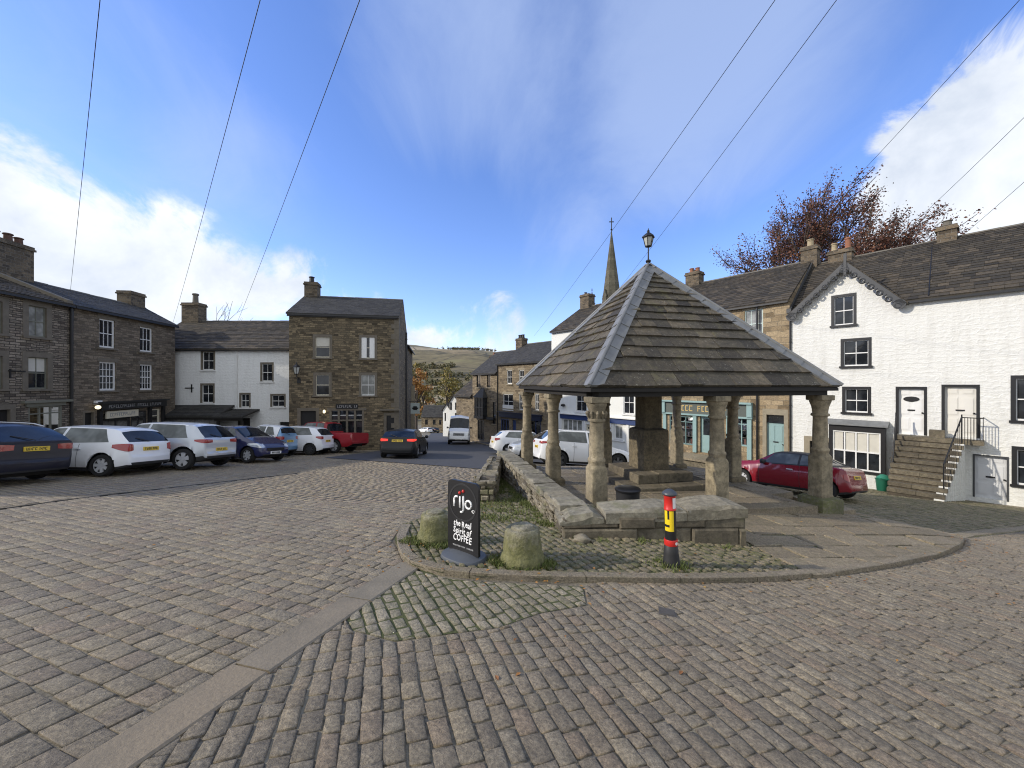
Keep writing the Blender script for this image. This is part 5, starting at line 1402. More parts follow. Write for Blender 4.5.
    mb = MB(); A, B, C, D = FR.pt(A0-.24,out+.12,z1+.26), FR.pt(A1+.24,out+.12,z1+.26), FR.pt(A1+.24,0,z1+.50), FR.pt(A0-.24,0,z1+.50)
    mb.hexa([A,B,C-Vector((0,0,.24)),D-Vector((0,0,.24)), A+Vector((0,0,.05)),B+Vector((0,0,.05)),C,D]); part(mb, 'bay_roof', M['lead'], bay)
    mb = MB(); FR.box(mb, b[0]-.1, b[1]+.1, FR.ground(b[0])-.3, z0-.10, 0, out-.02); part(mb, 'bay_base', M['white_bright'], bay)
    chimney(h, FR, s_RQ+.1, -4.0, CAMZ+6.2, CAMZ+7.85, .75, .7, [(0,.17,.45,'pot_buff')])
    chimney(h, FR, s_RQ-1.25, -4.0, CAMZ+6.4, CAMZ+7.3, 1.0, .6, [(.28,.14,.45,'pot_buff'),(-.3,.14,.62,'pot')])
    # raised stone verge against the neighbour
    mb = MB(); p, q = FR.pt(s_RQ+.02,.05,ze), FR.pt(s_RQ+.02,-4.0,zr+.15); r = Vector((FR.e.x,FR.e.y,0))*.1
    mb.hexa([p-r,p+r,q+r,q-r]+[v+Vector((0,0,.2)) for v in (p-r,p+r,q+r,q-r)]); part(mb, 'verge', M['slate_paint'], h)
    pipe(h, FR, s_RQ-.05, FR.ground(s_RQ), ze-.2, .05, .045)

gable_house()

def stone_shop():
    ze, zr = CAMZ+4.33, CAMZ+7.07
    wu = FR.rect(744.5,309.5,763,336); wu = (wu[0], wu[1], wu[3]-1.55, wu[3]); wu2 = (wu[0]+3.0, wu[1]+3.0, wu[2], wu[3])
    dt = FR.rect(766.5,423,784,463); ws = FR.rect(669.5,416,694,444); wd = FR.rect(700,416,712.5,453); wr = FR.rect(735,418,748,446)
    dt = (dt[0],dt[1],dt[2],dt[3]); fan = (dt[0],dt[1],dt[3]+.03,dt[3]+.42)
    h = house('stone_shop', 'honey stone shop with pale teal shopfront and teal panelled house door', FR, s_RQ, s_QP, 8.0, ze, zr, M['stone_warm'], STONE_ROOF, [wu,wu2,(dt[0],dt[1],dt[2],fan[3]),ws,wd,wr], sl=sl_stone, eave=.15, verge=(0,0), seed=5, group=GRP)
    for w in (wu, wu2): window(FR, h, w, frame='teal_white', cols=3, sash=True, sill='quoin', glass='glass_lit', lintel='quoin')
    door(FR, h, dt, mat='teal', surround=None, panels=((.08,.45,.06,.45),(.55,.92,.06,.45),(.08,.45,.52,.94),(.55,.92,.52,.94)), label='pale teal house door')
    mb = MB(); FR.box(mb, *fan, -.14, -.12); FR.box(mb, fan[0], fan[1], fan[2]-.03, fan[2], -.14, -.06); part(mb, 'fanlight', M['glass'], h)
    mb = MB(); FR.box(mb, dt[0]-.18, dt[0], dt[2], fan[3], -.02, .02); FR.box(mb, dt[1], dt[1]+.18, dt[2], fan[3], -.02, .02); FR.box(mb, dt[0]-.18, dt[1]+.18, fan[3], fan[3]+.3, -.02, .025); part(mb, 'door_surround', M['quoin'], h)
    pipe(h, FR, s_at(757.5), dt[2], ze-.2, .07, .05)
    # shopfront
    sfa, sfb = s_at(752), s_at(663.5); zf0 = FR.px(690,414.5)[1]; zf1 = zf0+.75; mb = MB()
    zbs = FR.px(690,453)[1]-.3
    for a in (sfa, s_at(731), s_at(715.5), s_at(697), sfb-.22): FR.box(mb, a, a+.22, zbs+.4, zf0, 0, .10)
    FR.box(mb, sfa-.05, sfb+.05, zf1, zf1+.10, 0, .30); FR.box(mb, sfa-.05, sfb+.05, zf0-.04, zf0+.06, 0, .16)
    for a in (sfa-.05, sfb-.2): FR.box(mb, a, a+.25, zf0+.06, zf1, 0, .22)
    sf = part(mb, 'shopfront', M['teal'], h)
    mb = MB(); FR.box(mb, sfa+.2, sfb-.2, zf0+.06, zf1-.0, 0, .13); fb = part(mb, 'fascia', M['fascia'], sf)
    part(glyphs(FR, lerp(sfa,sfb,.22), lerp(sfa,sfb,.80), zf0+.22, zf0+.56, .13, random.Random(9), flip=True), 'lettering', M['gold'], sf)
    shop_window(FR, h, ws, 'teal_dark', 3, .80, seed=4); shop_window(FR, h, wr, 'teal', 2, .78, seed=8)
    door(FR, h, wd, mat='teal', surround=None, panels=((.12,.88,.06,.40),), glass=(.2,.8,.48,.92), box_at=None)
    # raised terrace
    tb = MB(); zt = FR.px(700,454)[1]; rnd = random.Random(3)
    FR.box(tb, s_RQ-.1, s_QP-.3, zt-2, zt-.1, .0, 1.62)
    part_mb = MB(); a = s_RQ-.15
    while a < s_QP-.3:
        w = rnd.uniform(.7,1.2); FR.box(part_mb, a+.004, a+w-.004, zt-.13, zt+rnd.uniform(-.006,.006), 0.02, 1.75); a += w
    o = tb.build('raised_pavement', M['rubble_dark']); struct(o); o2 = part_mb.build('raised_pavement_slabs', M['flag']); struct(o2)
    chimney(h, FR, s_QP-.35, -4.0, CAMZ+6.3, CAMZ+7.9, .95, .75, [(-.22,.15,.3,'pot'),(.2,.15,.34,'pot'),(0,.12,.2,'iron')])
M['teal_white'] = m_plain('pale green white paint', (.55,.66,.62), .45, var=.05)
stone_shop()

def white_inn():
    ze, zr = CAMZ+4.5, CAMZ+7.0
    wA = FR.rect(576,391.5,586.5,411.5); wB = FR.rect(623.5,396,634,414); wA = (wA[0],wA[1],wA[2],wA[2]+1.6); wB = (wB[0],wB[1],wB[2],wB[2]+1.6); wC = (s_at(650),s_at(650)+1.0,wB[2],wB[3])
    g1 = FR.rect(562.5,419.5,582,433); g2 = FR.rect(614,425,623,440); gd = FR.rect(586,424,592,446); g3 = FR.rect(641,424,655,442)
    h = house('white_inn', 'smooth white inn with navy band over its ground floor beyond the shelter columns', FR, s_QP, s_PS, 8.0, ze, zr, M['white_smooth'], STONE_ROOF, [wA,wB,wC,g1,g2,gd,g3], sl=sl_stone, eave=.15, verge=(0,.1), seed=6, group=GRP)
    for w in (wA,wB,wC): window(FR, h, w, cols=2, sill='white_paint', sillw=.1)
    window(FR, h, g1, cols=4, sash=False, sill='white_paint', glass='glass_lit', fw=.07, bars=.10); window(FR, h, g2, cols=2, sash=False, sill='white_paint', glass='glass_lit', fw=.10); window(FR, h, g3, cols=2, sash=False, sill='white_paint', glass='glass_lit')
    door(FR, h, gd, mat='cream_paint', surround='white_paint', glass=(.2,.8,.5,.9))
    z = FR.px(598,421)[1]; mb = MB(); FR.box(mb, s_at(657), s_at(561), z-.05, z+.33, 0, .12); part(mb, 'blue_band', M['navy'], h)
    mb = MB(); FR.box(mb, s_at(657)-.05, s_at(561)+.05, z+.33, z+.40, 0, .26); part(mb, 'cornice', M['white_paint'], h)
    mb = MB()
    for x in (561.5, 585, 593, 611, 628, 638): a = s_at(x); mb = MB(); FR.box(mb, a-.09, a+.09, FR.ground(a), z-.05, 0, .08); part(mb, 'pilaster', M['white_paint'], h)
    chimney(h, FR, s_PS-.55, -4.0, CAMZ+6.2, CAMZ+8.1, 1.0, .85, [(.2,.14,.25,'iron')])
    # little round wall ornament
    mb = MB(); c = FR.px(564,405); mb.lathe([(.05,-.12),(.17,-.08),(.20,0),(.17,.06),(.05,.1)], c=FR.pt(c[0],.12,c[1]), n=12); part(mb, 'hanging_basket', M['black_matt'], h)
white_inn()

def street_houses():
    # three-storey stone house with shop
    ze, zr = CAMZ+2.05, CAMZ+4.25
    R_ = FR.rect
    ws = [R_(507,370,512,384), R_(519,370,524,383.5), R_(535,366,540,381), R_(503,394,513,408.5), R_(519,394,523.5,410), R_(535,393.5,539,410.5)]
    sh = [R_(501,419,509,433), R_(525,420,541,436)]; dd = R_(512,420,516,438)
    h = house('street_house', 'three storey stone house with white windows and navy shop below, halfway down street', FR, s_PS, s_S32, 7.5, ze, zr, M['stone_street'], GREY_ROOF, ws+sh+[dd], sl=sl_grey, eave=.15, verge=(.1,.1), seed=7, group=GRP)
    for w in ws: window(FR, h, w, cols=2, sill='quoin', lintel='quoin', fw=.08)
    for i, w in enumerate(sh): shop_window(FR, h, w, 'navy', 3, None, seed=20+i)
    door(FR, h, dd, mat='navy', surround=None, box_at=None)
    z = FR.px(520,418)[1]; mb = MB(); FR.box(mb, s_at(542), s_at(500), z-.05, z+.40, 0, .18); FR.box(mb, s_at(542)-.1, s_at(500)+.1, z+.40, z+.47, 0, .28); part(mb, 'fascia', M['navy_dark'], h)
    mb = MB(); a0, a1 = s_at(513.5), s_at(503); FR.box(mb, a0, a1, z+.6, z+1.15, .0, .05); part(mb, 'signboard', M['white_paint'], h)
    pipe(h, FR, s_S32-.15, FR.ground(s_S32), ze-.15, .06, .05)
    # two-and-a-half storey house with slated bay
    ze2, zr2 = CAMZ+1.22, CAMZ+3.7
    ws = [R_(476.5,375,480.5,387.5), R_(487,375,490.5,387.5)]; sd = R_(492.6,402,495.6,424); sw = R_(477.5,420,484,440)
    h = house('bay_house', 'narrow stone house with dark slated bay window over its shop beside white van', FR, s_S32, s_S21, 7.0, ze2, zr2, M['stone_street'], GREY_ROOF, ws+[sd,sw], sl=sl_grey, eave=.2, verge=(0,.2), seed=8, group=GRP)
    for w in ws: window(FR, h, w, frame='black', cols=2, sill='quoin', lintel='quoin_dark')
    window(FR, h, sd, frame='black', cols=1, sill='quoin'); shop_window(FR, h, sw, 'black', 2, None, seed=33)
    b = R_(478.5,397.5,487,416); mb = MB(); o = .55
    FR.box(mb, b[0], b[1], b[2], b[3], 0, o-.04); bay = part(mb, 'bay_window', M['glass'], h)
    mb = MB()
    for z_ in (b[2]-.25, lerp(b[2],b[3],.45), b[3]-.06): FR.box(mb, b[0]-.04, b[1]+.04, z_, z_+(.25 if z_ < b[2] else .08), 0, o)
    for i in range(4): a = lerp(b[0],b[1]-.07,i/3); FR.box(mb, a, a+.07, b[2], b[3]-.06, o-.06, o-.006)
    part(mb, 'bay_frame', M['black'], bay)
    mb = MB(); c = [FR.pt(b[0]-.15,o+.12,b[3]+.02), FR.pt(b[1]+.15,o+.12,b[3]+.02), FR.pt(b[1]+.15,0,b[3]+.02), FR.pt(b[0]-.15,0,b[3]+.02)]; t0, t1 = FR.pt(lerp(b[0],b[1],.35),0,b[3]+1.0), FR.pt(lerp(b[0],b[1],.65),0,b[3]+1.0)
    mb.quad(c[0],c[1],t1,t0); mb.poly([c[0],t0,c[3]]); mb.poly([c[1],c[2],t1]); mb.quad(c[0],c[3],c[2],c[1]); mb.quad(c[3],t0,t1,c[2]); part(mb, 'bay_roof', GREY_ROOF, bay)
    z = FR.px(485,417)[1]; mb = MB(); FR.box(mb, s_at(496)+.1, s_at(476), z-.2, z+.05, 0, .3); part(mb, 'fascia', M['black'], h)
    chimney(h, FR, s_S32+.3, -3.5, CAMZ+3.2, CAMZ+4.9, 1.0, .8, [(-.3,.15,.4,'iron'),(0,.15,.4,'iron'),(.3,.15,.4,'iron')])
    # low hipped house
    ze3, zr3 = CAMZ-1.15, CAMZ+2.4
    a0, a1 = s_S21+.02, s_S21+3.5
    h = house('hipped_house', 'low stone house with steep dark roof before the white gable down the street', FR, a0, a1, 7.5, ze3, zr3, M['stone_street'], STONE_ROOF, [], sl=sl_stone, eave=.25, verge=(0,.2), skew=(0,-1.6), seed=9, group=GRP)
    chimney(h, FR, a0+1.0, -3.7, CAMZ+1.9, CAMZ+3.4, .9, .8, [(0,.14,.3,'pot')])
M['navy_dark'] = m_plain('dark navy paint', (.016,.022,.05), .4)
street_houses()

def far_house(name, label, F, a0, a1, D, zb, ze, zr, wall, roof, wins, seed):
    h = house(name, label, F, a0, a1, D, ze, zr, wall, roof, wins, sl=(.4,.35,.6,.5,.02), eave=.25, verge=(.15,.15), zb=zb, seed=seed, group='houses at the foot of the hill', gutter=False)
    for w in wins: window(F, h, w, frame='black', cols=2, sill=None, fw=.12)
    return h
def far_houses():
    # white gable end, end-on to the road (the ridge runs away from us)
    F = Fac((P(446.5,400,57).x, 57.0), (.88,-.47)); x1 = F.px(458.5,400)[0]
    def gable_end(name, label, F, a0, a1, zb, ze, zr, D, wall, roof, wins, seed):
        h = thing(name, label, 'house', F.pt(a0,0,zb), 'houses at the foot of the hill'); mb = MB(); wall_holes(mb, F, a0, a1, zb-1, ze, [w for w in wins if w[3] < ze]); am = (a0+a1)/2
        mb.poly([F.pt(a0,0,ze),F.pt(a1,0,ze),F.pt(am,0,zr)])
        for a in (a0,a1): mb.quad(F.pt(a,0,zb-1),F.pt(a,-D,zb-1),F.pt(a,-D,ze),F.pt(a,0,ze))
        part(mb, 'wall', wall, h); rnd = random.Random(seed); mb = MB()
        for a in (a0-.2,a1+.2):
            e0, e1, r1, r0 = F.pt(a,.2,ze-.1),F.pt(a,-D,ze-.1),F.pt(am,-D,zr+.1),F.pt(am,.2,zr+.1); slates(mb, e0,e1,r1,r0,.4,.3,.6,.5,.02,rnd); mb.hexa([q-Vector((0,0,.1)) for q in (e0,e1,r1,r0)]+[q-Vector((0,0,.012)) for q in (e0,e1,r1,r0)])
        part(mb, 'roof', roof, h)
        for w in wins: window(F, h, w, frame='black', cols=1, sill=None, fw=.12)
    zb = zg(-8,57)
    gable_end('white_gable_house', 'tall bright white gable end with narrow dark windows far down the street', F, 0.6, x1, zb, F.px(450,402)[1], F.px(450,395)[1], 8, M['white_bright'], STONE_ROOF, [F.rect(450,397.5+5,452,410), F.rect(455,402.5,457,410), F.rect(455,413,457,421)], 3)
    F2 = Fac((P(443,400,66).x, 66.0), (.88,-.47)); x2 = F2.px(450.5,400)[0]
    gable_end('small_white_house', 'small white gable with grey roof peeping left of the tall white gable', F2, 0, x2, zg(-10,66), F2.px(446,410)[1], F2.px(446,404)[1], 7, M['white_bright'], STONE_ROOF, [F2.rect(444.5,413,446,421)], 4)
    F3 = Fac((P(421.5,420,108).x, 108.0), (1,-.05)); x3 = F3.px(444,420)[0]; ze = F3.px(430,416.5)[1]; zr = F3.px(430,408.5)[1]+.8
    far_house('far_cottage', 'long low stone cottage with grey roof across the bottom of the road', F3, 0, x3, 6, zg(-24,108)-1, ze, zr, M['stone_warm'], GREY_ROOF, [(1.0,1.8,ze-2.3,ze-.9),(3.2,4.0,ze-2.3,ze-.9),(5.0,5.6,ze-2.3,ze-.9)], 5)
far_houses()

# ---------------------------------------------------------------- left side
def left_row():
    sB = FL.px(70,384)[0]; sE = FL.px(175,384)[0]; s0 = FL.px(0,384)[0]-9
    ze = CAMZ+3.82; zr = CAMZ+5.35; R_ = FL.rect
    w = [R_(28,306,47,337), R_(27.5,357,48,389)]; w = [(a,b,c,d) for a,b,c,d in w]
    w += [R_(-12,300,3,333), R_(-12,355,3,389)]
    sh = R_(28.5,406,62,434); dr = R_(-4,409,11,436)
    h = house('stone_house', 'tall grey brown rubble stone house at far left with dressed window surrounds', FL, s0, sB, 7.6, ze, zr, M['stone_left'], STONE_ROOF, w+[sh,dr], sl=sl_stone, eave=.2, verge=(0,.03), seed=11, group=GRP)
    for i, q in enumerate(w): window(FL, h, q, frame='sage', cols=2, sill='quoin_dark', surround='quoin_dark', sw=.20, glass='glass_lit' if i != 1 else 'glass', blind=.45 if i == 1 else 0)
    shop_window(FL, h, sh, 'sage', 3, .74, seed=41); door(FL, h, dr, mat='timber', surround='quoin_dark', panels=(), sw=.16)
    mb = MB(); FL.box(mb, sh[0]-.12, sh[1]+.12, sh[3], sh[3]+.16, 0, .06); FL.box(mb, sh[0]-.3, sh[1]+.35, sh[3]+.16, sh[3]+.26, 0, .16); part(mb, 'shop_cornice', M['sage'], h)
    chimney(h, FL, 19.3, -3.7, CAMZ+4.6, CAMZ+7.0, 2.0, .9, [(-.7,.17,.45,'pot_dark'),(-.25,.17,.42,'pot_dark'),(.3,.17,.45,'pot_dark'),(.75,.17,.4,'pot_dark')], mat='chimney')
    mb = MB(); p, q = FL.pt(sB-.1,.1,ze), FL.pt(sB-.1,-3.8,zr+.1); r = Vector((FL.e.x,FL.e.y,0))*.14
    mb.hexa([p-r,p+r,q+r,q-r]+[v+Vector((0,0,.16)) for v in (p-r,p+r,q+r,q-r)]); part(mb, 'verge_coping', M['quoin_dark'], h)
    mb = MB(); a, z = FL.px(9.5,371); FL.box(mb, a-.03, a+.03, z-.28, z+.1, .0, .04); FL.box(mb, a-.06, a+.55, z-.02, z+.03, .0, .04); part(mb, 'iron_bracket', M['iron'], h)
    # second house with the shop
    w = [R_(99.5,319.5,115,348), R_(140,327.5,152.5,352), R_(99.5,362,116,390.5), R_(140,364.5,152.5,390)]
    sh = [R_(102,413,130,436), R_(131,411,146,436), R_(150.5,409,159.5,436)]; dr = R_(84,412,94,438)
    h = house('stone_shop_house', 'brown stone house with four white sash windows above a black shopfront, left side', FL, sB, sE, 7.6, ze, zr, M['stone_left_two'], GREY_ROOF, w+sh+[dr], sl=sl_grey, eave=.2, verge=(0,.05), skew=(0,2.6), seed=12, group=GRP)
    for i, q in enumerate(w): window(FL, h, q, cols=3 if i < 2 else 4, rows=1 if i < 2 else 2, sill='quoin_dark', lintel='quoin_dark', fw=.075, glass='glass')
    for i, q in enumerate(sh): shop_window(FL, h, q, 'black' if i != 2 else 'cream_paint', 2 if i < 2 else 1, .75, seed=50+i)
    door(FL, h, dr, mat='black', surround='quoin_dark', panels=())
    a0, a1 = FL.px(97,405)[0], FL.px(163,405)[0]; z = FL.px(130,407.5)[1]
    mb = MB(); FL.box(mb, a0, a1, z-.05, z+.30, 0, .22); FL.box(mb, a0-.08, a1+.08, z+.30, z+.40, 0, .34)
    for a in (a0, FL.px(147.5,405)[0], a1-.16): FL.box(mb, a, a+.16, FL.ground(a), z-.05, 0, .14)
    sf = part(mb, 'shopfront', M['black'], h)
    b0, b1 = FL.px(104,405)[0], FL.px(136,405)[0]; mb = MB(); FL.box(mb, b0, b1, z-.50, z-.12, .06, .13); part(mb, 'shop_sign', M['cream_paint'], sf)
    part(glyphs(FL, b0+.2, b1-.2, z-.40, z-.22, .131, random.Random(4)), 'lettering', M['grey_text'], sf)
    part(glyphs(FL, a0+.4, a1-.5, z+.05, z+.22, .22, random.Random(5)), 'lettering', M['grey_text'], sf)
    chimney(h, FL, sE+1.7, -3.9, CAMZ+4.6, CAMZ+6.25, 1.15, .85, [], mat='chimney')
    pipe(h, FL, sB, FL.ground(sB), ze-.1, .07, .06)
    a, z = FL.px(92.5,407.3)
    t = thing('wall_lamp', 'lit globe wall lamp under a white alarm box left of the black shopfront', 'lamp', FL.pt(a,0,z))
    mb = MB(); mb.tube([FL.pt(a,0,z+.18), FL.pt(a,.22,z+.2), FL.pt(a,.25,z+.1)], .02, 6); part(mb, 'bracket', M['iron'], t)
    mb = MB(); mb.lathe([(.02,.1),(.09,.07),(.12,0),(.09,-.07),(.02,-.1)][::-1], c=FL.pt(a,.25,z), n=14); part(mb, 'globe', M['lamp'], t, smooth=True)
    a, z = FL.px(96.5,402.4); mb = MB(); FL.box(mb, a-.16, a+.18, z-.09, z+.09, 0, .12); o = mb.build('alarm_box', M['white_paint']); tag(o, 'small white alarm box on the wall above the globe lamp', 'alarm box')
    # cottage across the end
    R_ = FW.rect; ze = CAMZ+2.38; zr = CAMZ+4.75
    w = [R_(202,351.5,214,370), R_(261.5,363.5,272.5,381.5), R_(201.5,384.5,213.5,403), R_(240.5,394,249.5,407.5), R_(271.5,395,284.5,407)]; dk = R_(279.5,422,289.5,432)
    a1 = FW.px(290.5,400)[0]
    h = house('white_end_cottage', 'greyish white cottage with stone slate roof and lean-to porch between the stone houses', FW, -1.9, a1, 7.2, ze, zr, M['white_grey'], STONE_ROOF, w+[dk], sl=sl_stone, eave=.15, verge=(.1,0), seed=13, group=GRP)
    for q in w: window(FW, h, q, cols=2, surround='quoin_dark', sill='white_paint', sw=.08, fw=.055)
    mb = MB(); FW.box(mb, *dk, -.18, -.10); part(mb, 'cellar_opening', M['black_matt'], h)
    chimney(h, FW, -1.2, -3.6, CAMZ+4.2, CAMZ+6.1, 1.25, .8, [(.1,.2,.75,'ridge')], mat='chimney')
    pipe(h, FW, FW.px(237.5,380)[0], FW.px(237.5,412)[1], ze-.1, .05, .035, 'white_paint'); mb = MB(); a, z = FW.px(190,388); FW.box(mb, a-.3, a+.25, z-.03, z+.03, 0, .05); FW.box(mb, a+.1, a+.16, z-.3, z+.25, 0, .05); part(mb, 'wall_iron', M['iron'], h)
    # lean-to
    t = thing('lean_to', 'dark slate roofed lean-to with grey boarded front against the white end cottage', 'lean-to', FW.pt(1,0,FW.ground(1)))
    x0, x1, x2 = FW.px(150,400)[0], FW.px(235,400)[0], FW.px(260,400)[0]; zt = FW.px(190,405)[1]-.0; zl = FW.px(190,414)[1]
    mb = MB(); rnd = random.Random(2); A,B,C,D = FW.pt(x0,1.5,zl), FW.pt(x1,1.5,zl), FW.pt(x1,.02,zt), FW.pt(x0,.02,zt); slates(mb,A,B,C,D,.22,.18,.35,.3,.02,rnd); mb.hexa([q-Vector((0,0,.1)) for q in (A,B,C,D)]+[q-Vector((0,0,.012)) for q in (A,B,C,D)])
    zl2 = FW.px(245,414.5)[1]; zt2 = FW.px(245,409)[1]; A,B,C,D = FW.pt(x1-.2,1.75,zl2), FW.pt(x2,1.75,zl2), FW.pt(x2,.02,zt2), FW.pt(x1-.2,.02,zt2); slates(mb,A,B,C,D,.22,.18,.35,.3,.02,rnd); mb.hexa([q-Vector((0,0,.1)) for q in (A,B,C,D)]+[q-Vector((0,0,.012)) for q in (A,B,C,D)])
    part(mb, 'roof', M['slate_blue'], t)
    mb = MB(); a = x0
    while a < x1-.1:
        w_ = rnd.uniform(.12,.18); FW.box(mb, a, a+w_-.01, FW.ground(a)-.2, zl-.12, 1.30+rnd.uniform(-.01,.01), 1.36); a += w_
    part(mb, 'boarding', M['grey_board'], t)
    mb = MB(); FW.box(mb, x1+.25, x1+1.0, FW.ground(x1)-.1, FW.ground(x1)+1.95, .0, .06); part(mb, 'door', M['black_matt'], t)
    mb = MB()
    for a in (x1+.05, x2-.12): FW.box(mb, a, a+.12, FW.ground(a)-.2, zl2-.1, 1.55, 1.67)
    FW.box(mb, x0, x1, zl-.24, zl-.11, 1.36, 1.46); FW.box(mb, x1-.1, x2, zl2-.26, zl2-.1, 1.55, 1.66); part(mb, 'posts', M['timber'], t)
M['pot_dark'] = m_plain('sooty terracotta', (.10,.055,.04), .85, var=.3)
M['grey_board'] = m_slate('weathered grey boards', [(.16,.16,.165),(.22,.22,.22),(.19,.185,.18)], lam=.1)
left_row()

def corner_house():
    R_ = FB.rect; ze = CAMZ+4.45; a1 = FB.px(399,384)[0]; zr = CAMZ+6.25
    w = [R_(315,336.5,330,357.5), R_(361,337,375,358.5), R_(315.5,374.5,329.5,395.5), R_(361,374.5,375,395.5)]
    dL = R_(300,410.5,316.5,450); ww = R_(329.5,410.5,364,433); dRt = R_(386,415,396.5,447)
    h = house('corner_house', 'tall dark stone corner house with slate roof, three storeys, behind the red pickup', FB, 0, a1, 7.0, ze, zr, M['stone_dark'], GREY_ROOF, w+[dL,ww,dRt], sl=sl_grey, eave=.12, verge=(.15,.0), seed=14, group=GRP)
    for i, q in enumerate(w):
        window(FB, h, q, frame='cream_paint' if i != 3 else 'white_paint', cols=1 if i != 3 else 2, sill='quoin_dark', surround='quoin_dark', sw=.13, glass='glass' if i != 3 else 'glass_lit', blind=.45 if i == 0 else 0, lintel=None)
    q = w[1]; mb = MB()
    for a in (q[0], q[1]-.36): FB.box(mb, a+.02, a+.34, q[2]+.03, q[3]-.03, -.058, -.03)
    part(mb, 'white_shutters', M['white_paint'], h)
    door(FB, h, dL, mat='black_matt', surround='quoin_dark', panels=(), sw=.16, box_at=None); door(FB, h, dRt, mat='black', surround='quoin_dark', sw=.14)
    mb = MB(); z = dRt[3]+.3; FB.box(mb, dRt[0]-.35, dRt[1]+.3, z, z+.09, 0, .2); part(mb, 'door_hood', M['quoin_dark'], h)
    # four-light mullioned window
    a0,b1,z0,z1 = ww; mb = MB(); n = 4
    for i in range(n+1): a = lerp(a0,b1-.12,i/n); FB.box(mb, a, a+.12, z0, z1, -.14, .01)
    zt = lerp(z0,z1,.56); FB.box(mb, a0, b1, zt-.05, zt+.05, -.139, .004); FB.box(mb, a0-.15, b1+.15, z0-.12, z0, -.14, .06); FB.box(mb, a0-.15, b1+.15, z1, z1+.16, -.1, .03)
    m = part(mb, 'mullioned_window', M['quoin_dark'], h); mb = MB(); FB.box(mb, a0, b1, z0, z1, -.2, -.12); part(mb, 'glass', M['glass'], m)
    mb = MB()
    for i in range(n): FB.box(mb, lerp(a0,b1-.12,i/n)+.13, lerp(a0,b1-.12,(i+1)/n)-.01, zt+.30, zt+.34, -.12, -.10)
    part(mb, 'glazing_bars', M['white_paint'], m)
    s0, s1, y0, y1 = R_(336,404,358,408.8); mb = MB(); FB.box(mb, s0, s1, y0, y1, .0, .06); o = part(mb, 'signboard', M['black_matt'], h)
    part(glyphs(FB, s0+.1, s1-.05, y0+.07, y1-.08, .061, random.Random(8)), 'lettering', M['grey_text'], o)
    mb = MB(); FB.box(mb, -.1, a1-.1, ze-.22, ze-.05, .014, .10); part(mb, 'eaves_board', M['black'], h)
    chimney(h, FB, .35, -3.5, CAMZ+5.3, CAMZ+7.2, .85, .8, [(-.05,.18,.45,'iron')], mat='chimney')
    # corner quoins and the two drainpipes
    mb = MB(); z = FB.ground(a1); rnd = random.Random(4); i = 0
    while z < ze-.1:
        hh = rnd.uniform(.28,.36); L = .5 if i % 2 else .3; FB.box(mb, a1-L, a1+.012, z, min(z+hh-.012, ze-.1), -.2 if i % 2 else -.45, .012); z += hh; i += 1
    part(mb, 'quoins', M['quoin_dark'], h)
    pipe(h, FBs, 5.4, FBs.ground(5.4), CAMZ+4.1, .1, .07)
    # rear wing down the street
    FBw = Fac(FBs.pt(7.1,-.0,0).xy, FBs.e); ww = [FBw.rect(408,362,411,378)]
    h2 = house('rear_wing', 'lower stone wing running back down the street behind the corner house', FBw, 0, 8.6, 7.0, CAMZ+3.3, CAMZ+5.2, M['stone_dark'], GREY_ROOF, [], sl=sl_grey, eave=.2, verge=(0,.2), seed=15, group=GRP)
    mb = MB(); FBw.box(mb, 6.4, 6.75, FBw.ground(7)-.3, CAMZ-.15, 0, .35); part(mb, 'pale_pier', M['quoin'], h2)
    a, z = FBw.px(410.5,407); t = thing('hanging_sign', 'small pale hanging sign with dark emblem on the street wall of the rear wing', 'sign', FBw.pt(3.0,0,z))
    p = FBw.pt(3.0, .55, z); mb = MB(); mb.tube([FBw.pt(3.0,0,z+.62), FBw.pt(3.0,1.0,z+.62)], .025, 6); mb.tube([FBw.pt(3.0,0,z+.2), FBw.pt(3.0,.6,z+.6)], .015, 6); part(mb, 'bracket', M['iron'], t)
    mb = MB(); FBw.box(mb, 2.97, 3.03, z-.48, z+.5, .15, .95); b = part(mb, 'board', M['sage_pale'], t)
    mb = MB(); FBw.box(mb, 2.955, 2.97, z-.15, z+.2, .38, .72); FBw.box(mb, 2.955, 2.97, z-.05, z+.08, .28, .82); part(mb, 'emblem', M['black'], b)
    # lantern on the front wall
    a, z = FB.px(299,372); t = thing('wall_lantern', 'black bracket lantern at first floor on the corner house front', 'lamp', FB.pt(a,0,z))
    mb = MB(); mb.tube([FB.pt(a,0,z-.55), FB.pt(a,.12,z-.35), FB.pt(a,.45,z-.3)], .025, 6); mb.tube([FB.pt(a,.45,z-.3), FB.pt(a,.45,z-.15)], .03, 6); FB.box(mb, a-.1, a+.1, z-.7, z-.4, 0, .04); c = FB.pt(a,.45,z)
    mb.lathe([(.23,.28),(.24,.30),(.10,.42),(.05,.46),(.04,.56),(.01,.62)], c=c, n=6); mb.lathe([(.08,-.16),(.13,-.14),(.13,-.12)], c=c, n=6)
    for k in range(6): an = k/6*6.283; mb.tube([c+Vector((math.cos(an)*.12,math.sin(an)*.12,-.14)), c+Vector((math.cos(an)*.21,math.sin(an)*.21,.29))], .014, 4)
    part(mb, 'cage', M['iron'], t); mb = MB(); mb.lathe([(.11,-.12),(.195,.28)], c=c, n=6); part(mb, 'glazing', M['lamp_glass'], t)
    a, z = FB.px(325,411.5); t = thing('small_wall_lamp', 'small glowing wall lamp beside the mullioned window of the corner house', 'lamp', FB.pt(a,0,z))
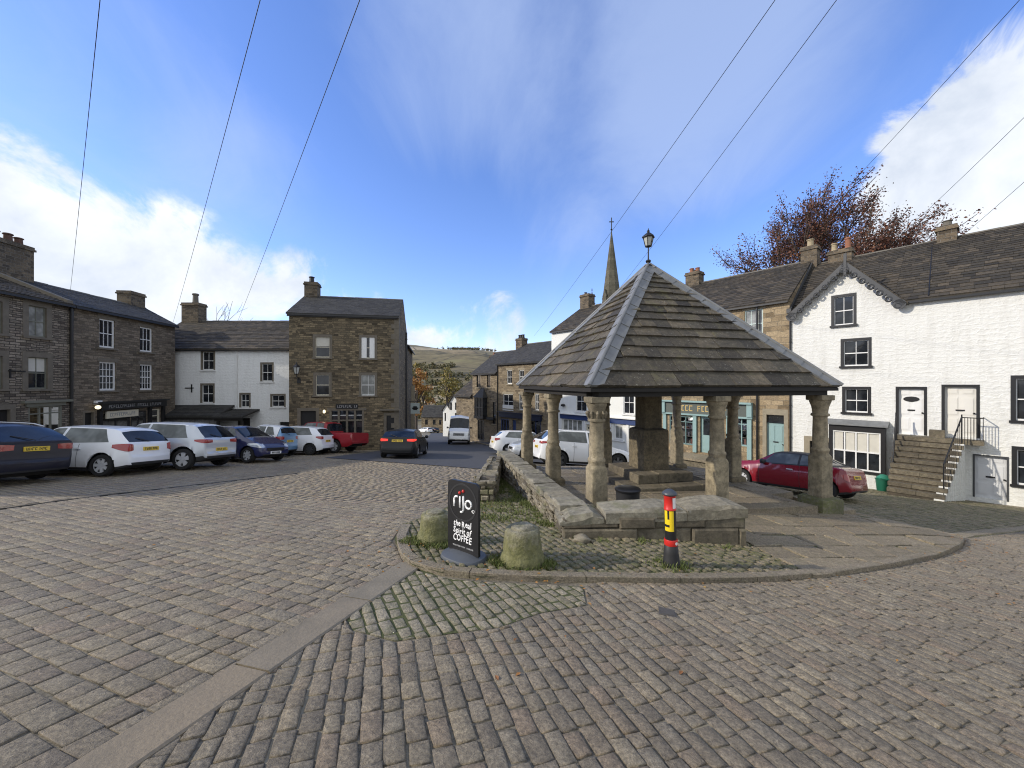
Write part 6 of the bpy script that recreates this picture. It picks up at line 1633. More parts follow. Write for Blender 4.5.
    mb = MB(); mb.tube([FB.pt(a,0,z+.25), FB.pt(a,.16,z+.25), FB.pt(a,.18,z+.12)], .018, 6); part(mb, 'bracket', M['iron'], t); mb = MB(); mb.lathe([(.04,-.1),(.08,-.05),(.08,.06),(.03,.12)], c=FB.pt(a,.18,z), n=10); part(mb, 'shade', M['lamp'], t)
M['sage_pale'] = m_plain('pale sign paint', (.40,.46,.44), .5)
corner_house()

# church spire beyond the roofs
def church():
    y = 75; b = P(611.5,300,y); t = thing('church_spire', 'slender octagonal stone church spire with cross rising over the roofs', 'church', (b.x, y, zg(b.x,y)))
    z0 = CAMZ+(384-300)/FPX*y; zt = CAMZ+(384-231)/FPX*y; mb = MB(); c = (b.x, y, 0); r0 = 1.95
    mb.lathe([(2.6,zg(b.x,y)-1),(2.6,z0-3.0)], c=c, n=32, sq=18, rot=.3); part(mb, 'tower', M['chimney'], t)
    mb = MB(); mb.lathe([(2.75,z0-3.0),(2.75,z0-2.6),(2.35,z0-2.6),(r0,z0-.5),(.06,zt)], c=c, n=8, rot=.2); part(mb, 'spire', M['spire'], t)
    mb = MB()
    for k in range(4):
        a = .2+k*math.pi/2+.39; d = Vector((math.cos(a), math.sin(a), 0)); e = Vector((-d.y,d.x,0)); q = Vector(c)+d*2.0
        mb.hexa([q-e*.5+Vector((0,0,z0-2)), q+e*.5+Vector((0,0,z0-2)), q+e*.5-d*1.2+Vector((0,0,z0-2)), q-e*.5-d*1.2+Vector((0,0,z0-2)), q-e*.42+Vector((0,0,z0+.4)), q+e*.42+Vector((0,0,z0+.4)), q+e*.42-d*1+Vector((0,0,z0+.4)), q-e*.42-d*1+Vector((0,0,z0+.4))])
        mb.poly([q-e*.55+Vector((0,0,z0+.4)), q+e*.55+Vector((0,0,z0+.4)), q+Vector((0,0,z0+1.9))]); mb.poly([q-e*.55+Vector((0,0,z0+.4)), q+Vector((0,0,z0+1.9)), q-d*1.4+Vector((0,0,z0+1.7))]); mb.poly([q+e*.55+Vector((0,0,z0+.4)), q-d*1.4+Vector((0,0,z0+1.7)), q+Vector((0,0,z0+1.9))])
    part(mb, 'lucarne', M['spire'], t)
    mb = MB(); mb.tube([(b.x,y,zt-.2),(b.x,y,zt+2.6)], .09, 6); mb.box(b.x-.45,b.x+.45,y-.06,y+.06,zt+1.7,zt+1.86); mb.lathe([(.05,-.2),(.22,0),(.05,.2)], c=(b.x,y,zt+.3), n=8); part(mb, 'cross', M['iron'], t)
    p = P(592,304,y-2); mb = MB(); mb.lathe([(.55,p.z-6),(.55,p.z),(.7,p.z+.05),(.45,p.z+.3),(.04,p.z+2.4)], c=(p.x,y-2,0), n=8); mb.box(p.x-.16,p.x+.16,y-2.04,y-1.96,p.z+2.6,p.z+2.7); mb.tube([(p.x,y-2,p.z+2.3),(p.x,y-2,p.z+3)], .05, 5); part(mb, 'pinnacle', M['spire'], t)
M['spire'] = m_stone('greenish spire stone', [(.085,.08,.055),(.12,.112,.08),(.15,.14,.10)], .8, .4, mortar=(.09,.085,.065), dirt=.45)
church()
# ================================================================== VEHICLES
def interp(tab, x):
    if x <= tab[0][0]: return tab[0][1]
    for i in range(len(tab)-1):
        if x <= tab[i+1][0]:
            a, b = tab[i], tab[i+1]; t = (x-a[0])/(b[0]-a[0]+1e-9); return a[1]+(b[1]-a[1])*t
    return tab[-1][1]
def slope_matrix(x, y, hx, hy):
    h = .4; dzx = (zg(x+h,y)-zg(x-h,y))/(2*h); dzy = (zg(x,y+h)-zg(x,y-h))/(2*h)
    n = Vector((-dzx,-dzy,1)).normalized(); f = Vector((hx,hy,0)); f = (f-n*f.dot(n)).normalized(); l = n.cross(f)
    return Matrix(((f.x,l.x,n.x,x),(f.y,l.y,n.y,y),(f.z,l.z,n.z,zg(x,y)+.012),(0,0,0,1)))

LOWT = [0,.08,.2,.36,.54,.72,.88,1.0]; LOWY = [.925,.955,.985,1.0,1.0,.99,.97,.945]
GRT = [.10,.32,.55,.78,.93,1.0]; TOPQ = [.82,.55,.28,0.0]
def car(name, label, cat, pos, head, sp, group):
    """pos: plan point under the rear axle side middle (x=0 rear bumper) ; local +x forward"""
    L, W, H, r = sp['L'], sp['W'], sp['H'], sp.get('r', .31); wx = sp['wheels']; top = sp['top']; belt = sp['belt']; sill = sp.get('sill', .20)
    tumble = sp.get('tumble', .245); hd = Vector(head).normalized(); ctr = Vector(pos)+hd*L/2
    M4 = slope_matrix(ctr.x, ctr.y, hd.x, hd.y)@Matrix.Translation((-L/2,0,0))
    t = thing(name, label, cat, group=group, mat=M4)
    arch = r+sp.get('arch', .055)
    xs = set([i*L/72 for i in range(73)]+[p[0] for p in top]+[p[0] for p in belt]+[.02,.05,.1,L-.02,L-.05,L-.1])
    for w in wx:
        for k in range(15): a = math.pi*k/14; xs.add(w+arch*math.cos(a))
    xs = sorted(x for x in xs if 0 <= x <= L); xs = [x for i, x in enumerate(xs) if i == 0 or x-xs[i-1] > .004]
    def halfw(x):
        e0 = sp.get('nose', .55); e1 = sp.get('tail', .38); w = W/2
        if x > L-e0: k = (x-(L-e0))/e0; w *= 1-.22*(.4*k**2+.6*(1-math.sqrt(max(0,1-k*k*.995))))
        if x < e1: k = (e1-x)/e1; w *= 1-sp.get('tailk', .13)*(.35*k**2+.65*(1-math.sqrt(max(0,1-k*k*.995))))
        return w
    def ring_at(x):
        w = halfw(x); zt = interp(top, x); zb = sill
        e = sp.get('lift', .10)
        if x > L-.5: zb += e*((x-(L-.5))/.5)**2
        if x < .45: zb += e*((.45-x)/.45)**2
        za = zb
        for c in wx:
            if abs(x-c) < arch: za = max(za, r+math.sqrt(arch*arch-(x-c)**2))
        bl = min(interp(belt, x), zt); hf = max(0, min(1, (zt-bl)/.42)); ring = []
        for tt, yy in zip(LOWT, LOWY):
            z = zb+(bl-zb)*tt; fl = 0
            for c in wx:   # flared wheel arches
                d = math.hypot(x-c, z-r)
                if d < arch+.10 and d >= arch-.03: fl = .018*(1-abs(d-arch)/.12)
            ring.append((w*yy+max(0,fl), max(z, za) if z < za else z))
        crown = sp.get('crown', .06); zre = bl+max(0, zt-bl)*(1-crown/max(.2, zt-bl)*hf) if hf > 0 else bl
        for s in GRT:
            yy = .945-tumble*s**1.25*hf-(1-hf)*.05*s; ring.append((w*yy, bl+(zre-bl)*s))
        yr = ring[-1][0]
        for q in TOPQ: ring.append((yr*q, zre+(zt-zre)*(1-q**2.2)))
        return (x, ring, zt, bl)
    rows = [ring_at(x) for x in xs]
    def ypos(x, z):
        """half width of the skin at length x and height z"""
        ring = ring_at(x)[1]
        for j in range(len(ring)-1):
            (y0, z0), (y1, z1) = ring[j], ring[j+1]
            if z0 <= z <= z1+1e-6: return y0+(y1-y0)*(z-z0)/(z1-z0+1e-9)
        return ring[-1][0] if z > ring[-1][1] else ring[0][0]
    def end_x(z, rear=True):
        """length at which the end profile reaches height z"""
        pr = top if rear else [(L-x, zz) for x, zz in reversed(top)]
        for k in range(len(pr)-1):
            if pr[k][1] >= z: return pr[k][0] if rear else L-pr[k][0]
            if pr[k+1][1] >= z:
                x = pr[k][0]+(pr[k+1][0]-pr[k][0])*(z-pr[k][1])/(pr[k+1][1]-pr[k][1]+1e-9); return x if rear else L-x
        return 0 if rear else L
    def wrap_lamp(name, mat, z0, z1, side, back, rear=True, sgn=1, taper=.5, off=.007, nu=14, nv=4):
        """lens that wraps a body corner: 'side' metres along the flank, 'back' metres across the end"""
        mb = MB(); pts = []
        for iv in range(nv+1):
            line = []
            for iu in range(nu+1):
                u = iu/nu; tz = iv/nv; d = u*(side+back)-side      # negative on the flank
                k = -d/side if d < 0 else d/back
                lo = lerp(z0, z1, taper*k**1.3) if d < 0 else lerp(z0, z1, .12*k*k); hi = z1-(z1-z0)*.12*k*k
                z = lerp(lo, hi, tz); xe = end_x(z, rear); dirx = 1 if rear else -1
                if d < 0: x = xe+dirx*(.015-d); y = ypos(x, z)
                else:
                    yc = ypos(xe+dirx*.015, z); x = xe+dirx*.004; y = yc-d
                    if d < .03: x += dirx*.008
                bo = 2.0 if abs(d) < .07 else 1.0; line.append(Vector((x-dirx*off*bo*(1 if d >= -.03 else .3), sgn*(y+off*bo*(1 if d < .04 else .2)), z)))
            pts.append(line)
        for iv in range(nv):
            for iu in range(nu):
                q = (pts[iv][iu], pts[iv][iu+1], pts[iv+1][iu+1], pts[iv+1][iu]); mb.quad(*(q if (sgn > 0) == rear else q[::-1]))
        return mb.build(name, mat, t, smooth=True, merge=True)
    def side_window(b0, t0, b1, t1, sgn, lo=.035, hi=.085, off=.005, n=10, nv=5):
        mb = MB(); pts = []
        for iv in range(nv+1):
            v = iv/nv; line = []
            for iu in range(n+1):
                x = lerp(lerp(b0, t0, v), lerp(b1, t1, v), iu/n); zb_ = min(interp(belt, x), interp(top, x))+lo; zt_ = max(zb_+.01, interp(top, x)-hi); z = lerp(zb_, zt_, v)
                line.append(Vector((x, sgn*(ypos(x, z)+off), z)))
            pts.append(line)
        for iv in range(nv):
            for iu in range(n):
                q = (pts[iv][iu], pts[iv][iu+1], pts[iv+1][iu+1], pts[iv+1][iu]); mb.quad(*(q if sgn < 0 else q[::-1]))
        return mb.build('side_window', M['glass_side'], t, smooth=True, merge=True)
    nr = len(rows[0][1]); nl = len(LOWT); ng = len(GRT)
    groups = {}
    def add(key, quad):
        groups.setdefault(key, []).append(quad)
    P_ = lambda i, j, sgn: Vector((rows[i][0], rows[i][1][j][0]*sgn, rows[i][1][j][1]))
    body_low = sp.get('low_rows', 0)
    for i in range(len(rows)-1):
        xm = (rows[i][0]+rows[i+1][0])/2; zt = (rows[i][2]+rows[i+1][2])/2; bl = (rows[i][3]+rows[i+1][3])/2
        for j in range(nr-1):
            for sgn in (1,-1):
                a, b, c, d = P_(i,j,sgn), P_(i+1,j,sgn), P_(i+1,j+1,sgn), P_(i,j+1,sgn)
                if (a-c).length < 1e-4 and (b-d).length < 1e-4: continue
                zc = (a.z+b.z+c.z+d.z)/4; key = 'body'
                if j < body_low: key = 'trim'
                if sp.get('two_tone') and sp['two_tone'](xm, zc, j >= nl-1): key = 'tone'
                if j >= nl+ng-2:
                    ws, rw = sp.get('windscreen'), sp.get('rear_window')
                    if ws and ws[0] < xm < ws[1]: key = 'windscreen'
                    if rw and rw[0] < xm < rw[1] and j >= nl+ng-1: key = 'rear_window'
                    if sp.get('dark_roof') and sp['dark_roof'][0] < xm < sp['dark_roof'][1] and key == 'body': key = 'soft_roof'
                elif sp.get('dark_roof') and j >= nl-1 and key == 'body' and sp['dark_roof'][0] < xm < sp['dark_roof'][1] and zt-bl > .1: key = 'soft_roof'
                add(key, (a,b,c,d) if sgn > 0 else (d,c,b,a))
    # end caps: low part under the first profile height
    for i, flip in ((0, True), (len(rows)-1, False)):
        for j in range(nr-1):
            a, b = P_(i,j,1), P_(i,j+1,1); c, d = P_(i,j+1,-1), P_(i,j,-1); zc = (a.z+b.z)/2
            q = (a,b,c,d) if flip else (d,c,b,a)
            add('trim' if j < max(body_low, sp.get('cap_trim', 2)) else 'body', q)
    paint = sp['paint']; matmap = {'body': paint, 'trim': M['plastic'], 'tone': sp.get('tone', paint), 'side_window': M['glass_car'], 'windscreen': M['glass_car'], 'rear_window': M['glass_car'], 'soft_roof': sp.get('roof_mat', M['plastic'])}
    mb = MB()
    for key, mi in (('body',0),('trim',1),('tone',2)):
        for q in groups.get(key, []): mb.quad(*q, mi)
    mb.build('body', [paint, M['plastic'], sp.get('tone', paint)], t, smooth=True, sharp=38, merge=True)
    for key in groups:
        if key in ('body','trim','tone'): continue
        mb = MB()
        for q in groups[key]: mb.quad(*q)
        base = key.rstrip('-1') if key[-1] == '1' else key
        if base.startswith('taillight'): mat = M['brake'] if sp.get('braking') else M['taillight']
        elif base.startswith('headlight'): mat = M['headlight']
        else: mat = matmap[base]
        mb.build(base, mat, t, smooth=True, sharp=50, merge=True)
    mb = MB(); mb.box(.35, L-.35, -W/2*.86, W/2*.86, sill-.02, sill+.30); mb.build('underbody', M['black_matt'], t)
    # wheels
    for k, x in enumerate(wx):
        for sgn in (1,-1):
            yc = sgn*(W/2-.115); mb = MB(); tw = .10
            prof = [(r*.66,-tw),(r*.92,-tw),(r*.985,-tw*.7),(r,-tw*.3),(r,tw*.3),(r*.985,tw*.7),(r*.92,tw),(r*.66,tw)]; n = 30; rings = []
            for (rr_, yo) in prof:
                rings.append(len(mb.v)); mb.v += [(x+math.cos(2*math.pi*j/n)*rr_, yc+yo, r+math.sin(2*math.pi*j/n)*rr_) for j in range(n)]
            for a in range(len(prof)-1):
                for j in range(n): mb.f.append((rings[a]+j, rings[a]+(j+1) % n, rings[a+1]+(j+1) % n, rings[a+1]+j)); mb.m.append(0)
            wh = mb.build('wheel', M['tyre'], t, smooth=True, sharp=40)
            mb = MB(); yo = yc+sgn*.055
            mb.poly([(x+math.cos(2*math.pi*j/n)*r*.67, yo-sgn*.03, r+math.sin(2*math.pi*j/n)*r*.67) for j in range(n)], 1)
            ns = sp.get('spokes', 5); rot = random.Random(k*7+int(L*100)).uniform(0, 1)
            for s_ in range(ns):
                a = 2*math.pi*s_/ns+rot; d = Vector((math.cos(a),0,math.sin(a))); e = Vector((-d.z,0,d.x)); c = Vector((x,yo,r)); w0, w1 = r*.13, r*sp.get('spoke_w', .17)
                p = [c+d*r*.1-e*w0, c+d*r*.68-e*w1, c+d*r*.68+e*w1, c+d*r*.1+e*w0]; o_ = Vector((0,sgn*.018,0))
                mb.hexa([q-o_ for q in p]+[q+o_ for q in p])
            for (ra, rb) in ((.60,.69),):
                for j in range(n):
                    a, b = 2*math.pi*j/n, 2*math.pi*(j+1)/n; f = lambda an, q: (x+math.cos(an)*r*q, yo+sgn*.012, r+math.sin(an)*r*q)
                    mb.quad(f(a,ra), f(b,ra), f(b,rb), f(a,rb))
            mb.poly([(x+math.cos(2*math.pi*j/10)*r*.16, yo+sgn*.022, r+math.sin(2*math.pi*j/10)*r*.16) for j in range(10)])
            mb.build('rim', [sp.get('rim', M['alloy']), M['black_matt']], wh)
    # inner wheel housings
    # plates, handles, mirrors
    surf_x = lambda z, y, rear=True: end_x(z, rear)
    tlm = M['brake'] if sp.get('braking') else M['taillight']
    for sgn in (1,-1):
        if sp.get('tail_lamp'): z0, z1, sd_, bk = sp['tail_lamp']; wrap_lamp('taillight', tlm, z0, z1, sd_, bk, True, sgn)
        if sp.get('head_lamp'): z0, z1, sd_, bk = sp['head_lamp']; wrap_lamp('headlight', M['headlight'], z0, z1, sd_, bk, False, sgn)
        for q in sp.get('side_glass', []): side_window(*q, sgn)
    pl = sp.get('rear_plate')
    if pl:
        z0 = pl; x0 = surf_x(z0+.05, 0)-.012; mb = MB(); sl_ = (surf_x(z0+.10,0)-surf_x(z0,0)); mb.hexa([(x0-.012,-.26,z0),(x0+.04,-.26,z0),(x0+.04,.26,z0),(x0-.012,.26,z0),(x0+sl_-.012,-.26,z0+.11),(x0+sl_+.04,-.26,z0+.11),(x0+sl_+.04,.26,z0+.11),(x0+sl_-.012,.26,z0+.11)])
        p = mb.build('number_plate', M['plate_y'], t); mb = MB(); rnd = random.Random(int(L*1000)); y = -.22
        for k in range(7):
            w = .042; f = (.02, .09); xx = lambda z: x0+sl_*(z-z0)/.11-.0135
            za, zb_ = z0+.02, z0+.09; st = .014
            def pc(yb, ya, z_, z2): ya, yb = -ya, -yb; mb.hexa([(xx(z_)-.001,ya,z_),(xx(z_)+.003,ya,z_),(xx(z_)+.003,yb,z_),(xx(z_)-.001,yb,z_),(xx(z2)-.001,ya,z2),(xx(z2)+.003,ya,z2),(xx(z2)+.003,yb,z2),(xx(z2)-.001,yb,z2)])
            pc(y, y+st, za, zb_)
            if rnd.random() < .6: pc(y+st, y+w, zb_-st, zb_)
            if rnd.random() < .6: pc(y+st, y+w, za, za+st)
            if rnd.random() < .6: pc(y+w-st, y+w, za+st, zb_-st)
            y += .058+(.03 if k == 3 else 0)
        mb.build('plate_characters', M['black'], p)
    pf = sp.get('front_plate')
    if pf:
        x0 = surf_x(pf+.05, 0, False)+.004; mb = MB(); mb.box(x0-.02, x0+.012, -.26, .26, pf, pf+.11); p = mb.build('number_plate', M['plate_w'], t)
        mb = MB(); y = -.2
        for k in range(7): mb.box(x0+.012, x0+.015, y, y+.035, pf+.02, pf+.09); y += .058
        mb.build('plate_characters', M['black'], p)
    gr = sp.get('grille')
    if gr:
        x0 = surf_x((gr[0]+gr[1])/2, 0, False); mb = MB(); n = 5
        for k in range(n): z = lerp(gr[0], gr[1], (k+.5)/n); mb.box(x0-.05, x0+.010, -gr[2], gr[2], z-.02, z+.02)
        mb.build('grille', M['plastic'], t)
    mx, mz = sp.get('mirror', (L*.66, interp(belt, L*.66)+.02))
    for sgn in (1,-1):
        w = halfw(mx); mb = MB(); c = Vector((mx, sgn*(w+.06), mz+.07)); mb.lathe([(.02,-.085),(.075,-.07),(.095,0),(.085,.05),(.03,.085)], c=c, n=10); mb.box(mx-.03, mx+.04, min(sgn*(w*.93), sgn*(w+.03)), max(sgn*(w*.93), sgn*(w+.03)), mz+.01, mz+.05)
        mb.build('mirror', sp.get('mirror_mat', paint), t, smooth=True, sharp=50)
    for hx in sp.get('handles', ()):
        for sgn in (1,-1):
            z = interp(belt, hx)-.13; y = sgn*(halfw(hx)*.985+.006); mb = MB(); mb.box(hx-.09, hx+.09, min(y, y+sgn*.028), max(y, y+sgn*.028), z-.018, z+.018); mb.build('handle', sp.get('handle_mat', paint), t)
    # door gaps
    mb = MB()
    for dx in sp.get('gaps', ()):
        for sgn in (1,-1):
            i = min(range(len(rows)), key=lambda k: abs(rows[k][0]-dx)); pts = [Vector((dx, (y+.0015)*sgn, z)) for y, z in rows[i][1][1:nl]]
            mb.tube(pts, .0055, 4)
    if mb.v: mb.build('door_gap', M['black'], t)
    if sp.get('rails'):
        a, b = sp['rails']
        for sgn in (1,-1):
            pts = []
            for k in range(9):
                x = lerp(a, b, k/8); i = min(range(len(rows)), key=lambda q: abs(rows[q][0]-x)); y, z = rows[i][1][nl+ng-1]; pts.append((x, sgn*(y-.01), z+(.015 if k in (0,8) else .05)))
            mb = MB(); mb.tube(pts, .018, 6); mb.build('roof_rail', M['alloy'], t)
    if sp.get('spoiler'):
        x0, z0, w = sp['spoiler']; mb = MB(); mb.hexa([(x0,-w,z0),(x0+.28,-w,z0+.04),(x0+.28,w,z0+.04),(x0,w,z0),(x0,-w,z0+.025),(x0+.28,-w,z0+.07),(x0+.28,w,z0+.07),(x0,w,z0+.025)]); mb.build('spoiler', sp.get('spoiler_mat', paint), t)
    if sp.get('wiper'):
        z = sp['wiper']; x0 = surf_x(z, 0); x1 = surf_x(z+.14, .3); mb = MB(); mb.tube([(x0-.015,.02,z+.02),(x1-.03,.38,z+.13)], .011, 5); mb.build('wiper', M['plastic'], t)
    return t

def hatch(L, W, H, wb0, wb1, belt_z, steep=.42, hood=.98, **kw):
    """a five-door hatchback profile; x=0 rear bumper"""
    ws0, ws1 = L*.735, L*.735-.62
    top = [(0,.52),(.03,.60),(.05,.72),(.07,belt_z-.06),(.10,belt_z+.02),(steep,H-.105),(steep+.14,H-.06),(steep+.5,H-.02),(L*.46,H),(ws1-.12,H-.025),(ws1,H-.07),(ws0,hood+.03),(ws0+.12,hood),(L-.55,hood-.10),(L-.18,hood-.24),(L-.05,hood-.36),(L,.50)]
    d = dict(L=L, W=W, H=H, wheels=(wb0, wb1), top=top, belt=[(0,belt_z),(.4,belt_z),(L*.5,belt_z-.04),(L*.72,belt_z-.09),(L,hood-.3)], windscreen=(ws1+.01, ws0+.02), rear_window=(.125, steep-.03), side_glass=[(steep+.10,steep+.38,L*.468,L*.462),(L*.488,L*.482,ws0-.16,ws1-.02)],
             tail_lamp=(belt_z-.19,belt_z-.03,.24,.20), tail=.55, tailk=.26, head_lamp=(.56,hood-.26,.34,.26), rear_plate=.66, front_plate=.34, grille=(.46,.58,.42), handles=(L*.34,L*.55), gaps=(L*.335,L*.48,L*.70), wiper=belt_z+.02, mirror=(L*.655, belt_z-.06))
    d.update(kw); return d

C_WHITE = m_paint('white car paint', (.80,.81,.82)); C_NAVY = m_paint('midnight blue car paint', (.006,.007,.018), .35, coat=.2); C_BLUE = m_paint('dark blue car paint', (.016,.02,.075), .25)
C_SILVER = m_paint('pale silver car paint', (.52,.55,.58), .3, .35); C_RED = m_paint('dark red car paint', (.20,.008,.017), .22); C_PICK = m_paint('red pickup paint', (.28,.012,.02), .35, coat=.3); C_BLACK = m_paint('black car paint', (.007,.008,.010), .35, coat=.2); C_LBLUE = m_paint('light metallic blue paint', (.16,.30,.46), .3, .3)
GL = 'cars parked nose-in along the left side'; GRt = 'cars parked beyond the shelter'
H1 = (-1,.0)
def rear_at(px, y): return ((px-512)/FPX*y, y)

# left side, near to far
car('parked_car', 'midnight blue estate car with silver roof rails, nearest at the left edge', 'car', rear_at(34,9.4), H1, hatch(4.8,1.88,1.50,.98,3.83,1.02,.62,paint=C_NAVY,rails=(.75,2.9),tail_lamp=(.82,.97,.30,.34),rear_plate=.80,side_glass=[(.62,.92,1.12,1.10),(1.18,1.16,2.22,2.2),(2.28,2.26,3.36,2.9)],gaps=(1.25,2.28,3.4),handles=(1.6,2.6),cap_trim=2), GL)
car('parked_car', 'clean white hatchback with big red rear lamps parked second from the left edge', 'car', rear_at(150,11.7), (-.995,-.04), hatch(3.96,1.74,1.44,.66,3.20,.93,.44,paint=C_WHITE,cap_trim=3,low_rows=1,rear_plate=.70,tail_lamp=(.70,.92,.34,.15),spokes=7,spoke_w=.13), GL)
suv = hatch(4.23,1.80,1.58,.66,3.30,1.02,.48,paint=C_SILVER,low_rows=2,cap_trim=4,r=.35,sill=.26,rear_plate=.60,tail_lamp=(.88,1.01,.26,.34),arch=.075,rails=None,two_tone=lambda x,z,g: g and z>1.46,tone=C_WHITE,spokes=5,spoke_w=.24,rim=M['alloy'])
car('parked_car', 'pale silver crossover with black lower trim beside the white hatchback', 'car', rear_at(221,13.5), H1, suv, GL)
bl = hatch(3.45,1.63,1.47,.50,2.85,.96,.35,hood=1.0,paint=C_BLUE,spokes=7,spoke_w=.12,head_lamp=(.60,.78,.46,.20),handles=(1.2,),gaps=(1.1,2.35))
pt = Vector(rear_at(275,15.9)); car('parked_car', 'dark blue small car reversed in so its headlamps face the square', 'car', tuple(pt+Vector((-.97,.24)).normalized()*3.45), (.97,-.24), bl, GL)
sm = hatch(2.70,1.56,1.54,.42,2.29,1.02,.24,hood=.98,paint=C_LBLUE,two_tone=lambda x,z,g: z>.72 and x<1.95 and x>.26,tone=C_WHITE,spokes=6,side_glass=[(.40,.58,.86,.84),(.92,.90,1.86,1.45)],handles=(1.0,),gaps=(.86,1.95),dark_roof=(.24,1.2),rear_plate=.70,tail=.3)
car('parked_car', 'tiny two-seater in light blue and white with black roof', 'car', rear_at(290,18.6), H1, sm, GL)
car('parked_car', 'small white hatchback with dark wheels beside the red pickup', 'car', rear_at(328,20.6), H1, hatch(3.68,1.67,1.50,.60,3.02,1.00,.42,paint=C_WHITE,rim=M['alloy_dark'],r=.29,spokes=8,spoke_w=.1), GL)
pk = dict(L=5.0, W=1.80, H=1.76, r=.37, sill=.36, wheels=(1.10,4.05), arch=.09, top=[(0,.72),(.02,.9),(.04,1.13),(1.62,1.13),(1.66,1.16),(1.72,1.66),(1.85,1.73),(2.4,1.76),(3.0,1.73),(3.12,1.69),(3.62,1.20),(3.75,1.15),(4.6,1.06),(4.95,.95),(5.1,.6)], belt=[(0,1.13),(1.6,1.13),(1.75,1.14),(3.6,1.10),(5.1,.9)], windscreen=(3.13,3.63), rear_window=(1.665,1.715), side_glass=[(1.84,1.90,2.34,2.33),(2.42,2.41,3.50,3.06)], tail_lamp=(.80,1.06,.06,.10), paint=C_PICK, handles=(2.55,), gaps=(1.64,2.34,3.45), rear_plate=None, spokes=6, spoke_w=.2, lift=.16, tail=.15, tailk=.05, mirror=(3.35,1.12), tumble=.2, cap_trim=1, head_lamp=(.66,.86,.30,.25))
car('pickup_truck', 'red pickup truck with open load bed parked in front of corner house', 'pickup', rear_at(360,22.2), (-.985,.17), pk, GL)
# driving away
car('driven_car', 'black hatchback driving down the hill with red brake lamps lit', 'car', rear_at(396,18.3), (-.06,1), hatch(4.15,1.82,1.43,.80,3.38,1.0,.55,paint=C_BLACK,braking=True,tail_lamp=(.83,.95,.26,.30),rear_plate=.80), 'vehicles on the road')
van = dict(L=5.9, W=2.02, H=2.68, r=.35, sill=.30, wheels=(1.05,4.75), arch=.08, top=[(0,2.5),(.03,2.6),(.3,2.66),(4.0,2.68),(4.35,2.60),(4.55,2.48),(5.15,1.52),(5.3,1.40),(5.7,1.20),(5.86,.95),(5.9,.6)], belt=[(0,1.35),(4.2,1.35),(5.1,1.30),(5.9,1.0)], windscreen=(4.60,5.20), side_glass=[(3.85,3.85,5.0,4.45)], paint=C_WHITE, tumble=.10, crown=.10, nose=.7, front_plate=.42, grille=(.72,1.02,.50), head_lamp=(.82,1.02,.30,.28), gaps=(2.4,3.7,4.9), handles=(3.9,), mirror=(4.9,1.45), mirror_mat=M['plastic'], tail=.1, tailk=.02, low_rows=1, cap_trim=3)
vp = Vector(((459.5-512)/FPX*37.5, 37.5)); hv = Vector((.10,-1)).normalized(); car('white_van', 'tall white van coming up the hill towards the square', 'van', tuple(vp-hv*2.9), tuple(hv), van, 'vehicles on the road')
# beyond the shelter
ks = hatch(4.45,1.85,1.66,.86,3.52,1.12,.50,paint=C_WHITE,r=.36,sill=.25,low_rows=1,arch=.07,tail_lamp=(.99,1.10,.30,.34),rear_plate=.78,rails=(.8,3.0),rim=M['alloy_dark'])
car('parked_car', 'large white sport utility car side-on directly behind the shelter columns', 'car', (.98,17.0), (.985,.17), ks, GRt)
car('parked_car', 'white hatchback left of the shelter with its tail to the road, further down', 'car', ((491-512)/FPX*23.2,23.2), (.97,.25), hatch(4.3,1.8,1.47,.85,3.5,1.0,.50,paint=C_WHITE), GRt)
sv = hatch(3.9,1.75,1.48,.7,3.2,.98,.42,paint=C_SILVER); sp_ = Vector(((509.5-512)/FPX*20.6,20.6)); hh = Vector((-.98,-.2)).normalized()
car('parked_car', 'silver hatchback nose-out behind the farthest left column of the shelter', 'car', tuple(sp_-hh*3.9), tuple(hh), sv, GRt)
# red soft-top
top = [(0,.52),(.03,.62),(.05,.74),(.10,.93),(.16,.98),(.42,1.02),(.95,1.34),(1.2,1.395),(1.7,1.41),(2.05,1.385),(2.15,1.36),(2.62,1.02),(2.72,.985),(3.3,.93),(3.6,.83),(3.76,.62),(3.82,.45)]
mn = dict(L=3.82, W=1.73, H=1.41, r=.315, wheels=(.62,3.11), top=top, belt=[(0,.95),(.5,.98),(2.6,.92),(3.82,.75)], windscreen=(2.16,2.63), rear_window=(.50,.90), side_glass=[(.98,1.06,1.28,1.27),(1.34,1.33,2.50,2.12)], dark_roof=(.40,2.12), roof_mat=M['soft_top'] if 'soft_top' in M else M['plastic'], paint=C_RED, tail_lamp=(.62,.84,.12,.14), head_lamp=(.56,.76,.16,.20), rear_plate=.68, wiper=None, tail=.5, tailk=.24, handles=(1.55,), gaps=(1.28,2.52), spokes=10, spoke_w=.1, low_rows=1, cap_trim=2, mirror=(2.35,.93), mirror_mat=M['plastic'], handle_mat=M['alloy'], arch=.06)
hm = Vector((-.52,.854)).normalized()
car('parked_car', 'dark red small convertible with black soft top parked below the white gabled house', 'car', (10.72,11.85), tuple(hm), mn, GRt)
# two specks at the foot of the hill
for px, lab, p, y in ((430.5,'white car at the very bottom of the road before the far cottage',C_WHITE,98), (437.5,'dark car at the very bottom of the road before the far cottage',C_BLACK,99)):
    car('far_car', lab, 'car', ((px-512)/FPX*y, y), (-.8,.6), hatch(4.0,1.75,1.48,.7,3.3,1.0,.42,paint=p), 'cars at the foot of the hill')

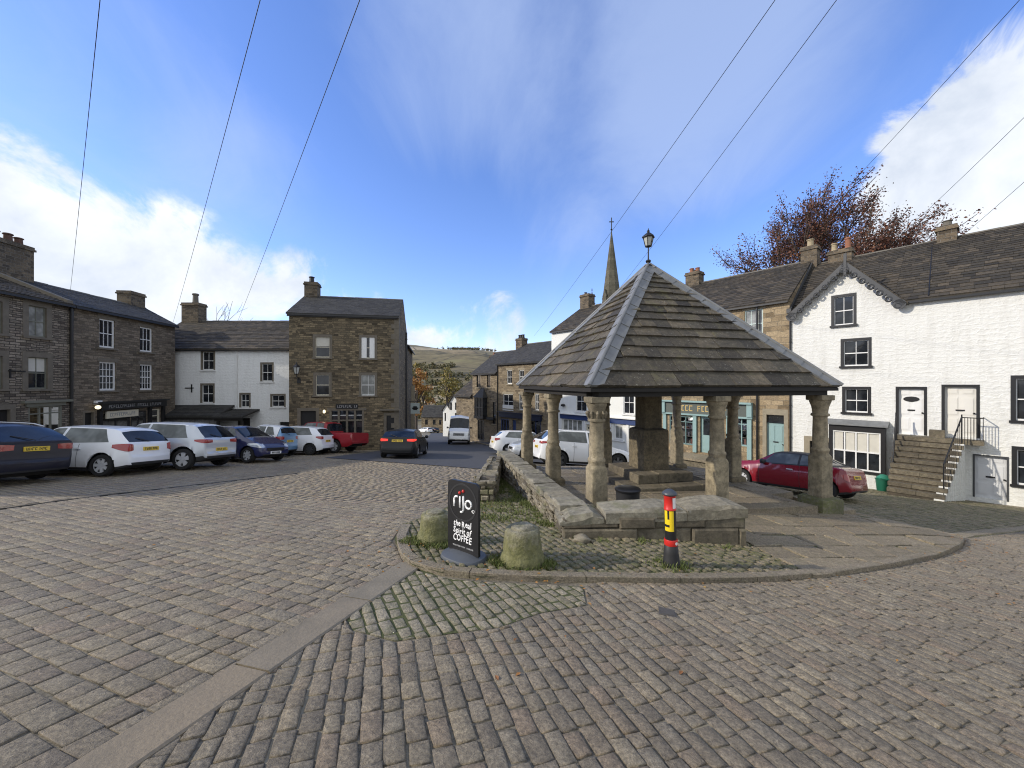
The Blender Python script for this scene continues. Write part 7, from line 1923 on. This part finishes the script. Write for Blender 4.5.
# recycling tub by the steps
def tub():
    a = s_at(886.5); x, y = FR.pt(a, .75, 0).xy; z = zg(x, y); t = thing('recycling_tub', 'green plastic tub with crumpled lid standing between bay window and steps', 'bin', (x, y, z)); t.scale = (.85,.85,.85)
    mb = MB(); mb.lathe([(.21,0),(.22,.02),(.265,.56),(.285,.57),(.285,.60),(.26,.60)], n=20, sq=3.5); mb.build('body', M['green_plastic'], t, smooth=True, sharp=40)
    mb = MB(); rnd = random.Random(3); mb.lathe([(.27,.61),(.27,.66),(.20,.74),(.12,.80),(.02,.83)], n=9, jit=.12, rnd=rnd); mb.build('lid', M['green_light'], t, smooth=True, sharp=30)
    mb = MB(); mb.box(.24,.30,-.08,.08,.42,.47); mb.build('handle', M['green_plastic'], t)
M['green_light'] = m_plain('pale green plastic', (.03,.20,.13), .45, var=.15)
tub()
# ================================================================== TREES
def tree(name, label, base, H, mats_, seed, depth=5, nb=3, spread=.55, lean=(0,0), leaves=6, leaf=.12, r0=.22, lscale=.74, clear=.25, group='trees', puff=.2, crown_name='crown', droop=0.0, drawn=1.0):
    rnd = random.Random(seed); t = thing(name, label, 'tree', tuple(base), group); tr = MB(); cr = MB()
    lr = random.Random(seed+100)
    def leafq(p):
        rnd = lr
        d = Vector((rnd.gauss(0,1), rnd.gauss(0,1), rnd.gauss(0,.7))).normalized(); e = d.cross(Vector((rnd.gauss(0,1),rnd.gauss(0,1),rnd.gauss(0,1)))).normalized(); s = leaf*rnd.uniform(.5,1.3)
        cr.quad(p-e*s*.35, p+d*s*.5-e*s*.1, p+e*s*.35, p-d*s*.5)
    def branch(p, d, L, r, lev):
        n = 4 if lev < 2 else 3; pts = [p]; q = p.copy(); dd = d.copy()
        for i in range(n):
            dd = (dd+Vector((rnd.gauss(0,.10), rnd.gauss(0,.10), rnd.gauss(0,.06)))+Vector((lean[0],lean[1],0))*.12+Vector((0,0,.05-droop))).normalized(); q = q+dd*L/n; pts.append(q.copy())
        tr.tube(pts, [lerp(r, r*.58, i/n) for i in range(n+1)], 7 if lev < 2 else (5 if lev < 4 else 3), cap=False)
        if lev >= depth:
            if lr.random() < drawn:
                for k in range(leaves):
                    i = lr.randint(0, n-1); pp = pts[i].lerp(pts[i+1], lr.random()); leafq(pp+Vector((lr.gauss(0,1),lr.gauss(0,1),lr.gauss(0,1)))*puff)
            return
        kids = nb+(1 if rnd.random() < .4 else 0)
        for k in range(kids):
            f = rnd.uniform(.45, 1.0) if k else 1.0; i = min(n-1, int(f*n-1e-6)); pp = pts[i].lerp(pts[i+1], f*n-i)
            a = rnd.uniform(0, 6.283); side = Vector((math.cos(a), math.sin(a), 0)); side = (side-dd*side.dot(dd)).normalized(); sp = spread*rnd.uniform(.6,1.3)*(.6 if k == 0 else 1)
            nd = (dd*math.cos(sp)+side*math.sin(sp)).normalized()
            branch(pp, nd, L*lscale*rnd.uniform(.8,1.15), r*(.62 if k else .7), lev+1)
    branch(Vector((0,0,-.3)), Vector((lean[0]*.3, lean[1]*.3, 1)).normalized(), H*clear+.3, r0, 0)
    tr.build('trunk', mats_[0], t, smooth=True); 
    if cr.v: cr.build(crown_name, mats_[1], t)
    return t
def crown_tree(name, label, base, H, W, mat, seed, n=900, leaf=.5, group='trees'):
    """distant tree: tapered trunk, limbs and leaf clumps through the crown's volume"""
    rnd = random.Random(seed); t = thing(name, label, 'tree', tuple(base), group); tr = MB(); cr = MB()
    tr.tube([(0,0,-.5),(.1,0,H*.3),(0,.1,H*.75)], [H*.028,H*.02,H*.006], 6); cl = []
    for k in range(13):
        a = rnd.uniform(0,6.283); z = rnd.uniform(.28,.95)*H; rr_ = W*.5*math.sqrt(max(.05, 1-((z/H-.55)/.5)**2))*rnd.uniform(.35,.9); c = Vector((math.cos(a)*rr_, math.sin(a)*rr_, z)); cl.append((c, W*rnd.uniform(.13,.24)))
        tr.tube([(0,0,z*.6), tuple(c*.6+Vector((0,0,z*.33))), tuple(c)], [H*.012,H*.008,H*.003], 4, cap=False)
    for i in range(n):
        c, r = cl[rnd.randrange(len(cl))]; d = Vector((rnd.gauss(0,1),rnd.gauss(0,1),rnd.gauss(0,.8))).normalized()*r*rnd.random()**.4; p = c+d
        u = Vector((rnd.gauss(0,1),rnd.gauss(0,1),rnd.gauss(0,1))).normalized(); v = u.cross(Vector((rnd.gauss(0,1),rnd.gauss(0,1),rnd.gauss(0,1)))).normalized(); s = leaf*rnd.uniform(.5,1.2)
        cr.quad(p-u*s*.5, p+v*s*.35, p+u*s*.5, p-v*s*.35)
    tr.build('trunk', M['bark'], t); cr.build('crown', mat, t); return t
B_ = (M['bark'], M['leaf_copper'])
# the copper beech behind the white houses: three stems' worth of crown leaning with the wind
def at(px, y, z=None):
    x = (px-512)/FPX*y; return (x, y, zg(min(x,24), y)-.5 if z is None else z)
tree('copper_beech', 'wind-combed copper beech with thin purple brown leaves behind the chimneys', at(800,30,-3), 17.0, B_, 41, depth=5, nb=3, spread=.58, lean=(.32,.1), leaves=66, leaf=.15, r0=.26, lscale=.75, clear=.40, puff=.24, group='trees behind the white houses')
tree('copper_beech', 'thinner half-bare beech leaning right above the white cottage roof', at(842,30,-3), 16.5, B_, 61, depth=5, nb=3, spread=.52, lean=(.42,.1), leaves=40, leaf=.14, r0=.2, lscale=.75, clear=.415, puff=.22, group='trees behind the white houses')
tree('copper_beech', 'tall beech standing further back left of the gable finial', at(800,33,-3), 17.0, B_, 47, depth=5, nb=3, spread=.55, lean=(.35,.1), leaves=50, leaf=.15, r0=.22, lscale=.75, clear=.36, puff=.24, group='trees behind the white houses')
tree('bare_tree', 'bare winter twigs showing between the left terrace and the white cottage chimney', at(165,38,-4), 11.2, B_, 31, depth=6, nb=2, spread=.55, leaves=0, r0=.22, lscale=.74, clear=.36, group='bare trees behind the left houses')
tree('bare_tree', 'faint bare tree crown just right of the white end cottage chimney', at(214,40,-4), 10.4, B_, 37, depth=6, nb=2, spread=.55, leaves=0, r0=.2, lscale=.74, clear=.36, group='bare trees behind the left houses')
# valley trees beyond the foot of the road
def valley(px, y, ytop, W, mat, lab, seed, n=900, leaf=.8, nm='autumn_tree'):
    x = (px-512)/FPX*y; zt = CAMZ-(ytop-384)/FPX*y; zb = -17.5 if y > 148 else zg(x, y); zb = min(zb, zt-4); crown_tree(nm, lab, (x, y, zb), zt-zb, W, mat, seed, n, leaf, 'trees in the valley')
valley(416,120,366,9,M['leaf_orange'],'tall orange autumn tree against the dark wing at the foot of hill',1,1500,.75)
valley(423,128,384,7,M['leaf_yellow'],'yellow green tree above the far cottage roof',2,1000,.75)
valley(426,175,383,9,M['leaf_orange'],'small rust orange tree further into the valley',3,800,.9)
valley(447,190,371,10,M['leaf_yellow'],'olive yellow tree over the white gable roof',6,900,1.0)
valley(452,210,366,13,M['leaf_yellow'],'tall pale olive tree above the hipped roof',7,1000,1.1)
valley(411,150,360,10,M['leaf_yellow'],'yellow tree half hidden by the rear wing gable',10,900,.9)
# woods on the hillside, one far mass
def hill_z(x, y):
    rr = random.Random(3); ph = [rr.uniform(0,6.28) for _ in range(12)]
    z = -17.5-8*smooth((y-148)/130.0)
    if y > 260:
        s = (y-260)/1140.0; z += 155*smooth(min(s,1))+(9*math.sin(x*.008+ph[0]+y*.002)+5*math.sin(x*.021+ph[1])+4*math.sin(y*.013+ph[2]+x*.004))*min(1, s*3)-.055*(x+350)*smooth(s)
    return z
def woods():
    rnd = random.Random(8); mb = MB()
    cents = [(rnd.uniform(-.30,-.02), rnd.uniform(280,760), rnd.uniform(12,34)) for _ in range(15)]+[(-.105,1290,40),(-.13,1270,30)]
    for k, y, R0 in cents:
        for i in range(int(R0*1.6)):
            yy = y+rnd.gauss(0,R0*.5); x = k*y+rnd.gauss(0,R0*.9); z = hill_z(x, yy); s = rnd.uniform(3.5,6.5)
            for q in range(26):
                p = Vector((x+rnd.gauss(0,s*.38), yy+rnd.gauss(0,s*.38), z+s*.55+rnd.gauss(0,s*.38))); u = Vector((rnd.gauss(0,1),rnd.gauss(0,1),rnd.gauss(0,1))).normalized(); v = u.cross(Vector((rnd.gauss(0,1),rnd.gauss(0,1),rnd.gauss(0,1)))).normalized(); w = s*rnd.uniform(.18,.4)
                mb.quad(p-u*w, p+v*w*.7, p+u*w, p-v*w*.7)
    o = stuff(mb.build('woods', M['leaf_hill'])); tag(o, 'dark woods and copses scattered over the far hillside', 'woods')
M['leaf_hill'] = m_leaf('hill wood leaves', [(.07,.08,.035),(.11,.105,.045),(.15,.12,.05),(.085,.08,.036)])
woods()

# ================================================================== OVERHEAD WIRES
def wires():
    pole = (6.7,-4.9); z0 = zg(*pole)
    t = thing('telegraph_pole', 'timber telegraph pole with cross arm behind the viewpoint carrying the wires', 'pole', (pole[0], pole[1], z0))
    mb = MB(); mb.tube([(0,0,-.5),(0,0,9.6-z0)], [.15,.10], 12); mb.build('post', M['timber'], t); mb = MB(); mb.box(-1.3,1.3,-.06,.06,9.9-z0,10.05-z0-.05); o = mb.build('cross_arm', M['timber'], t); o.rotation_euler = (0,0,math.radians(55))
    spec = [((68,312),28.0,(7.5,-5.7,10.1),'wire from overhead down to the left terrace roof, leftmost of all the wires'),
            ((172,326),31.0,(7.5,-5.8,10.0),'wire coming down to the white end cottage chimney'),
            ((232,335),31,(7.6,-5.9,10.0),'wire coming down to the ridge of the white end cottage'),
            ((534,336),38.0,(6.1,-3.95,10.3),'long wire sloping down to the street houses left of the church spire'),
            ((600,312),32.0,(6.0,-3.85,10.4),'wire passing behind the shelter lantern'),
            ((800,236),22.0,(6.0,-3.8,10.3),'wire sloping down into the copper beech by the chimneys'),
            ((897,238),20.2,(6.0,-3.6,10.2),'wire reaching the cottage roof just left of its ridge chimney'),
            ((950,246),19,(6.0,-3.5,10.0),'wire reaching the cottage roof right of its chimney, rightmost wire')]
    for (px, py), y, st, lab in spec:
        a = Vector(st); b = P(px, py, y); mb = MB(); pts = []
        for i in range(25):
            u = i/24; p = a.lerp(b, u); p.z -= .35*4*u*(1-u); pts.append(p)
        mb.tube(pts, .0075, 5); o = mb.build('overhead_wire', M['iron']); tag(o, 'overhead '+lab, 'wire', 'overhead wires')
wires()

# ================================================================== SKY, SUN, CAMERA
SUN_AZ = math.atan2(-1.0, -.12)   # x, y of the direction to the sun
SUN_EL = math.radians(27)
def world():
    w = bpy.data.worlds.new('World'); SC.world = w; w.use_nodes = True; t = w.node_tree; bg = t.nodes['Background']
    new = t.nodes.new; link = t.links.new
    sky = new('ShaderNodeTexSky'); sky.sky_type = 'NISHITA'; sky.sun_disc = False; sky.sun_elevation = SUN_EL; sky.sun_rotation = SUN_AZ; sky.air_density = 1.0; sky.dust_density = .25; sky.ozone_density = 2.2; sky.altitude = 300
    def math_(op, a, b=None, c=None):
        n = new('ShaderNodeMath'); n.operation = op
        for i, q in enumerate((a,b,c)):
            if q is None: continue
            if isinstance(q, (int,float)): n.inputs[i].default_value = q
            else: link(q, n.inputs[i])
        return n.outputs[0]
    tc = new('ShaderNodeTexCoord').outputs['Generated']; sp = new('ShaderNodeSeparateXYZ'); link(tc, sp.inputs[0])
    den = math_('ADD', math_('MAXIMUM', sp.outputs[2], 0.0), .16)
    cb = new('ShaderNodeCombineXYZ'); link(math_('DIVIDE', sp.outputs[0], den), cb.inputs[0]); link(math_('DIVIDE', sp.outputs[1], den), cb.inputs[1])
    def noise(vec, sc, det, ro, di=0):
        n = new('ShaderNodeTexNoise'); n.inputs['Scale'].default_value = sc; n.inputs['Detail'].default_value = det; n.inputs['Roughness'].default_value = ro; n.inputs['Distortion'].default_value = di; link(vec, n.inputs['Vector']); return n.outputs['Fac']
    def lobe(px, py, r0, r1, amp):
        d = Vector(((px-512)/FPX, 1, (384-py)/FPX)) if not isinstance(px, tuple) else Vector(px); d.normalize(); dp = new('ShaderNodeVectorMath'); dp.operation = 'DOT_PRODUCT'; link(tc, dp.inputs[0]); dp.inputs[1].default_value = d
        mr = new('ShaderNodeMapRange'); mr.interpolation_type = 'SMOOTHSTEP'; mr.inputs[1].default_value = math.cos(math.radians(r1)); mr.inputs[2].default_value = math.cos(math.radians(r0)); mr.inputs[3].default_value = 0; mr.inputs[4].default_value = amp; link(dp.outputs['Value'], mr.inputs[0]); return mr.outputs[0]
    def total(ls):
        a = ls[0]
        for b in ls[1:]: a = math_('ADD', a, b)
        return a
    big = noise(tc, 3.4, 9, .62, .6)
    puffy = total([lobe(*(q if not isinstance(q[0], tuple) else (q[0], 0)+q[1:])) for q in LOBES])
    d1 = math_('ADD', math_('MULTIPLY', math_('MULTIPLY', math_('SUBTRACT', big, .5), 2.7), math_('MINIMUM', math_('MULTIPLY', puffy, 5), 1.0)), math_('SUBTRACT', puffy, .24))
    mr = new('ShaderNodeMapRange'); mr.interpolation_type = 'SMOOTHSTEP'; link(d1, mr.inputs[0]); mr.inputs[1].default_value = -.08; mr.inputs[2].default_value = .27; mr.inputs[3].default_value = 0; mr.inputs[4].default_value = .97
    mp = new('ShaderNodeMapping'); mp.inputs['Rotation'].default_value = (0,0,.5); mp.inputs['Scale'].default_value = (1.0,.42,1); link(cb.outputs[0], mp.inputs[0])
    wisp = noise(mp.outputs[0], 1.5, 9, .62, .9); thin = total([lobe(*q) for q in WISPS])
    d2 = math_('ADD', math_('SUBTRACT', wisp, .5), math_('SUBTRACT', thin, .30))
    m2 = new('ShaderNodeMapRange'); m2.interpolation_type = 'SMOOTHSTEP'; link(d2, m2.inputs[0]); m2.inputs[1].default_value = -.10; m2.inputs[2].default_value = .5; m2.inputs[3].default_value = 0; m2.inputs[4].default_value = .55
    # cloud body light and grey
    shade = noise(tc, 4.2, 6, .6, .2); cr = new('ShaderNodeMix'); cr.data_type = 'RGBA'
    link(math_('MULTIPLY', math_('SUBTRACT', shade, .28), 2.2), cr.inputs[0]); cr.inputs[6].default_value = (*CLOUD_LO, 1); cr.inputs[7].default_value = (*CLOUD_HI, 1)
    hs = new('ShaderNodeHueSaturation'); hs.inputs['Saturation'].default_value = SKY_SAT; hs.inputs['Value'].default_value = SKY_VAL; tn = new('ShaderNodeMix'); tn.data_type = 'RGBA'; tn.blend_type = 'MULTIPLY'; tn.inputs[0].default_value = 1; link(sky.outputs[0], tn.inputs[6]); tn.inputs[7].default_value = (1.0,.95,1.16,1); link(tn.outputs[2], hs.inputs['Color'])
    a = new('ShaderNodeMix'); a.data_type = 'RGBA'; link(m2.outputs[0], a.inputs[0]); link(hs.outputs[0], a.inputs[6]); a.inputs[7].default_value = (*CLOUD_WISP, 1)
    b = new('ShaderNodeMix'); b.data_type = 'RGBA'; link(mr.outputs[0], b.inputs[0]); link(a.outputs[2], b.inputs[6]); link(cr.outputs[2], b.inputs[7])
    link(b.outputs[2], bg.inputs['Color']); bg.inputs['Strength'].default_value = SKY_STR
# centre in the photograph's directions, full radius, fade radius, strength
LOBES = [(-10,280,3,15,.34), (150,305,3,15,.36), (-170,280,8,20,.38), (320,310,3,11,.22), (480,335,2,10,.34), (400,325,1,7,.2), (1085,130,5,15,.42), (1180,200,10,22,.44), (975,225,2,8,.28), ((0,-1,.55),35,75,.50), ((-.9,-.75,.5),20,55,.34), ((.95,-.6,.5),25,55,.36), ((0,-.5,1),15,45,.25)]  # vector entries: unseen clouds added behind and above the camera for neutral fill light
WISPS = [(600,20,10,30,.46), (780,60,8,22,.38), (420,30,4,18,.22), (110,130,5,20,.26), (260,200,3,12,.22), (560,290,3,14,.24), (60,40,4,16,.18)]
CLOUD_LO, CLOUD_HI, CLOUD_WISP = (4.2,4.7,5.5), (8.0,8.1,8.2), (3.7,4.6,6.6)
SKY_SAT, SKY_VAL, SKY_STR = 1.10, 1.54, .11
world()
sd = bpy.data.lights.new('sun', 'SUN'); sd.energy = 2.6; sd.angle = math.radians(1.0); sd.color = (1,.91,.77)
so = bpy.data.objects.new('sun', sd); COL.objects.link(so)
sdir = Vector((math.sin(SUN_AZ)*math.cos(SUN_EL), math.cos(SUN_AZ)*math.cos(SUN_EL), math.sin(SUN_EL)))
so.rotation_euler = sdir.to_track_quat('Z', 'Y').to_euler(); so.location = (-30,0,30)
cam = bpy.data.cameras.new('camera'); cam.sensor_width = 36; cam.lens = 36*FPX/1024; cam.clip_end = 6000; cam.clip_start = .05
co = bpy.data.objects.new('camera', cam); COL.objects.link(co); co.location = (0,0,CAMZ); co.rotation_euler = (math.radians(90),0,0); SC.camera = co
vs = SC.view_settings; vs.view_transform = 'Standard'; vs.look = 'None'; vs.gamma = 1; vs.use_curve_mapping = False; vs.exposure = .5
SC.cycles.max_bounces = 6; SC.cycles.use_denoising = True; SC.cycles.denoiser = 'OPENIMAGEDENOISE'; SC.cycles.denoising_input_passes = 'RGB_ALBEDO_NORMAL'; SC.cycles.denoising_prefilter = 'NONE'; SC.cycles.filter_width = 1.1
SC.cycles.use_adaptive_sampling = True; SC.cycles.adaptive_threshold = .006
